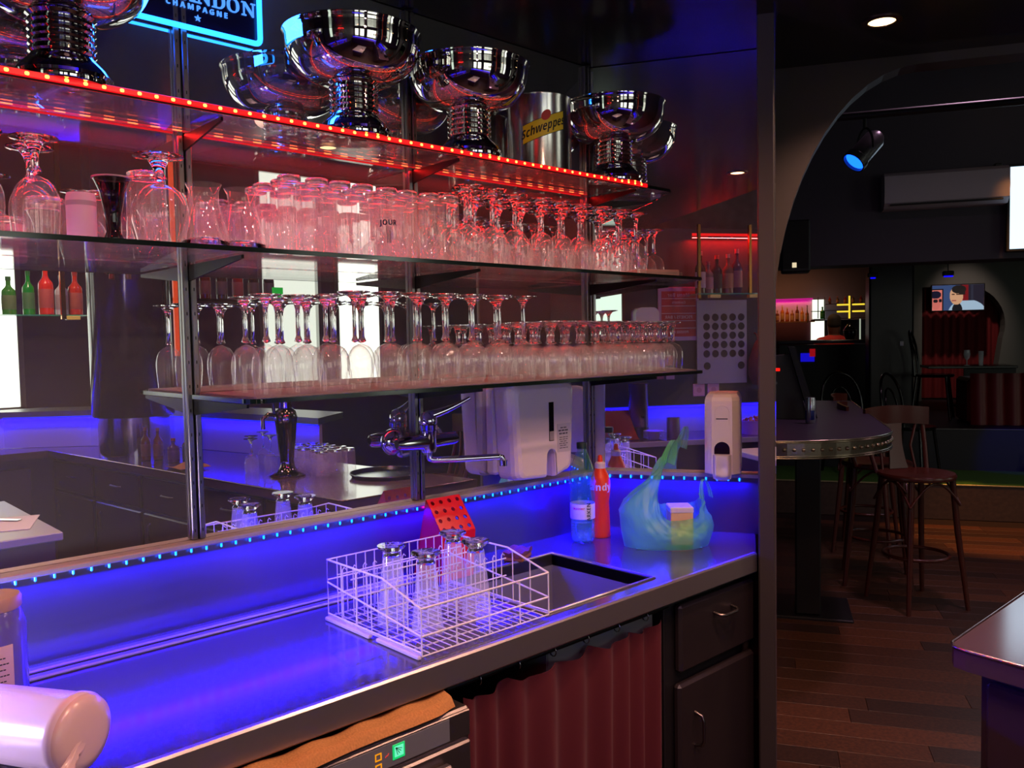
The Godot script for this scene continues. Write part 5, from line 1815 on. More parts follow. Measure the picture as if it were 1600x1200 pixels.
	g.box(Vector3(-0.10, 0.004, 0), Vector3(0.11, 0.014, 0.022), 0.005)
	part("handle", g, mats["handle_black"], t)


# ---------------------------------------------------------------- the left end of the bar (seen in the angled mirror)
func left_bar() -> void:
	var X := -1.55
	var lam: StandardMaterial3D = mats["bar_laminate"]
	var t := thing("side_counter", "short counter at the left end of the bar, seen in the angled mirror", "counter")
	var g := G.new()
	g.bx(-1.625, -1.08, 0.775, 0.81, 0.80, 3.2, 0.004)
	part("counter_top", g, mat("side_top", Color(0.34, 0.22, 0.26), 0.15), t)
	g = G.new()
	g.bx(-1.625, -1.12, 0.0, 0.775, 0.84, 3.2)
	part("carcass", g, lam, t)
	g = G.new()
	g.bx(-1.085, -1.07, 0.772, 0.812, 0.80, 3.2, 0.003)
	part("front_edge", g, mats["aluminium"], t)
	# wall panel with blue light
	t = thing("side_wall_panel", "dark wall panel with a blue-lit ledge at the left end of the bar", "wall panel")
	g = G.new()
	g.bx(-2.29, X, 1.03, 2.42, 0.7, 3.2)
	part("panel", g, mat("side_panel", Color(0.17, 0.12, 0.15), 0.5), t)
	g = G.new()
	g.bx(-2.29, X - 0.08, 0.81, 1.03, 0.7, 3.2)
	part("back_board", g, mats["blue_board"], t)
	g = G.new()
	g.bx(X - 0.05, X - 0.035, 1.022, 1.029, 1.0, 3.1)
	part("blue_led_tape", g, mats["blue_tape_glow"], t)
	area("blue_side_light", Vector3(X - 0.04, 1.015, 2.05), Vector3(0.15, -1, 0), Vector2(2.1, 0.01), BLUE, 1.1, Vector3(0, 0, 1))
	# bright window with a picture frame
	g = G.new()
	g.bx(-2.28, X + 0.006, 1.60, 2.40, 1.20, 1.43)
	var w := struct("window_5", g, glow("window_daylight_3", Color(0.90, 1.0, 0.92), 1.35), "bright curtained window seen in the angled mirror behind the shelf ends", "window")
	g = G.new()
	for z in [1.19, 1.44]:
		g.bx(X, X + 0.02, 1.58, 2.42, z - 0.012, z + 0.012)
	part("window_frame", g, mat("frame_brown", Color(0.30, 0.10, 0.06), 0.5), w)
	# hand towel roll holder
	t = thing("roll_dispenser", "white rounded paper dispenser seen in the angled mirror beside the menu board", "dispenser", Vector3(X, 1.60, 1.60))
	g = G.new()
	g.extrude(rounded(0.19, 0.20, 0.05), 0.11, Transform3D(Basis(Vector3(0, 0, -1), Vector3.UP, Vector3(1, 0, 0)), Vector3(0.056, 0.10, 0)), true)
	part("case", g, mats["white_plastic"], t)
	g = G.new()
	g.box(Vector3(0.113, 0.05, 0), Vector3(0.004, 0.012, 0.11), 0.001)
	part("paper_slot", g, mats["slot_black"], t)
	# menu board (its lettering reads the right way round here; the mirror turns it)
	t = thing("menu_board", "framed red menu board with white rules, seen mirrored above the glass ends", "menu board", Vector3(X + 0.002, 1.75, 1.90))
	var mf := Transform3D(Basis(Vector3(0, 0, -1), Vector3.UP, Vector3(1, 0, 0)), Vector3.ZERO)
	g = G.new()
	g.box(Vector3(0, 0, 0.006), Vector3(0.345, 0.42, 0.012), 0.002, mf)
	part("frame", g, mat("menu_frame", Color(0.66, 0.52, 0.66), 0.5), t)
	g = G.new()
	g.box(Vector3(0, 0, 0.0128), Vector3(0.290, 0.355, 0.001), 0.0, mf)
	part("red_sheet", g, mat("menu_red", Color(0.62, 0.07, 0.12), 0.5), t)
	g = G.new()
	for k in 5:
		g.box(Vector3(0, 0.12 - k * 0.058, 0.0136), Vector3(0.288, 0.006, 0.0008), 0.0, mf)
	var put := func(s: String, size: float, y: float) -> void:
		g.text(s, size, 0.0006, func(p: Vector3) -> Vector3: return mf * Vector3(p.x, p.y + y, 0.0138 + p.z))
	put.call("Menu Bar", 0.040, 0.148)
	put.call("Cocktails", 0.026, 0.090)
	put.call("PICHETS / BAR", 0.034, -0.025)
	put.call("POUSSE BAR", 0.028, -0.142)
	part("lettering", g, mat("menu_ink", Color(0.72, 0.58, 0.62), 0.6), t)
	# perforated metal sheet
	t = thing("perforated_sheet", "grey metal sheet with rows of round holes, seen in the angled mirror", "metal sheet", Vector3(X + 0.03, 1.525, 2.26))
	g = G.new()
	g.holed(0.43, 0.66, 5, 5, 0.030, 0.006, mf, [], Vector4(0.010, 0.045, 0.20, 0.10))
	part("sheet", g, mat("sheet_metal", Color(0.60, 0.55, 0.60), 0.4, 0.5), t)
	for x in [-0.165, 0.13]:
		g = G.new()
		g.lathe([Vector2(0, 0), Vector2(0.030, 0), Vector2(0.030, 0.001), Vector2(0, 0.001)], 20, Transform3D(Basis(mf.basis.x, mf.basis.z, -mf.basis.y), mf * Vector3(x, -0.19, 0.0035)))
		part("lower_hole", g, mats["slot_black"], t)
	# cards on the wall
	var cc := [[1.72, 1.385, 0.085, Color(0.66, 0.56, 0.64), "pale card with a dark dot pinned to the wall"], [1.815, 1.385, 0.07, Color(0.62, 0.22, 0.14), "orange-red picture card pinned to the wall"], [1.73, 1.29, 0.09, Color(0.5, 0.25, 0.30), "dull red card in the lower row on the wall"], [1.83, 1.275, 0.07, Color(0.62, 0.48, 0.56), "pink card in the lower row on the wall"]]
	for q in cc:
		g = G.new()
		g.bx(X + 0.001, X + 0.004, q[1] - q[2] * 0.55, q[1] + q[2] * 0.55, q[0] - q[2] / 2, q[0] + q[2] / 2)
		tag(part("wall_card", g, mat("card_%s" % q[3].to_html(false), q[3], 0.6), self), q[4] + ", seen in the angled mirror", "card", "cards on the side wall")
	# sockets
	for k in 2:
		t = thing("wall_socket", ["pink-looking wall socket, the left of two under the metal sheet in the mirror", "pink-looking wall socket, the right of two under the metal sheet in the mirror"][k], "socket", Vector3(X, 1.145, 2.07 + k * 0.125), 0, "sockets on the side wall")
		g = G.new()
		g.box(Vector3(0.006, 0, 0), Vector3(0.012, 0.10, 0.10), 0.005)
		part("plate", g, mat("socket_plate", Color(0.85, 0.62, 0.66), 0.4), t)
		g = G.new()
		g.lathe([Vector2(0.022, 0.0), Vector2(0.022, 0.0015), Vector2(0, 0.0015)], 20, Transform3D(Basis(Vector3(0, 0, -1), Vector3(1, 0, 0), Vector3(0, -1, 0)), Vector3(0.012, 0, 0)))
		part("insert", g, mat("socket_insert", Color(0.75, 0.50, 0.55), 0.4), t)
	# bottle rack with red light
	t = thing("lit_bottle_rack", "brass-framed bottle rack glowing red, seen at the right of the angled mirror", "rack")
	g = G.new()
	g.bx(X, X + 0.24, 1.888, 1.898, 1.96, 2.75)
	part("glass_sheet", g, mats["rack_glass"], t)
	for z in [1.975, 2.40]:
		g = G.new()
		g.bx(X + 0.21, X + 0.235, 1.86, 2.42, z - 0.010, z + 0.010)
		part("post", g, mats["brass"], t)
	for z in [2.10, 2.43]:
		g = G.new()
		g.bx(X + 0.20, X + 0.245, 1.862, 1.887, z - 0.045, z + 0.045, 0.003)
		part("clip", g, mats["clip_yellow"], t)
	g = G.new()
	g.bx(X + 0.05, X + 0.06, 2.355, 2.375, 2.0, 2.7)
	part("red_led_tape", g, glow("red_tube_light", Color(1.0, 0.06, 0.06), 1.0), t)
	area("red_rack_light", Vector3(X + 0.055, 2.34, 2.35), Vector3(0.1, -1, 0), Vector2(0.7, 0.01), RED, 0.8, Vector3(0, 0, 1))
	var bt := [[2.035, 0.33, Color(0.25, 0.07, 0.08), Color(0.75, 0.35, 0.36), Color(0.66, 0.55, 0.60), "dark bottle with a pink label"], [2.10, 0.25, Color(0.5, 0.36, 0.36), Color(0.6, 0.2, 0.2), Color(0.62, 0.42, 0.42), "pale bottle with a checked label"], [2.175, 0.30, Color(0.20, 0.15, 0.15), Color(0.8, 0.15, 0.12), Color(0.08, 0.07, 0.08), "square-looking bottle with a black label"], [2.27, 0.31, Color(0.45, 0.30, 0.25), Color(0.75, 0.5, 0.5), Color(0.62, 0.45, 0.32), "amber bottle with a cream label"], [2.345, 0.35, Color(0.30, 0.25, 0.30), Color(0.78, 0.45, 0.45), Color(0.55, 0.40, 0.38), "tall bottle by the inner brass post"]]
	for q in bt:
		bottle("lit_bottle", q[5] + " on the red-lit rack in the angled mirror", Vector3(X + 0.12, 1.8985, q[0]), q[1], 0.041, q[2], q[3], q[4], "bottles on the red-lit rack")
	# kettle, plates, glasses, bin on the counter
	t = thing("steel_pot", "tall steel pot on the blue-lit side counter, seen in the angled mirror", "pot", Vector3(-1.40, 0.81, 1.50))
	g = G.new()
	g.lathe([Vector2(0, 0.0), Vector2(0.07, 0.0), Vector2(0.075, 0.01), Vector2(0.075, 0.40), Vector2(0.08, 0.41), Vector2(0, 0.42)], 32, Transform3D(), 40)
	part("body", g, mat("pot_steel", Color(0.6, 0.52, 0.52), 0.28, 1.0), t)
	g = G.new()
	g.tube([Vector3(0.075, 0.16, 0), Vector3(0.10, 0.16, 0)], 0.009, 8)
	part("tap", g, mats["handle_black"], t)
	g = G.new()
	g.lathe([Vector2(0.076, 0.08), Vector2(0.085, 0.0), Vector2(0, 0.0)], 24)
	part("base", g, mats["handle_black"], t)
	var sau := proto("saucer", "saucer")
	g = G.new()
	g.lathe([Vector2(0, 0), Vector2(0.042, 0), Vector2(0.045, 0.003), Vector2(0.078, 0.012), Vector2(0.078, 0.014), Vector2(0.044, 0.006), Vector2(0, 0.005)], 32, Transform3D(), 30)
	part("dish", g, mat("porcelain", Color(0.72, 0.62, 0.68), 0.2), sau)
	for k in 7:
		place(sau, Vector3(-1.22, 0.8105 + k * 0.0085, 1.55), 0, ["lowest", "second lowest", "third lowest", "middle", "third highest", "second highest", "topmost"][k] + " saucer of the stack on the side counter in the angled mirror", "stacked saucers")
	t = thing("round_box", "purple round box on the side counter right of the saucers in the angled mirror", "box", Vector3(-1.25, 0.81, 1.72))
	g = G.new()
	g.lathe([Vector2(0, 0), Vector2(0.05, 0), Vector2(0.05, 0.15), Vector2(0.047, 0.155), Vector2(0, 0.155)], 28, Transform3D(), 40)
	part("body", g, mat("box_purple", Color(0.30, 0.16, 0.30), 0.4), t)
	t = thing("red_tray", "slanted red tray on the side counter at the left of the angled mirror", "tray", Vector3(-1.30, 0.81, 1.27))
	g = G.new()
	g.sheet(func(u: float, v: float) -> Vector3: return Vector3(-0.12 + 0.22 * v, 0.006 + 0.20 * pow(1.0 - v, 1.5), -0.14 + 0.30 * u), 10, 10, 0.006)
	part("plate", g, mat("tray_red", Color(0.50, 0.10, 0.08), 0.35), t)
	t = thing("ice_tub", "white tub heaped with small wrapped sweets on the side counter, right of the soap dispenser", "tub", Vector3(-1.30, 0.81, 2.42))
	g = G.new()
	g.lathe([Vector2(0, 0), Vector2(0.10, 0), Vector2(0.12, 0.10), Vector2(0.122, 0.105), Vector2(0.115, 0.105), Vector2(0, 0.06)], 32, Transform3D(), 40)
	part("bowl", g, mat("tub_lilac", Color(0.80, 0.66, 0.78), 0.35), t)
	g = G.new()
	for k in 30:
		var a := rng.randf() * TAU
		var r := sqrt(rng.randf()) * 0.09
		g.box(Vector3.ZERO, Vector3(0.03, 0.014, 0.018), 0.005, Transform3D(Basis(Vector3(rng.randf(), 1, rng.randf()).normalized(), a * 3.0), Vector3(r * cos(a), 0.095 + (0.09 - r) * 0.3 + rng.randf() * 0.01, r * sin(a))))
	var sw := part("sweets", g, mat("sweets", Color(0.75, 0.40, 0.30), 0.25), t)
	sw.set_meta("kind", "stuff")
	t = thing("wall_bag", "brownish-red bag hanging on the wall at the right edge of the angled mirror", "bag", Vector3(X + 0.06, 1.36, 2.56))
	g = G.new()
	g.lathe([Vector2(0, -0.19), Vector2(0.05, -0.18), Vector2(0.085, -0.10), Vector2(0.08, 0.02), Vector2(0.045, 0.12), Vector2(0.02, 0.17), Vector2(0, 0.18)], 24, Transform3D(Basis.from_scale(Vector3(0.6, 1, 1))), 60)
	part("pouch", g, mat("bag_rust", Color(0.36, 0.14, 0.09), 0.7), t)
	g = G.new()
	g.tube([Vector3(0, 0.17, 0), Vector3(-0.03, 0.22, 0), Vector3(-0.058, 0.23, 0)], 0.006, 6)
	part("strap", g, mats["bag_rust"], t)


func rounded(w: float, h: float, r: float) -> PackedVector2Array:
	var o := PackedVector2Array()
	for q in [[1, -1, -PI / 2], [1, 1, 0.0], [-1, 1, PI / 2], [-1, -1, PI]]:
		for k in 6:
			var a: float = q[2] + k / 5.0 * PI / 2
			o.append(Vector2(q[0] * (w / 2 - r) + r * cos(a), q[1] * (h / 2 - r) + r * sin(a)))
	return o


# ---------------------------------------------------------------- the hall through the arch
func hall() -> void:
	downlights()
	added_hall_lamps()
	zinc_table()
	stools()
	stage()
	far_bar()
	far_side()
	overhead()


func downlights() -> void:
	var pos := [[Vector3(2.359, 2.42, 0.782), "recessed warm downlight in the ceiling before the arch"], [Vector3(0.55, 2.42, 1.30), "recessed downlight above the left part of the worktop"], [Vector3(1.50, 2.42, 1.15), "recessed downlight above the dish rack"], [Vector3(1.95, 2.42, 1.45), "recessed downlight above the end of the bar counter"], [Vector3(0.75, 2.42, 1.58), "recessed downlight at the front edge of the lowered ceiling"]]
	for k in pos.size():
		var t := thing("downlight", pos[k][1], "downlight", pos[k][0], 0, "downlights over the bar")
		var g := G.new()
		g.lathe([Vector2(0.052, 0.0), Vector2(0.052, -0.003), Vector2(0.036, -0.004), Vector2(0.034, 0.0)], 32, Transform3D(), 30)
		part("trim_ring", g, mat("ring_brass", Color(0.45, 0.36, 0.30), 0.3, 1.0), t)
		g = G.new()
		g.lathe([Vector2(0, -0.0015), Vector2(0.035, -0.0015), Vector2(0.034, -0.0005), Vector2(0, -0.0005)], 28)
		part("lamp_lens", g, glow("downlight_lamp", Color(1.0, 0.80, 0.55), 6.0), t)
		spot("downlight_beam", pos[k][0] + Vector3(0, -0.012, 0), pos[k][0] + Vector3(0, -1, [0.0, -0.18, -0.22, -0.2, -0.55][k]), Color(1.0, 0.77, 0.66), [1.4, 0.8, 1.1, 0.8, 1.1][k], 66.0, 0.035, 1.0)


# unseen ceiling lamps added to lift the dark tones, above and behind the photographer
func added_hall_lamps() -> void:
	var pos := [Vector3(0.2, 3.56, 2.9), Vector3(2.9, 3.56, 3.3), Vector3(4.6, 3.56, 0.4), Vector3(7.2, 3.56, 2.4)]
	for k in pos.size():
		var t := thing("added_hall_lamp", ["added dim ceiling lamp above the inside of the bar", "added dim ceiling lamp above the guests' side of the bar", "added dim ceiling lamp above the riveted table", "added dim ceiling lamp in the middle of the hall"][k], "ceiling lamp", pos[k], 0, "added hall ceiling lamps")
		var g := G.new()
		g.lathe([Vector2(0, 0.04), Vector2(0.13, 0.04), Vector2(0.14, 0.0), Vector2(0.125, -0.004), Vector2(0.12, 0.0)], 32, Transform3D(), 30)
		part("rim", g, mats["iron_black"] if mats.has("iron_black") else mat("iron_black", Color(0.06, 0.055, 0.065), 0.5), t)
		g = G.new()
		g.lathe([Vector2(0, -0.012), Vector2(0.08, -0.008), Vector2(0.12, 0.0)], 32, Transform3D(), 60)
		part("lamp_glass", g, glow("added_hall_lamp_glass", Color(0.95, 0.75, 0.90), 4.0), t)
		spot("added_hall_lamp_light", pos[k] + Vector3(0, -0.03, 0), pos[k] + Vector3(0, -1, 0), Color(0.95, 0.74, 0.88), [2.6, 2.8, 2.4, 2.4][k], 75.0, 0.12, 1.0)


func zinc_table() -> void:
	var t := thing("bar_table", "high bar table with a rounded end and a riveted metal rim, beyond the arch", "table", hp(4.42, 0.0))
	var back := Transform3D(Basis(HB, Vector3.UP, -HA), Vector3.ZERO)
	var poly := PackedVector2Array()
	var line: Array = []
	poly.append(Vector2(0.54, 1.9))
	for k in 25:
		var a := k / 24.0 * PI
		poly.append(Vector2(0.56 * cos(a), -0.57 * sin(a)))
	poly.append(Vector2(-0.54, 1.9))
	# here x runs along HB and y along HA
	var xf := Transform3D(Basis(HB, HA, Vector3.UP * (1.0 if HB.cross(HA).y > 0 else -1.0)), Vector3(0, 1.06, 0))
	var g := G.new()
	g.extrude(poly, 0.078, xf, true)
	part("top", g, mat("table_top", Color(0.26, 0.21, 0.29), 0.42, 0.3), t)
	var zinc := mat("zinc", Color(0.66, 0.60, 0.52), 0.24, 1.0)
	g = G.new()
	for yy in [1.099, 1.092, 1.03, 1.022]:
		var rim: Array = []
		for i in poly.size():
			var o := Vector2(poly[i].x, poly[i].y)
			rim.append(HB * o.x * 1.008 + HA * (o.y * 1.008) + Vector3(0, yy, 0))
		g.tube(rim, 0.004, 6)
	var outer: Array = []
	for i in poly.size() - 1:
		for s in 1:
			var a := poly[i]
			var b := poly[i + 1]
			var pa := HB * a.x * 1.004 + HA * a.y * 1.004
			var pb := HB * b.x * 1.004 + HA * b.y * 1.004
			var nr := (pa + pb).normalized()
			g.quad(pa + Vector3(0, 1.02, 0), pb + Vector3(0, 1.02, 0), pb + Vector3(0, 1.10, 0), pa + Vector3(0, 1.10, 0), nr)
	var rimp := part("metal_rim", g, zinc, t)
	var rv := G.new()
	rv.lathe([Vector2(0.009, 0), Vector2(0.008, 0.004), Vector2(0.004, 0.007), Vector2(0, 0.008)], 12, Transform3D(), 60)
	var rm := rv.mesh()
	rm.surface_set_material(0, zinc)
	for k in 44:
		var a := k / 43.0 * PI
		var nr := HB * cos(a) - HA * sin(a)
		var o := part_mesh("rivet", rm, rimp, HB * 0.5635 * cos(a) - HA * 0.5735 * sin(a) + Vector3(0, 1.060, 0))
		o.basis = Basis(Vector3.UP.cross(nr), nr, Vector3.UP.cross(nr).cross(nr) * 1.0)
	g = G.new()
	var ped: Array = []
	g.box(Vector3(0, 0.53, 0), Vector3(0.13, 1.0, 0.13), 0.006, back.translated(HA * 0.45 + HB * 0.2))
	part("pedestal", g, mat("iron_black", Color(0.06, 0.055, 0.065), 0.5), t)
	g = G.new()
	g.box(Vector3(0, 0.017, 0), Vector3(0.46, 0.022, 0.42), 0.006, back.translated(HA * 0.55 + HB * 0.20))
	part("foot_plate", g, mats["iron_black"], t)
	# drinks can
	t = thing("drinks_can", "silver and blue slim drinks can on the riveted bar table", "can", hp(4.66, 0.205, 1.0995))
	g = G.new()
	g.lathe([Vector2(0, 0.004), Vector2(0.022, 0.0), Vector2(0.0265, 0.008), Vector2(0.0265, 0.125), Vector2(0.023, 0.135), Vector2(0.0235, 0.138), Vector2(0.021, 0.1375), Vector2(0, 0.134)], 28, Transform3D(), 45)
	part("body", g, mat("can_silver", Color(0.72, 0.72, 0.76), 0.25, 0.9), t)
	g = G.new()
	for k in 4:
		g.lathe([Vector2(0.0267, 0.02), Vector2(0.0269, 0.021), Vector2(0.0269, 0.068), Vector2(0.0267, 0.069)], 6, Transform3D(), 30, k * PI / 2 + 0.3, PI / 4)
	part("blue_panels", g, mat("can_blue", Color(0.03, 0.06, 0.40), 0.3, 0.4), t)
	# till
	t = thing("till_terminal", "dark grey till terminal with a red light, on the riveted bar table", "till", hp(5.0, 0.05, 1.0995))
	g = G.new()
	g.extrude(PackedVector2Array([Vector2(-0.22, 0), Vector2(0.155, 0), Vector2(0.055, 0.36), Vector2(-0.22, 0.33)]), 0.20, Transform3D(Basis(HB, Vector3.UP, -HA), Vector3.ZERO))
	part("housing", g, mat("till_grey", Color(0.26, 0.24, 0.24), 0.6), t)
	g = G.new()
	g.extrude(PackedVector2Array([Vector2(0.163, 0.0), Vector2(0.20, 0.01), Vector2(0.085, 0.40), Vector2(0.05, 0.40)]), 0.30, Transform3D(Basis(HB, Vector3.UP, -HA), Vector3.ZERO))
	part("screen_back", g, mat("till_black", Color(0.07, 0.065, 0.075), 0.5), t)
	g = G.new()
	g.box(Vector3(-0.02, 0.275, 0.1012), Vector3(0.050, 0.016, 0.003), 0.001, Transform3D(Basis(HB, Vector3.UP, -HA), Vector3.ZERO))
	part("red_led_display", g, glow("till_red_display", Color(1.0, 0.08, 0.04), 2.0), t)
	g = G.new()
	g.lathe([Vector2(0.008, 0), Vector2(0.008, 0.002), Vector2(0, 0.002)], 12, Transform3D(Basis(HB, -HA, Vector3.DOWN), HB * -0.015 + Vector3(0, 0.20, 0) - HA * 0.1))
	part("badge", g, mat("badge_grey", Color(0.5, 0.48, 0.48), 0.4), t)


func stools() -> void:
	var wood := mat("stool_wood", Color(0.30, 0.13, 0.085), 0.28)
	var t := proto("bar_stool", "bar stool")
	var R := 0.20
	var g := G.new()
	g.lathe([Vector2(0, 0.735), Vector2(R * 0.9, 0.735), Vector2(R + 0.005, 0.745), Vector2(R + 0.008, 0.76), Vector2(R, 0.772), Vector2(R * 0.85, 0.770), Vector2(0, 0.760)], 36, Transform3D(), 50)
	part("seat", g, wood, t)
	for q in [[1, 1], [-1, 1], [1, -1], [-1, -1]]:
		g = G.new()
		var sx: float = q[0]
		var sz: float = q[1]
		g.tube([Vector3(sx * 0.13, 0.74, sz * 0.13), Vector3(sx * 0.15, 0.45, sz * 0.15), Vector3(sx * 0.19, 0.0, sz * 0.19)], 0.016, 10, false, [0.017, 0.0175, 0.0125])
		part("leg", g, wood, t)
	g = G.new()
	var ring: Array = []
	for k in 28:
		ring.append(Vector3(0.172 * cos(TAU * k / 28), 0.30, 0.172 * sin(TAU * k / 28)))
	g.tube(ring, 0.010, 8, true)
	part("foot_ring", g, wood, t)
	g = G.new()
	for k in 4:
		var a := PI / 4 + k * PI / 2
		var da := Vector3(cos(a), 0, sin(a))
		var db := Vector3(cos(a + PI / 2), 0, sin(a + PI / 2))
		var arc: Array = []
		for i in 9:
			var q := i / 8.0
			var p := (da * (1.0 - q) + db * q) * 0.225
			arc.append(p + Vector3(0, 0.60 + 0.13 * sin(q * PI), 0))
		g.tube(arc, 0.007, 7)
	part("arched_braces", g, wood, t)
	for s in [-1.0, 1.0]:
		g = G.new()
		g.tube([Vector3(s * 0.165, 0.755, 0.125), Vector3(s * 0.185, 0.90, 0.17), Vector3(s * 0.19, 1.06, 0.205)], 0.014, 10)
		part("back_post", g, wood, t)
	g = G.new()
	g.sheet(func(u: float, v: float) -> Vector3:
		var x := (u - 0.5) * 0.43
		return Vector3(x, 1.02 + 0.105 * v + 0.012 * sin(u * PI), 0.225 - x * x * 1.1), 20, 4, 0.016)
	part("top_rail", g, wood, t)
	g = G.new()
	g.sheet(func(u: float, v: float) -> Vector3:
		return Vector3((u - 0.5) * (0.12 - 0.03 * sin(v * PI)), 0.77 + 0.26 * v, 0.155 + 0.06 * v), 6, 8, 0.009)
	part("splat", g, wood, t)
	for s in [-1.0, 1.0]:
		g = G.new()
		g.tube([Vector3(s * 0.11, 0.765, 0.15), Vector3(s * 0.10, 0.90, 0.185), Vector3(s * 0.15, 1.03, 0.205)], 0.008, 8)
		part("back_spindle", g, wood, t)
	var sp := [[5.22, 0.80, 2.6, "dark wooden bar stool nearest the stage step, beside the riveted table"], [5.65, 0.64, 3.6, "dark wooden bar stool half hidden by the nearer one, behind the riveted table's end"], [6.45, 0.66, 3.4, "dark wooden bar stool farthest along the riveted table"]]
	for q in sp:
		place(t, hp(q[0], q[1]), q[2], q[3], "bar stools by the riveted table")
	place(t, Vector3(2.95, 0, 2.05), 2.0, "dark red-brown bar stool on the guests' side of the front bar, seen in the mirror", "bar stools at the front bar")
	# black bentwood chair on the stage
	var blk := mat("bentwood_black", Color(0.035, 0.03, 0.035), 0.16)
	var c := proto("bentwood_chair", "chair")
	g = G.new()
	g.lathe([Vector2(0, 0.43), Vector2(0.19, 0.43), Vector2(0.205, 0.445), Vector2(0.20, 0.46), Vector2(0, 0.455)], 28, Transform3D(), 45)
	part("seat", g, blk, c)
	for q in [[1, 1], [-1, 1], [1, -1], [-1, -1]]:
		g = G.new()
		g.tube([Vector3(q[0] * 0.135, 0.44, q[1] * 0.135), Vector3(q[0] * 0.18, 0.0, q[1] * 0.18)], 0.014, 8)
		part("leg", g, blk, c)
	g = G.new()
	var hoop: Array = []
	for k in 21:
		var a := PI * (k / 20.0)
		hoop.append(Vector3(-0.20 * cos(a), 0.45 + 0.46 * pow(sin(a), 0.55), 0.15 + 0.07 * sin(a)))
	g.tube(hoop, 0.013, 8)
	part("back_hoop", g, blk, c)
	g = G.new()
	hoop = []
	for k in 17:
		var a := PI * (k / 16.0)
		hoop.append(Vector3(-0.11 * cos(a), 0.45 + 0.33 * pow(sin(a), 0.6), 0.15 + 0.055 * sin(a)))
	g.tube(hoop, 0.009, 8)
	part("inner_hoop", g, blk, c)
	var cp := [[8.0, 1.18, 3.1, 0.30, "black bentwood chair on the lower stage step, its hoop back towards us"], [8.15, 0.70, 2.5, 0.30, "black bentwood chair left of the hoop-backed one on the stage step"], [9.6, 1.62, 3.4, 0.68, "black bentwood chair on the upper stage by the table"]]
	for q in cp:
		place(c, hp(q[0], q[1], q[3]), q[2], q[4], "black chairs on the stage")


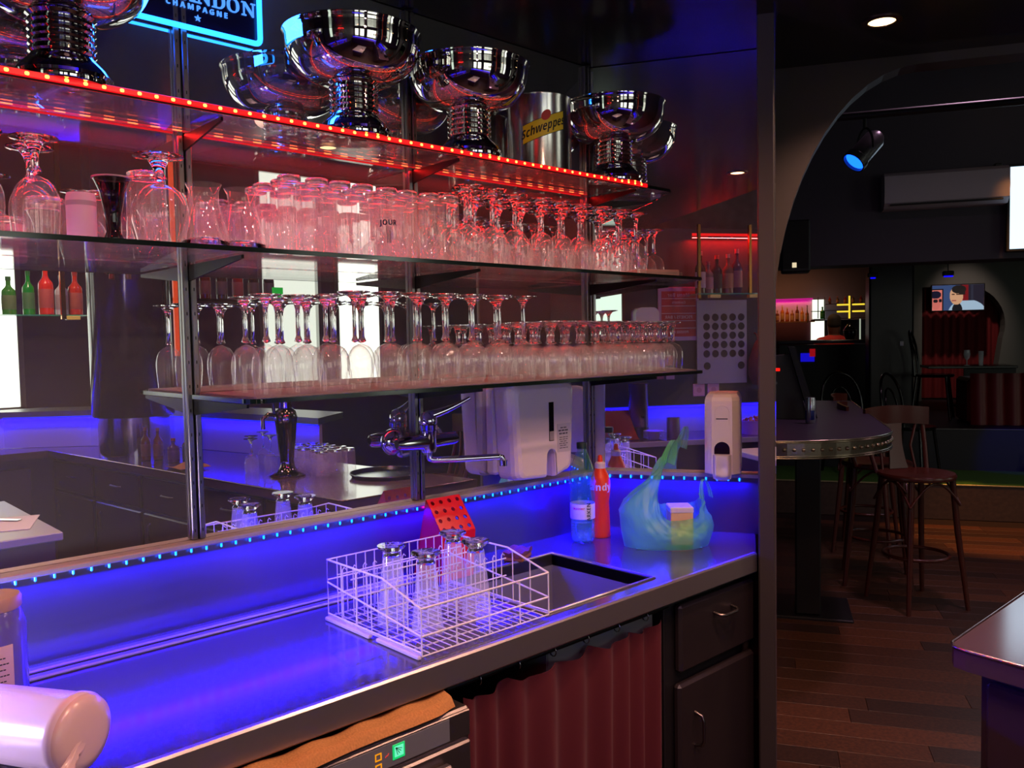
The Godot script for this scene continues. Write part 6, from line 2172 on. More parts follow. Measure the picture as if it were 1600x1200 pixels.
func stage() -> void:
	var front := mat("stage_wood", Color(0.30, 0.22, 0.17), 0.55)
	textured(front, noise_tex(0.03, Color(0.7, 0.7, 0.7), Color(1, 1, 1), 51), Vector3(1.5, 1.5, 1.5))
	var g := G.new()
	g.box(Vector3(3.0, 0.15, -3.0), Vector3(12, 0.30, 6.0), 0.006, hf(7.7, 0.0))
	var o := struct("trim_1", g, front, "low brown stage step across the hall", "stage step")
	g = G.new()
	g.box(Vector3(3.0, 0.297, 0.003), Vector3(12, 0.012, 0.012), 0.003, hf(7.7, 0.0))
	part("nosing", g, mat("nosing_pale", Color(0.7, 0.68, 0.5), 0.3, 0.5), o)
	g = G.new()
	g.box(Vector3(3.0, 0.303, -0.4), Vector3(12, 0.006, 0.78), 0.0, hf(7.7, 0.0))
	part("painted_green_light", g, mat("green_light_paint", Color(0.22, 0.42, 0.08), 0.9), o)  # green light on the step, painted as a coloured strip
	g = G.new()
	g.box(Vector3(3.0, 0.34, -3.0), Vector3(12, 0.68, 6.0), 0.006, hf(8.55, 0.0))
	o = struct("trim_2", g, mat("stage_dark", Color(0.06, 0.07, 0.10), 0.5), "dark upper stage level with a thin metal edge", "stage step")
	g = G.new()
	g.box(Vector3(3.0, 0.677, 0.003), Vector3(12, 0.010, 0.010), 0.003, hf(8.55, 0.0))
	part("nosing", g, mat("nosing_grey", Color(0.5, 0.5, 0.5), 0.3, 0.8), o)
	# added bar whose glow stands in for a blue stroke of light
	var t := thing("added_glow_bar", "added glowing bar for a blue stroke of light, foot of upper stage, right edge", "light bar", hp(8.45, 2.20, 0.306))
	g = G.new()
	g.box(Vector3(0.25, 0.03, 0), Vector3(0.5, 0.05, 0.06), 0.012, Transform3D(Basis(HB, Vector3.UP, -HA), Vector3.ZERO))
	part("housing", g, mats["iron_black"], t)
	g = G.new()
	g.box(Vector3(0.25, 0.165, 0.035), Vector3(0.42, 0.026, 0.004), 0.0015, Transform3D(Basis(HB, Vector3.UP, -HA), Vector3.ZERO))
	part("blue_stroke_glow", g, glow("blue_stroke_emission", Color(0.10, 0.40, 0.75), 0.45), t)
	g = G.new()
	for s in [0.03, 0.47]:
		g.box(Vector3(s, 0.10, 0.0), Vector3(0.012, 0.16, 0.03), 0.003, Transform3D(Basis(HB, Vector3.UP, -HA), Vector3.ZERO))
	part("stand", g, mats["iron_black"], t)
	spot("stage_blue_spot", hp(6.9, 2.5, 2.0), hp(8.55, 2.15, 0.50), Color(0.05, 0.1, 1.0), 2.2, 9.0, 0.05, 0.4)
	# warm lamp that washes the floor before the step
	t = thing("ceiling_lamp", "small warm ceiling spotlight above the floor before the stage", "spotlight", hp(6.6, 1.7, 3.45))
	g = G.new()
	g.lathe([Vector2(0, 0.0), Vector2(0.05, 0.0), Vector2(0.05, 0.15), Vector2(0, 0.15)], 20)
	part("housing", g, mats["iron_black"], t)
	g = G.new()
	g.lathe([Vector2(0, -0.004), Vector2(0.042, -0.004), Vector2(0.042, 0.0), Vector2(0, 0.0)], 20)
	part("lamp_lens", g, mats["downlight_lamp"], t)
	spot("ceiling_lamp_beam", hp(6.6, 1.7, 3.43), hp(7.15, 1.7, 0.0), Color(1.0, 0.66, 0.34), 9.0, 15.0, 0.05, 0.6)
	# red banquette
	var red := mat("banquette_red", Color(0.42, 0.05, 0.06), 0.45)
	t = thing("banquette", "dark red channel-tufted banquette on the upper stage", "banquette", hp(8.95, 1.86, 0.68))
	for k in 6:
		g = G.new()
		var x := 0.06 + k * 0.145
		g.sheet(func(u: float, v: float) -> Vector3:
			return HB * (x + (u - 0.5) * 0.145 + 0.05 * (1.0 - v) * 0) + Vector3(0, 0.49 * v, 0) - HA * (0.045 * sin(u * PI) - 0.05 * v), 10, 6, 0.012)
		part("back_channel", g, red, t)
	g = G.new()
	g.box(Vector3(0.40, 0.22, -0.35), Vector3(0.86, 0.44, 0.55), 0.03, Transform3D(Basis(HB, Vector3.UP, -HA), Vector3.ZERO))
	part("seat", g, red, t)


func far_bar() -> void:
	var a := 12.4
	var F := Transform3D(Basis(HB, Vector3.UP, -HA), Vector3.ZERO)
	# bar counter
	var t := thing("far_bar_counter", "dark bar counter at the far left of the hall", "counter", hp(11.6, 0.95))
	var g := G.new()
	g.box(Vector3(-0.1, 1.48, 0), Vector3(1.5, 0.045, 0.45), 0.01, F)
	part("top", g, mat("far_bar_top", Color(0.24, 0.22, 0.22), 0.2), t)
	g = G.new()
	g.box(Vector3(-0.1, 1.06, -0.06), Vector3(1.45, 0.76, 0.3), 0.0, F)
	part("front", g, mats["iron_black"], t)
	g = G.new()
	g.box(Vector3(-0.48, 1.28, 0.10), Vector3(0.17, 0.11, 0.02), 0.0, F)
	part("blue_lit_panel", g, glow("blue_sign_panel", Color(0.10, 0.06, 1.0), 0.5), t)
	g = G.new()
	g.box(Vector3(-0.42, 1.34, 0.112), Vector3(0.07, 0.10, 0.004), 0.0, F)
	part("red_lit_panel", g, glow("red_sign_panel", Color(0.75, 0.05, 0.10), 0.5), t)
	# back wall of the bar: purple panel, window, shelves
	t = thing("purple_backdrop", "purple lit panel behind the far bottle shelf", "panel", hp(a + 0.25, 0.18))
	g = G.new()
	g.box(Vector3(0, 1.92, 0), Vector3(0.84, 0.30, 0.03), 0.0, F)
	part("panel", g, mat("backing_pale", Color(0.62, 0.56, 0.60), 0.7), t)
	g = G.new()
	g.box(Vector3(0, 2.08, 0.05), Vector3(0.82, 0.02, 0.03), 0.004, F)
	part("purple_led_tube", g, glow("purple_led_tube", Color(0.80, 0.05, 0.55), 0.8), t)
	area("purple_shelf_light", hp(a + 0.19, 0.18, 2.065), Vector3(0, -1, 0) + HA * 0.35, Vector2(0.82, 0.03), Color(0.80, 0.03, 0.55), 0.12, HB)
	g = G.new()
	g.box(Vector3(0, 1.58, 0.01), Vector3(0.84, 0.38, 0.03), 0.0, F)
	part("lower_panel", g, mat("plum_panel", Color(0.22, 0.05, 0.13), 0.6), t)
	t = thing("far_shelf", "long glass shelf of spirits at the far bar", "shelf", hp(a, 0.22))
	g = G.new()
	g.box(Vector3(0, 1.755, 0), Vector3(0.76, 0.012, 0.16), 0.0, F)
	part("board", g, mat("shelf_amber", Color(0.5, 0.35, 0.2), 0.3), t)
	for x in [-0.14, 0.28]:
		g = G.new()
		g.box(Vector3(x, 1.86, 0.085), Vector3(0.012, 0.24, 0.012), 0.0, F)
		part("post", g, mats["brass"], t)
	var amber := [Color(0.55, 0.22, 0.05), Color(0.62, 0.34, 0.12), Color(0.35, 0.14, 0.06), Color(0.5, 0.28, 0.16)]
	var words := ["dark amber", "light amber", "brown", "tan"]
	for k in 10:
		var c: Color = amber[(k * 7 + 1) % 4]
		bottle("far_bottle", "%s bottle, %s from the left on the far purple-lit shelf" % [words[(k * 7 + 1) % 4], ORD[k]], hp(a, -0.09 + k * 0.066, 1.7615), 0.17 + 0.03 * ((k * 5) % 3), 0.024, c, Color(0.6, 0.5, 0.4), c.lerp(Color(0.7, 0.6, 0.45), 0.5), "spirits on the far shelf")
	area("far_shelf_light", hp(a - 0.25, 0.2, 2.35), Vector3(0, -1, 0) + HA * 0.6, Vector2(0.8, 0.05), Color(1.0, 0.7, 0.4), 0.5, HB)
	g = G.new()
	g.box(Vector3(0, 1.62, 0), Vector3(0.30, 0.29, 0.02), 0.0, F.translated(hp(a + 0.2, 0.71)))
	g.box(Vector3(0, 1.93, 0), Vector3(0.17, 0.27, 0.02), 0.0, F.translated(hp(a + 0.2, 0.665)))
	var w := struct("window_6", g, mats["window_daylight_1"], "small bright window behind the far bar", "window")
	g = G.new()
	for q in [[0.0, 1.775, 0.19, 0.02], [0.0, 1.95, 0.012, 0.30], [0.0, 1.90, 0.19, 0.010]]:
		g.box(Vector3(q[0], q[1], 0.012), Vector3(q[2], q[3], 0.02), 0.0, F.translated(hp(a + 0.2, 0.655)))
	part("window_bar", g, mats["iron_black"], w)
	g = G.new()
	g.box(Vector3(0.12, 1.62, 0.014), Vector3(0.05, 0.28, 0.01), 0.0, F.translated(hp(a + 0.2, 0.71)))
	part("blue_curtain", g, mat("curtain_blue", Color(0.10, 0.10, 0.45), 0.8), w)
	bottle("far_bottle", "green bottle on the sill of the far bar's small window", hp(a - 0.05, 0.70, 1.785), 0.17, 0.03, Color(0.03, 0.35, 0.15), Color(0.05, 0.2, 0.1), Color(0.1, 0.4, 0.2))
	# shelves with yellow-lit frames
	t = thing("yellow_frame_shelf", "bottle shelves with crossed yellow light bars at the far bar", "shelf", hp(a, 1.06))
	var yl := glow("yellow_tube_light", Color(1.0, 0.88, 0.25), 0.95)
	for q in [[-0.015, 1.94, 0.022, 0.31], [-0.10, 1.975, 0.15, 0.022], [0.10, 1.975, 0.16, 0.022], [-0.10, 1.882, 0.15, 0.022], [0.10, 1.882, 0.16, 0.022]]:
		g = G.new()
		g.box(Vector3(q[0], q[1], 0.06), Vector3(q[2], q[3], 0.02), 0.004, F)
		part("light_tube", g, yl, t)
	g = G.new()
	for yy in [1.79, 1.90, 1.99]:
		g.box(Vector3(0.0, yy, -0.02), Vector3(0.66, 0.008, 0.12), 0.0, F)
	for x in [-0.33, 0.33]:
		g.box(Vector3(x, 1.93, -0.02), Vector3(0.012, 0.32, 0.12), 0.0, F)
	part("frame", g, mat("shelf_bronze", Color(0.3, 0.2, 0.15), 0.3, 0.7), t)
	g = G.new()
	g.box(Vector3(0.0, 1.62, -0.05), Vector3(0.66, 0.30, 0.02), 0.0, F)
	part("dark_door", g, mats["column_black"], t)
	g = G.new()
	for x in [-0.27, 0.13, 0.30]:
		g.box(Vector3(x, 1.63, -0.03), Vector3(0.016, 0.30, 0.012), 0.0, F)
	part("pale_stile", g, glow("stile_glow", Color(0.85, 0.9, 0.8), 0.55), t)  # light grey stiles, brightened by a glow of their own
	for k in 6:
		bottle("far_bottle", "small bottle, %s from the left above the yellow light bars at the far bar" % ORD[k], hp(a + 0.03, 0.80 + k * 0.10, 1.9945), 0.10, 0.02, [Color(0.5, 0.05, 0.05), Color(0.3, 0.2, 0.15)][k % 2], Color(0.6, 0.2, 0.15), Color(0.5, 0.3, 0.25), "bottles above the yellow light bars")  # red and brown bottle colours alternate
	# two dark vessels on the far bar
	for k in 2:
		t = thing("wine_cooler", ["black wine cooler on the far bar, beside the person in red", "black wine cooler on the far bar, right of the first one"][k], "cooler", hp(11.5, [0.98, 1.24][k], 1.5025), 0, "wine coolers on the far bar")
		g = G.new()
		g.lathe([Vector2(0, 0), Vector2(0.05, 0), Vector2(0.075, 0.06), Vector2(0.078, 0.12), Vector2(0.06, 0.16), Vector2(0.03, 0.20 + 0.05 * k), Vector2(0, 0.21 + 0.05 * k)], 24, Transform3D(), 60)
		part("body", g, mats["bentwood_black"], t)
		g = G.new()
		g.lathe([Vector2(0.079, 0.115), Vector2(0.081, 0.12), Vector2(0.079, 0.125)], 24)
		part("band", g, mats["handle_nickel"], t)
	person()
	t = thing("ceiling_lamp", "added ceiling spotlight above the far bar, lighting the person in red", "spotlight", hp(11.2, 0.9, 3.32))  # unseen lamp added so the person shows up
	g = G.new()
	g.lathe([Vector2(0, 0.0), Vector2(0.05, 0.0), Vector2(0.05, 0.26), Vector2(0, 0.26)], 20)
	part("housing", g, mats["iron_black"], t)
	g = G.new()
	g.lathe([Vector2(0, -0.004), Vector2(0.042, -0.004), Vector2(0.042, 0.0), Vector2(0, 0.0)], 20)
	part("lamp_lens", g, mats["downlight_lamp"], t)
	spot("added_far_bar_beam", hp(11.2, 0.9, 3.30), hp(12.0, 0.85, 1.3), Color(1.0, 0.85, 0.7), 1.3, 18.0, 0.05, 0.8)


# one continuous figure: smooth union of tapered capsules, meshed as surface nets
func person() -> void:
	var o := hp(12.05, 0.83, 0.68)
	var t := thing("person", "person in a red shirt seated at the far bar, seen from behind", "person", o)
	var bones := [
		[Vector3(0, 0.95, 0), Vector3(0, 1.06, 0.01), 0.080, 0.088], [Vector3(0, 0.80, 0), Vector3(0, 0.95, 0), 0.062, 0.058],
		[Vector3(-0.15, 0.76, 0), Vector3(0.15, 0.76, 0), 0.085, 0.085], [Vector3(0, 0.42, 0), Vector3(0, 0.72, 0), 0.15, 0.165],
		[Vector3(-0.17, 0.76, 0), Vector3(-0.24, 0.50, -0.06), 0.062, 0.048], [Vector3(-0.24, 0.50, -0.06), Vector3(-0.14, 0.55, -0.26), 0.046, 0.034],
		[Vector3(0.17, 0.76, 0), Vector3(0.24, 0.50, -0.06), 0.062, 0.048], [Vector3(0.24, 0.50, -0.06), Vector3(0.14, 0.55, -0.26), 0.046, 0.034],
		[Vector3(-0.10, 0.38, 0), Vector3(-0.12, 0.38, -0.36), 0.095, 0.065], [Vector3(0.10, 0.38, 0), Vector3(0.12, 0.38, -0.36), 0.095, 0.065],
		[Vector3(-0.12, 0.36, -0.36), Vector3(-0.12, 0.06, -0.32), 0.06, 0.042], [Vector3(0.12, 0.36, -0.36), Vector3(0.12, 0.06, -0.32), 0.06, 0.042],
		[Vector3(-0.12, 0.04, -0.30), Vector3(-0.12, 0.035, -0.46), 0.042, 0.03], [Vector3(0.12, 0.04, -0.30), Vector3(0.12, 0.035, -0.46), 0.042, 0.03]]
	var F := Basis(HB, Vector3.UP, -HA)
	var skin := mat("skin_dark", Color(0.36, 0.20, 0.14), 0.6)
	part("body", nets(bones, 0.03, F), skin, t)
	var shirt: Array = []
	for k in [2, 3, 4, 6]:
		shirt.append([bones[k][0], bones[k][1], bones[k][2] + 0.014, bones[k][3] + 0.014])
	part("red_shirt", nets(shirt, 0.03, F), mat("shirt_red", Color(0.60, 0.03, 0.04), 0.8), t)
	part("hair", nets([[Vector3(0, 1.03, 0.012), Vector3(0, 1.085, 0.012), 0.088, 0.088]], 0.025, F), mat("hair_brown", Color(0.10, 0.05, 0.035), 0.8), t)
	part("trousers", nets([[bones[8][0], bones[8][1], 0.11, 0.08], [bones[9][0], bones[9][1], 0.11, 0.08], [bones[10][0], bones[10][1], 0.075, 0.055], [bones[11][0], bones[11][1], 0.075, 0.055]], 0.03, F), mat("trousers_dark", Color(0.06, 0.06, 0.08), 0.85), t)
	# the stool under the person
	t = thing("far_stool", "dark stool under the person at the far bar", "stool", o + Vector3(0, 0.0, 0))
	var g := G.new()
	g.lathe([Vector2(0, 0.24), Vector2(0.17, 0.24), Vector2(0.18, 0.26), Vector2(0.17, 0.285), Vector2(0, 0.285)], 24)
	part("seat", g, mats["iron_black"], t)
	g = G.new()
	g.lathe([Vector2(0, 0), Vector2(0.18, 0), Vector2(0.18, 0.015), Vector2(0.03, 0.03), Vector2(0.03, 0.24), Vector2(0, 0.24)], 24)
	part("post", g, mats["iron_black"], t)


func nets(bones: Array, cell: float, bs: Basis) -> G:
	var lo := Vector3(1e9, 1e9, 1e9)
	var hi := -lo
	for b in bones:
		for k in 2:
			var r: float = b[2 + k] + cell * 2.5
			lo = lo.min(b[k] - Vector3(r, r, r))
			hi = hi.max(b[k] + Vector3(r, r, r))
	var nx := int((hi.x - lo.x) / cell) + 2
	var ny := int((hi.y - lo.y) / cell) + 2
	var nz := int((hi.z - lo.z) / cell) + 2
	var f := PackedFloat32Array()
	f.resize(nx * ny * nz)
	for k in nz:
		for j in ny:
			for i in nx:
				f[(k * ny + j) * nx + i] = field(bones, lo + Vector3(i, j, k) * cell)
	var vert := {}
	for k in nz - 1:
		for j in ny - 1:
			for i in nx - 1:
				var c := 0
				var p := Vector3.ZERO
				for e in EDGES:
					var a: Vector3i = Vector3i(i, j, k) + e[0]
					var b: Vector3i = Vector3i(i, j, k) + e[1]
					var fa := f[(a.z * ny + a.y) * nx + a.x]
					var fb := f[(b.z * ny + b.y) * nx + b.x]
					if (fa < 0.0) != (fb < 0.0):
						p += Vector3(a).lerp(Vector3(b), fa / (fa - fb))
						c += 1
				if c > 0:
					vert[Vector3i(i, j, k)] = lo + p / c * cell
	var g := G.new()
	var nrm := {}
	for q in vert:
		var p: Vector3 = vert[q]
		var e := cell * 0.5
		nrm[q] = (bs * Vector3(field(bones, p + Vector3(e, 0, 0)) - field(bones, p - Vector3(e, 0, 0)), field(bones, p + Vector3(0, e, 0)) - field(bones, p - Vector3(0, e, 0)), field(bones, p + Vector3(0, 0, e)) - field(bones, p - Vector3(0, 0, e)))).normalized()
	for q in vert:
		for ax in 3:
			var d := Vector3i.ZERO
			d[ax] = 1
			var a: Vector3i = q
			var b: Vector3i = a + d
			if b.x >= nx or b.y >= ny or b.z >= nz:
				continue
			if (f[(a.z * ny + a.y) * nx + a.x] < 0.0) == (f[(b.z * ny + b.y) * nx + b.x] < 0.0):
				continue
			var u := Vector3i.ZERO
			var w := Vector3i.ZERO
			u[(ax + 1) % 3] = 1
			w[(ax + 2) % 3] = 1
			var c4 := [a, a - u, a - u - w, a - w]
			if c4.all(func(z): return vert.has(z)):
				g.tri(bs * vert[c4[0]], bs * vert[c4[1]], bs * vert[c4[2]], nrm[c4[0]], nrm[c4[1]], nrm[c4[2]])
				g.tri(bs * vert[c4[0]], bs * vert[c4[2]], bs * vert[c4[3]], nrm[c4[0]], nrm[c4[2]], nrm[c4[3]])
	return g

const EDGES := [[Vector3i(0, 0, 0), Vector3i(1, 0, 0)], [Vector3i(0, 1, 0), Vector3i(1, 1, 0)], [Vector3i(0, 0, 1), Vector3i(1, 0, 1)], [Vector3i(0, 1, 1), Vector3i(1, 1, 1)],
	[Vector3i(0, 0, 0), Vector3i(0, 1, 0)], [Vector3i(1, 0, 0), Vector3i(1, 1, 0)], [Vector3i(0, 0, 1), Vector3i(0, 1, 1)], [Vector3i(1, 0, 1), Vector3i(1, 1, 1)],
	[Vector3i(0, 0, 0), Vector3i(0, 0, 1)], [Vector3i(1, 0, 0), Vector3i(1, 0, 1)], [Vector3i(0, 1, 0), Vector3i(0, 1, 1)], [Vector3i(1, 1, 0), Vector3i(1, 1, 1)]]

func field(bones: Array, p: Vector3) -> float:
	var d := 1e9
	for b in bones:
		var ab: Vector3 = b[1] - b[0]
		var t := clampf((p - b[0]).dot(ab) / maxf(ab.length_squared(), 1e-9), 0.0, 1.0)
		var e: float = (p - (b[0] + ab * t)).length() - lerpf(b[2], b[3], t)
		var h := clampf(0.5 + 0.5 * (d - e) / 0.035, 0.0, 1.0)
		d = lerpf(d, e, h) - 0.035 * h * (1.0 - h)
	return d


func far_side() -> void:
	var F := Transform3D(Basis(HB, Vector3.UP, -HA), Vector3.ZERO)
	# dark pillar
	var g := G.new()
	g.box(Vector3(0, 1.8, 0), Vector3(0.46, 3.6, 0.4), 0.02, F.translated(hp(10.4, 1.30)))
	struct("wall_pillar", g, mat("pillar_black", Color(0.085, 0.075, 0.10), 0.35), "dark pillar between the far bar and the television", "pillar")
	var t := thing("wall_switch", "small pale switch on the dark pillar", "switch", hp(10.185, 1.405, 1.455))
	g = G.new()
	g.box(Vector3.ZERO, Vector3(0.04, 0.05, 0.012), 0.003, F)
	part("plate", g, mat("switch_pale", Color(0.85, 0.82, 0.85), 0.4), t)
	# arched niche with a curtain
	g = G.new()
	var arch := PackedVector2Array([Vector2(1.55, 0.68), Vector2(1.90, 0.68), Vector2(1.90, 2.16), Vector2(2.45, 2.16)])
	for k in 13:
		var a := PI / 2 - k / 12.0 * (PI / 2 + 0.35)
		arch.append(Vector2(2.40 + 0.46 * cos(a), 1.66 + 0.50 * sin(a)))
	arch.append(Vector2(2.72, 0.68)); arch.append(Vector2(4.2, 0.68)); arch.append(Vector2(4.2, 2.45)); arch.append(Vector2(1.55, 2.45))
	g.extrude(arch, 0.25, hf(12.15, 0.0))
	struct("wall_niche", g, mat("niche_grey", Color(0.42, 0.44, 0.42), 0.8), "grey wall with an arched niche at the far right of the hall", "wall")
	t = thing("niche_curtain", "dark red pleated curtain filling the arched niche below the television", "curtain", hp(12.35, 2.35))
	g = G.new()
	g.sheet(func(u: float, v: float) -> Vector3: return HB * ((u - 0.5) * 1.15) + Vector3(0, 0.70 + 1.5 * v, 0) - HA * 0.02 * sin(u * 70.0 + sin(u * 13.0)), 120, 4, 0.004)
	part("fabric", g, mat("curtain_maroon", Color(0.48, 0.10, 0.12), 0.85), t)
	spot("niche_light", hp(10.9, 2.3, 3.3), hp(12.3, 2.4, 1.3), Color(1.0, 0.85, 0.8), 1.5, 20.0, 0.05, 0.8)
	t = thing("ceiling_lamp", "small ceiling spotlight before the far niche", "spotlight", hp(10.9, 2.3, 3.32))
	g = G.new()
	g.lathe([Vector2(0, 0.0), Vector2(0.05, 0.0), Vector2(0.05, 0.26), Vector2(0, 0.26)], 20)
	part("housing", g, mats["iron_black"], t)
	g = G.new()
	g.lathe([Vector2(0, -0.004), Vector2(0.042, -0.004), Vector2(0.042, 0.0), Vector2(0, 0.0)], 20)
	part("lamp_lens", g, mats["downlight_lamp"], t)
	# television
	t = thing("television", "wall television showing a man in a pale shirt, above the far curtain", "television", hp(11.95, 2.297, 2.011))
	g = G.new()
	g.box(Vector3.ZERO, Vector3(0.62, 0.345, 0.05), 0.006, F)
	part("housing", g, mats["till_black"], t)
	g = G.new()
	var c := [F * Vector3(-0.297, -0.160, 0.0258), F * Vector3(0.297, -0.160, 0.0258), F * Vector3(0.297, 0.160, 0.0258), F * Vector3(-0.297, 0.160, 0.0258)]
	var nf := -HA
	g.tri(c[0], c[1], c[2], nf, nf, nf, Vector2(0, 1), Vector2(1, 1), Vector2(1, 0))
	g.tri(c[0], c[2], c[3], nf, nf, nf, Vector2(0, 1), Vector2(1, 0), Vector2(0, 0))
	var sm := glow("television_screen", Color.WHITE, 0.9, Color(0, 0, 0))
	sm.emission_texture = tv_picture()
	sm.emission_operator = BaseMaterial3D.EMISSION_OP_MULTIPLY
	part("screen", g, sm, t)
	# table with two glasses
	t = thing("stage_table", "dark table with two glasses below the television", "table", hp(11.3, 2.28, 0.68))
	g = G.new()
	g.box(Vector3(0, 0.475, 0), Vector3(0.95, 0.03, 0.6), 0.006, F)
	part("top", g, mat("table_dark", Color(0.14, 0.12, 0.13), 0.25), t)
	g = G.new()
	g.lathe([Vector2(0, 0), Vector2(0.22, 0), Vector2(0.21, 0.02), Vector2(0.035, 0.04), Vector2(0.035, 0.46), Vector2(0, 0.46)], 24, Transform3D(), 40)
	part("pedestal", g, mats["iron_black"], t)
	g = G.new()
	g.box(Vector3(0.2, 0.24, 0.2), Vector3(0.55, 0.44, 0.02), 0.004, F)
	part("skirt", g, mat("skirt_blue", Color(0.05, 0.05, 0.08), 0.5), t)
	t = thing("table_glass", "stemmed water glass, the left of two on the table below the television", "glass", hp(11.15, 2.25, 1.1705))
	g = G.new()
	g.lathe([Vector2(0, 0), Vector2(0.034, 0), Vector2(0.032, 0.003), Vector2(0.006, 0.012), Vector2(0.006, 0.06), Vector2(0.028, 0.09), Vector2(0.036, 0.13), Vector2(0.032, 0.185), Vector2(0.031, 0.185)], 20, Transform3D(), 50)
	var milky := pane("far_glass", Color(0.9, 0.95, 1.0), 0.6, 0.03)
	part("goblet", g, milky, t)
	g = G.new()
	g.lathe([Vector2(0, 0), Vector2(0.035, 0), Vector2(0.034, 0.003), Vector2(0, 0.004)], 20)
	part("foot", g, milky, t)
	t = thing("table_glass", "straight tumbler, the right of two glasses on the table below the television", "glass", hp(11.15, 2.40, 1.1705))
	g = G.new()
	g.lathe([Vector2(0.024, 0.01), Vector2(0.029, 0.17), Vector2(0.027, 0.17)], 20)
	part("wall", g, milky, t)
	g = G.new()
	g.lathe([Vector2(0, 0), Vector2(0.024, 0), Vector2(0.024, 0.012), Vector2(0, 0.012)], 20)
	part("thick_base", g, milky, t)


func tv_picture() -> ImageTexture:
	var w := 128
	var h := 72
	var im := Image.create(w, h, false, Image.FORMAT_RGB8)
	im.fill(Color(0.10, 0.14, 0.25))
	im.fill_rect(Rect2i(0, 0, 76, 72), Color(0.20, 0.28, 0.45))
	im.fill_rect(Rect2i(70, 0, 20, 46), Color(0.45, 0.04, 0.08))
	im.fill_rect(Rect2i(90, 0, 38, 72), Color(0.12, 0.10, 0.16))
	im.fill_rect(Rect2i(96, 0, 6, 60), Color(0.16, 0.16, 0.22))
	im.fill_rect(Rect2i(0, 10, 28, 62), Color(0.03, 0.03, 0.06))
	im.fill_rect(Rect2i(0, 13, 25, 59), Color(0.85, 0.45, 0.40))
	for y in h:
		for x in w:
			var p := Vector2(x, y)
			var c := im.get_pixel(x, y)
			# framed portrait of a plain face in dark glasses
			if ((p - Vector2(9, 46)) / Vector2(12, 24)).length() < 1.0 and x < 25: c = Color(0.80, 0.42, 0.38)
			if ((p - Vector2(8, 26)) / Vector2(14, 11)).length() < 1.0 and x < 25: c = Color(0.06, 0.05, 0.15)
			if ((p - Vector2(8, 44)) / Vector2(6, 5)).length() < 1.0: c = Color(0.08, 0.05, 0.08)
			if ((p - Vector2(20, 43)) / Vector2(4, 5)).length() < 1.0 and x < 25: c = Color(0.08, 0.05, 0.08)
			# man in a pale shirt
			if ((p - Vector2(86, 78)) / Vector2(46, 36)).length() < 1.0 and y > 44: c = Color(0.62, 0.72, 0.80)
			if ((p - Vector2(62, 74)) / Vector2(13, 24)).length() < 1.0: c = Color(0.05, 0.05, 0.09)
			if ((p - Vector2(60, 30)) / Vector2(17, 26)).length() < 1.0: c = Color(0.80, 0.60, 0.46)
			if ((p - Vector2(66, 12)) / Vector2(18, 12)).length() < 1.0: c = Color(0.10, 0.08, 0.08)
			if ((p - Vector2(74, 26)) / Vector2(8, 16)).length() < 1.0 and y < 28: c = Color(0.12, 0.09, 0.09)
			if absf(y - 26) < 1.5 and (absf(x - 52) < 4 or absf(x - 63) < 4): c = Color(0.20, 0.12, 0.10)
			if ((p - Vector2(54, 44)) / Vector2(6, 2)).length() < 1.0: c = Color(0.62, 0.30, 0.28)
			im.set_pixel(x, y, c)
	return ImageTexture.create_from_image(im)


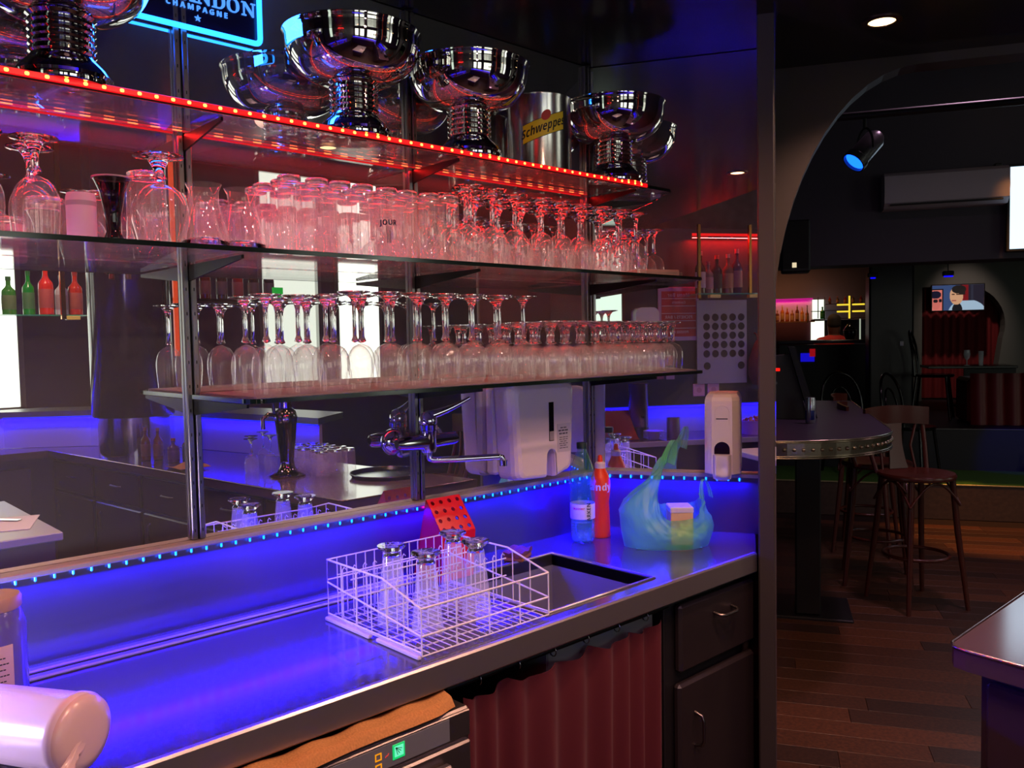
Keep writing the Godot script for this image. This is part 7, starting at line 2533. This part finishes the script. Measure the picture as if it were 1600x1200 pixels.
func overhead() -> void:
	var F := Transform3D(Basis(HB, Vector3.UP, -HA), Vector3.ZERO)
	# bulkhead that carries the air conditioner, speaker and screen
	var g := G.new()
	g.box(Vector3(3.0, 2.86, -0.15), Vector3(11.0, 1.5, 0.3), 0.004, hf(7.15, 0.0))
	struct("wall_bulkhead", g, mat("bulkhead_black", Color(0.20, 0.17, 0.23), 0.6), "black bulkhead across the hall ceiling", "bulkhead")
	var t := thing("air_conditioner", "long pale air conditioner high on the dark bulkhead", "air conditioner", hp(7.15, 1.255, 2.64))
	g = G.new()
	g.extrude(PackedVector2Array([Vector2(0, -0.13), Vector2(0.14, -0.13), Vector2(0.19, -0.09), Vector2(0.205, 0.0), Vector2(0.19, 0.11), Vector2(0.15, 0.14), Vector2(0, 0.14)]), 0.84, Transform3D(Basis(-HA, Vector3.UP, -HA.cross(Vector3.UP)), Vector3.ZERO), true)
	part("case", g, mat("ac_case", Color(0.62, 0.58, 0.62), 0.5), t)
	g = G.new()
	g.box(Vector3(0, -0.105, 0.178), Vector3(0.76, 0.012, 0.02), 0.002, F)
	part("air_slot", g, mats["slot_black"], t)
	g = G.new()
	g.box(Vector3(0.36, 0.148, 0.10), Vector3(0.05, 0.03, 0.06), 0.006, F)
	part("bracket", g, mats["iron_black"], t)
	t = thing("wall_speaker", "black loudspeaker box with a small white light, hung below the bulkhead", "loudspeaker", hp(6.95, 0.195, 2.25))
	g = G.new()
	g.box(Vector3.ZERO, Vector3(0.215, 0.40, 0.20), 0.012, F)
	part("cabinet", g, mat("speaker_black", Color(0.045, 0.04, 0.045), 0.55), t)
	g = G.new()
	g.box(Vector3(0, 0.01, 0.101), Vector3(0.19, 0.36, 0.004), 0.002, F)
	part("grille", g, mat("speaker_grille", Color(0.03, 0.028, 0.03), 0.8), t)
	g = G.new()
	g.box(Vector3(-0.01, -0.145, 0.104), Vector3(0.032, 0.038, 0.004), 0.001, F)
	part("light_badge", g, glow("speaker_light", Color(1.0, 0.92, 0.75), 0.8), t)
	g = G.new()
	g.box(Vector3(0, 0.10, -0.15), Vector3(0.05, 0.06, 0.12), 0.004, F)
	part("bracket", g, mats["iron_black"], t)
	t = thing("wall_screen", "glowing white screen on the bulkhead at the right edge", "screen", hp(7.08, 2.13, 2.473))
	g = G.new()
	g.box(Vector3.ZERO, Vector3(0.90, 0.64, 0.05), 0.006, F)
	part("housing", g, mats["till_black"], t)
	g = G.new()
	g.box(Vector3(0, 0, 0.026), Vector3(0.86, 0.60, 0.004), 0.0, F)
	part("screen", g, glow("white_screen", Color(0.82, 0.92, 1.0), 1.5), t)
	area("wall_screen_light", hp(7.03, 2.13, 2.473), -HA, Vector2(0.86, 0.60), Color(0.82, 0.92, 1.0), 0.25, HB)
	# stage light hung in front
	t = thing("stage_spotlight", "black stage spotlight with a bright blue lens, hung below the ceiling beyond the arch", "spotlight", hp(4.25, 0.425, 2.415))
	var dir := (-HB * 0.62 - Vector3.UP * 0.72 - HA * 0.35).normalized()
	var sx := dir.cross(Vector3.UP).normalized()
	var X := Transform3D(Basis(sx, dir, sx.cross(dir)), Vector3.ZERO)
	g = G.new()
	g.lathe([Vector2(0, -0.10), Vector2(0.03, -0.10), Vector2(0.048, -0.07), Vector2(0.050, 0.05), Vector2(0.056, 0.055), Vector2(0.056, 0.085), Vector2(0.050, 0.085), Vector2(0.050, 0.060), Vector2(0, 0.060)], 28, X, 35)
	part("housing", g, mat("lamp_grey", Color(0.22, 0.21, 0.23), 0.35, 0.4), t)
	g = G.new()
	g.lathe([Vector2(0.049, 0.070), Vector2(0.03, 0.078), Vector2(0, 0.080)], 24, X, 60)
	part("blue_lens", g, glow("blue_lamp_lens", Color(0.05, 0.30, 1.0), 5.0), t)
	spot("stage_spotlight_beam", t.position + dir * 0.10, t.position + dir * 2.0, Color(0.08, 0.2, 1.0), 0.9, 28.0, 0.04, 0.6)
	g = G.new()
	var yk: Array = []
	for k in 11:
		var a := PI * k / 10.0
		yk.append(sx * 0.062 * cos(a) + Vector3.UP * 0.10 * sin(a))
	g.tube(yk, 0.005, 6)
	g.tube([Vector3.UP * 0.10, Vector3.UP * 0.16], 0.008, 8)
	part("yoke", g, mats["iron_black"], t)
	g = G.new()
	g.tube([Vector3(0, 0.16, 0) - HB * 0.30, Vector3(0, 0.16, 0) + HB * 0.9], 0.018, 10)
	for s in [-0.25, 0.85]:
		g.tube([Vector3(0, 0.16, 0) + HB * s, Vector3(0, 1.24, 0) + HB * s], 0.008, 6)
	var bar := part("lighting_bar", g, mats["iron_black"], t)
	bar.set_meta("label", "black lighting bar the spotlight hangs from")
	# two small blue lamps far off
	for k in 2:
		t = thing("blue_lamp", ["tiny blue lamp under the bulkhead, the left of two", "tiny blue lamp under the bulkhead, the right of two, before the television"][k], "lamp", hp(9.4, [1.02, 1.72][k], [2.14, 2.13][k]), 0, "tiny blue lamps")
		g = G.new()
		g.box(Vector3(0, 0.03, 0), Vector3(0.10, 0.05, 0.06), 0.008, F)
		part("housing", g, mats["iron_black"], t)
		g = G.new()
		g.box(Vector3(0, 0.0, 0.02), Vector3([0.05, 0.085][k], 0.014, 0.02), 0.003, F)
		part("blue_lens", g, glow("tiny_blue_lens", Color(0.06, 0.03, 1.0), 1.2), t)
		g = G.new()
		g.tube([Vector3(0, 0.05, 0), Vector3(0, 1.5, 0)], 0.006, 6)
		part("drop_rod", g, mats["iron_black"], t)
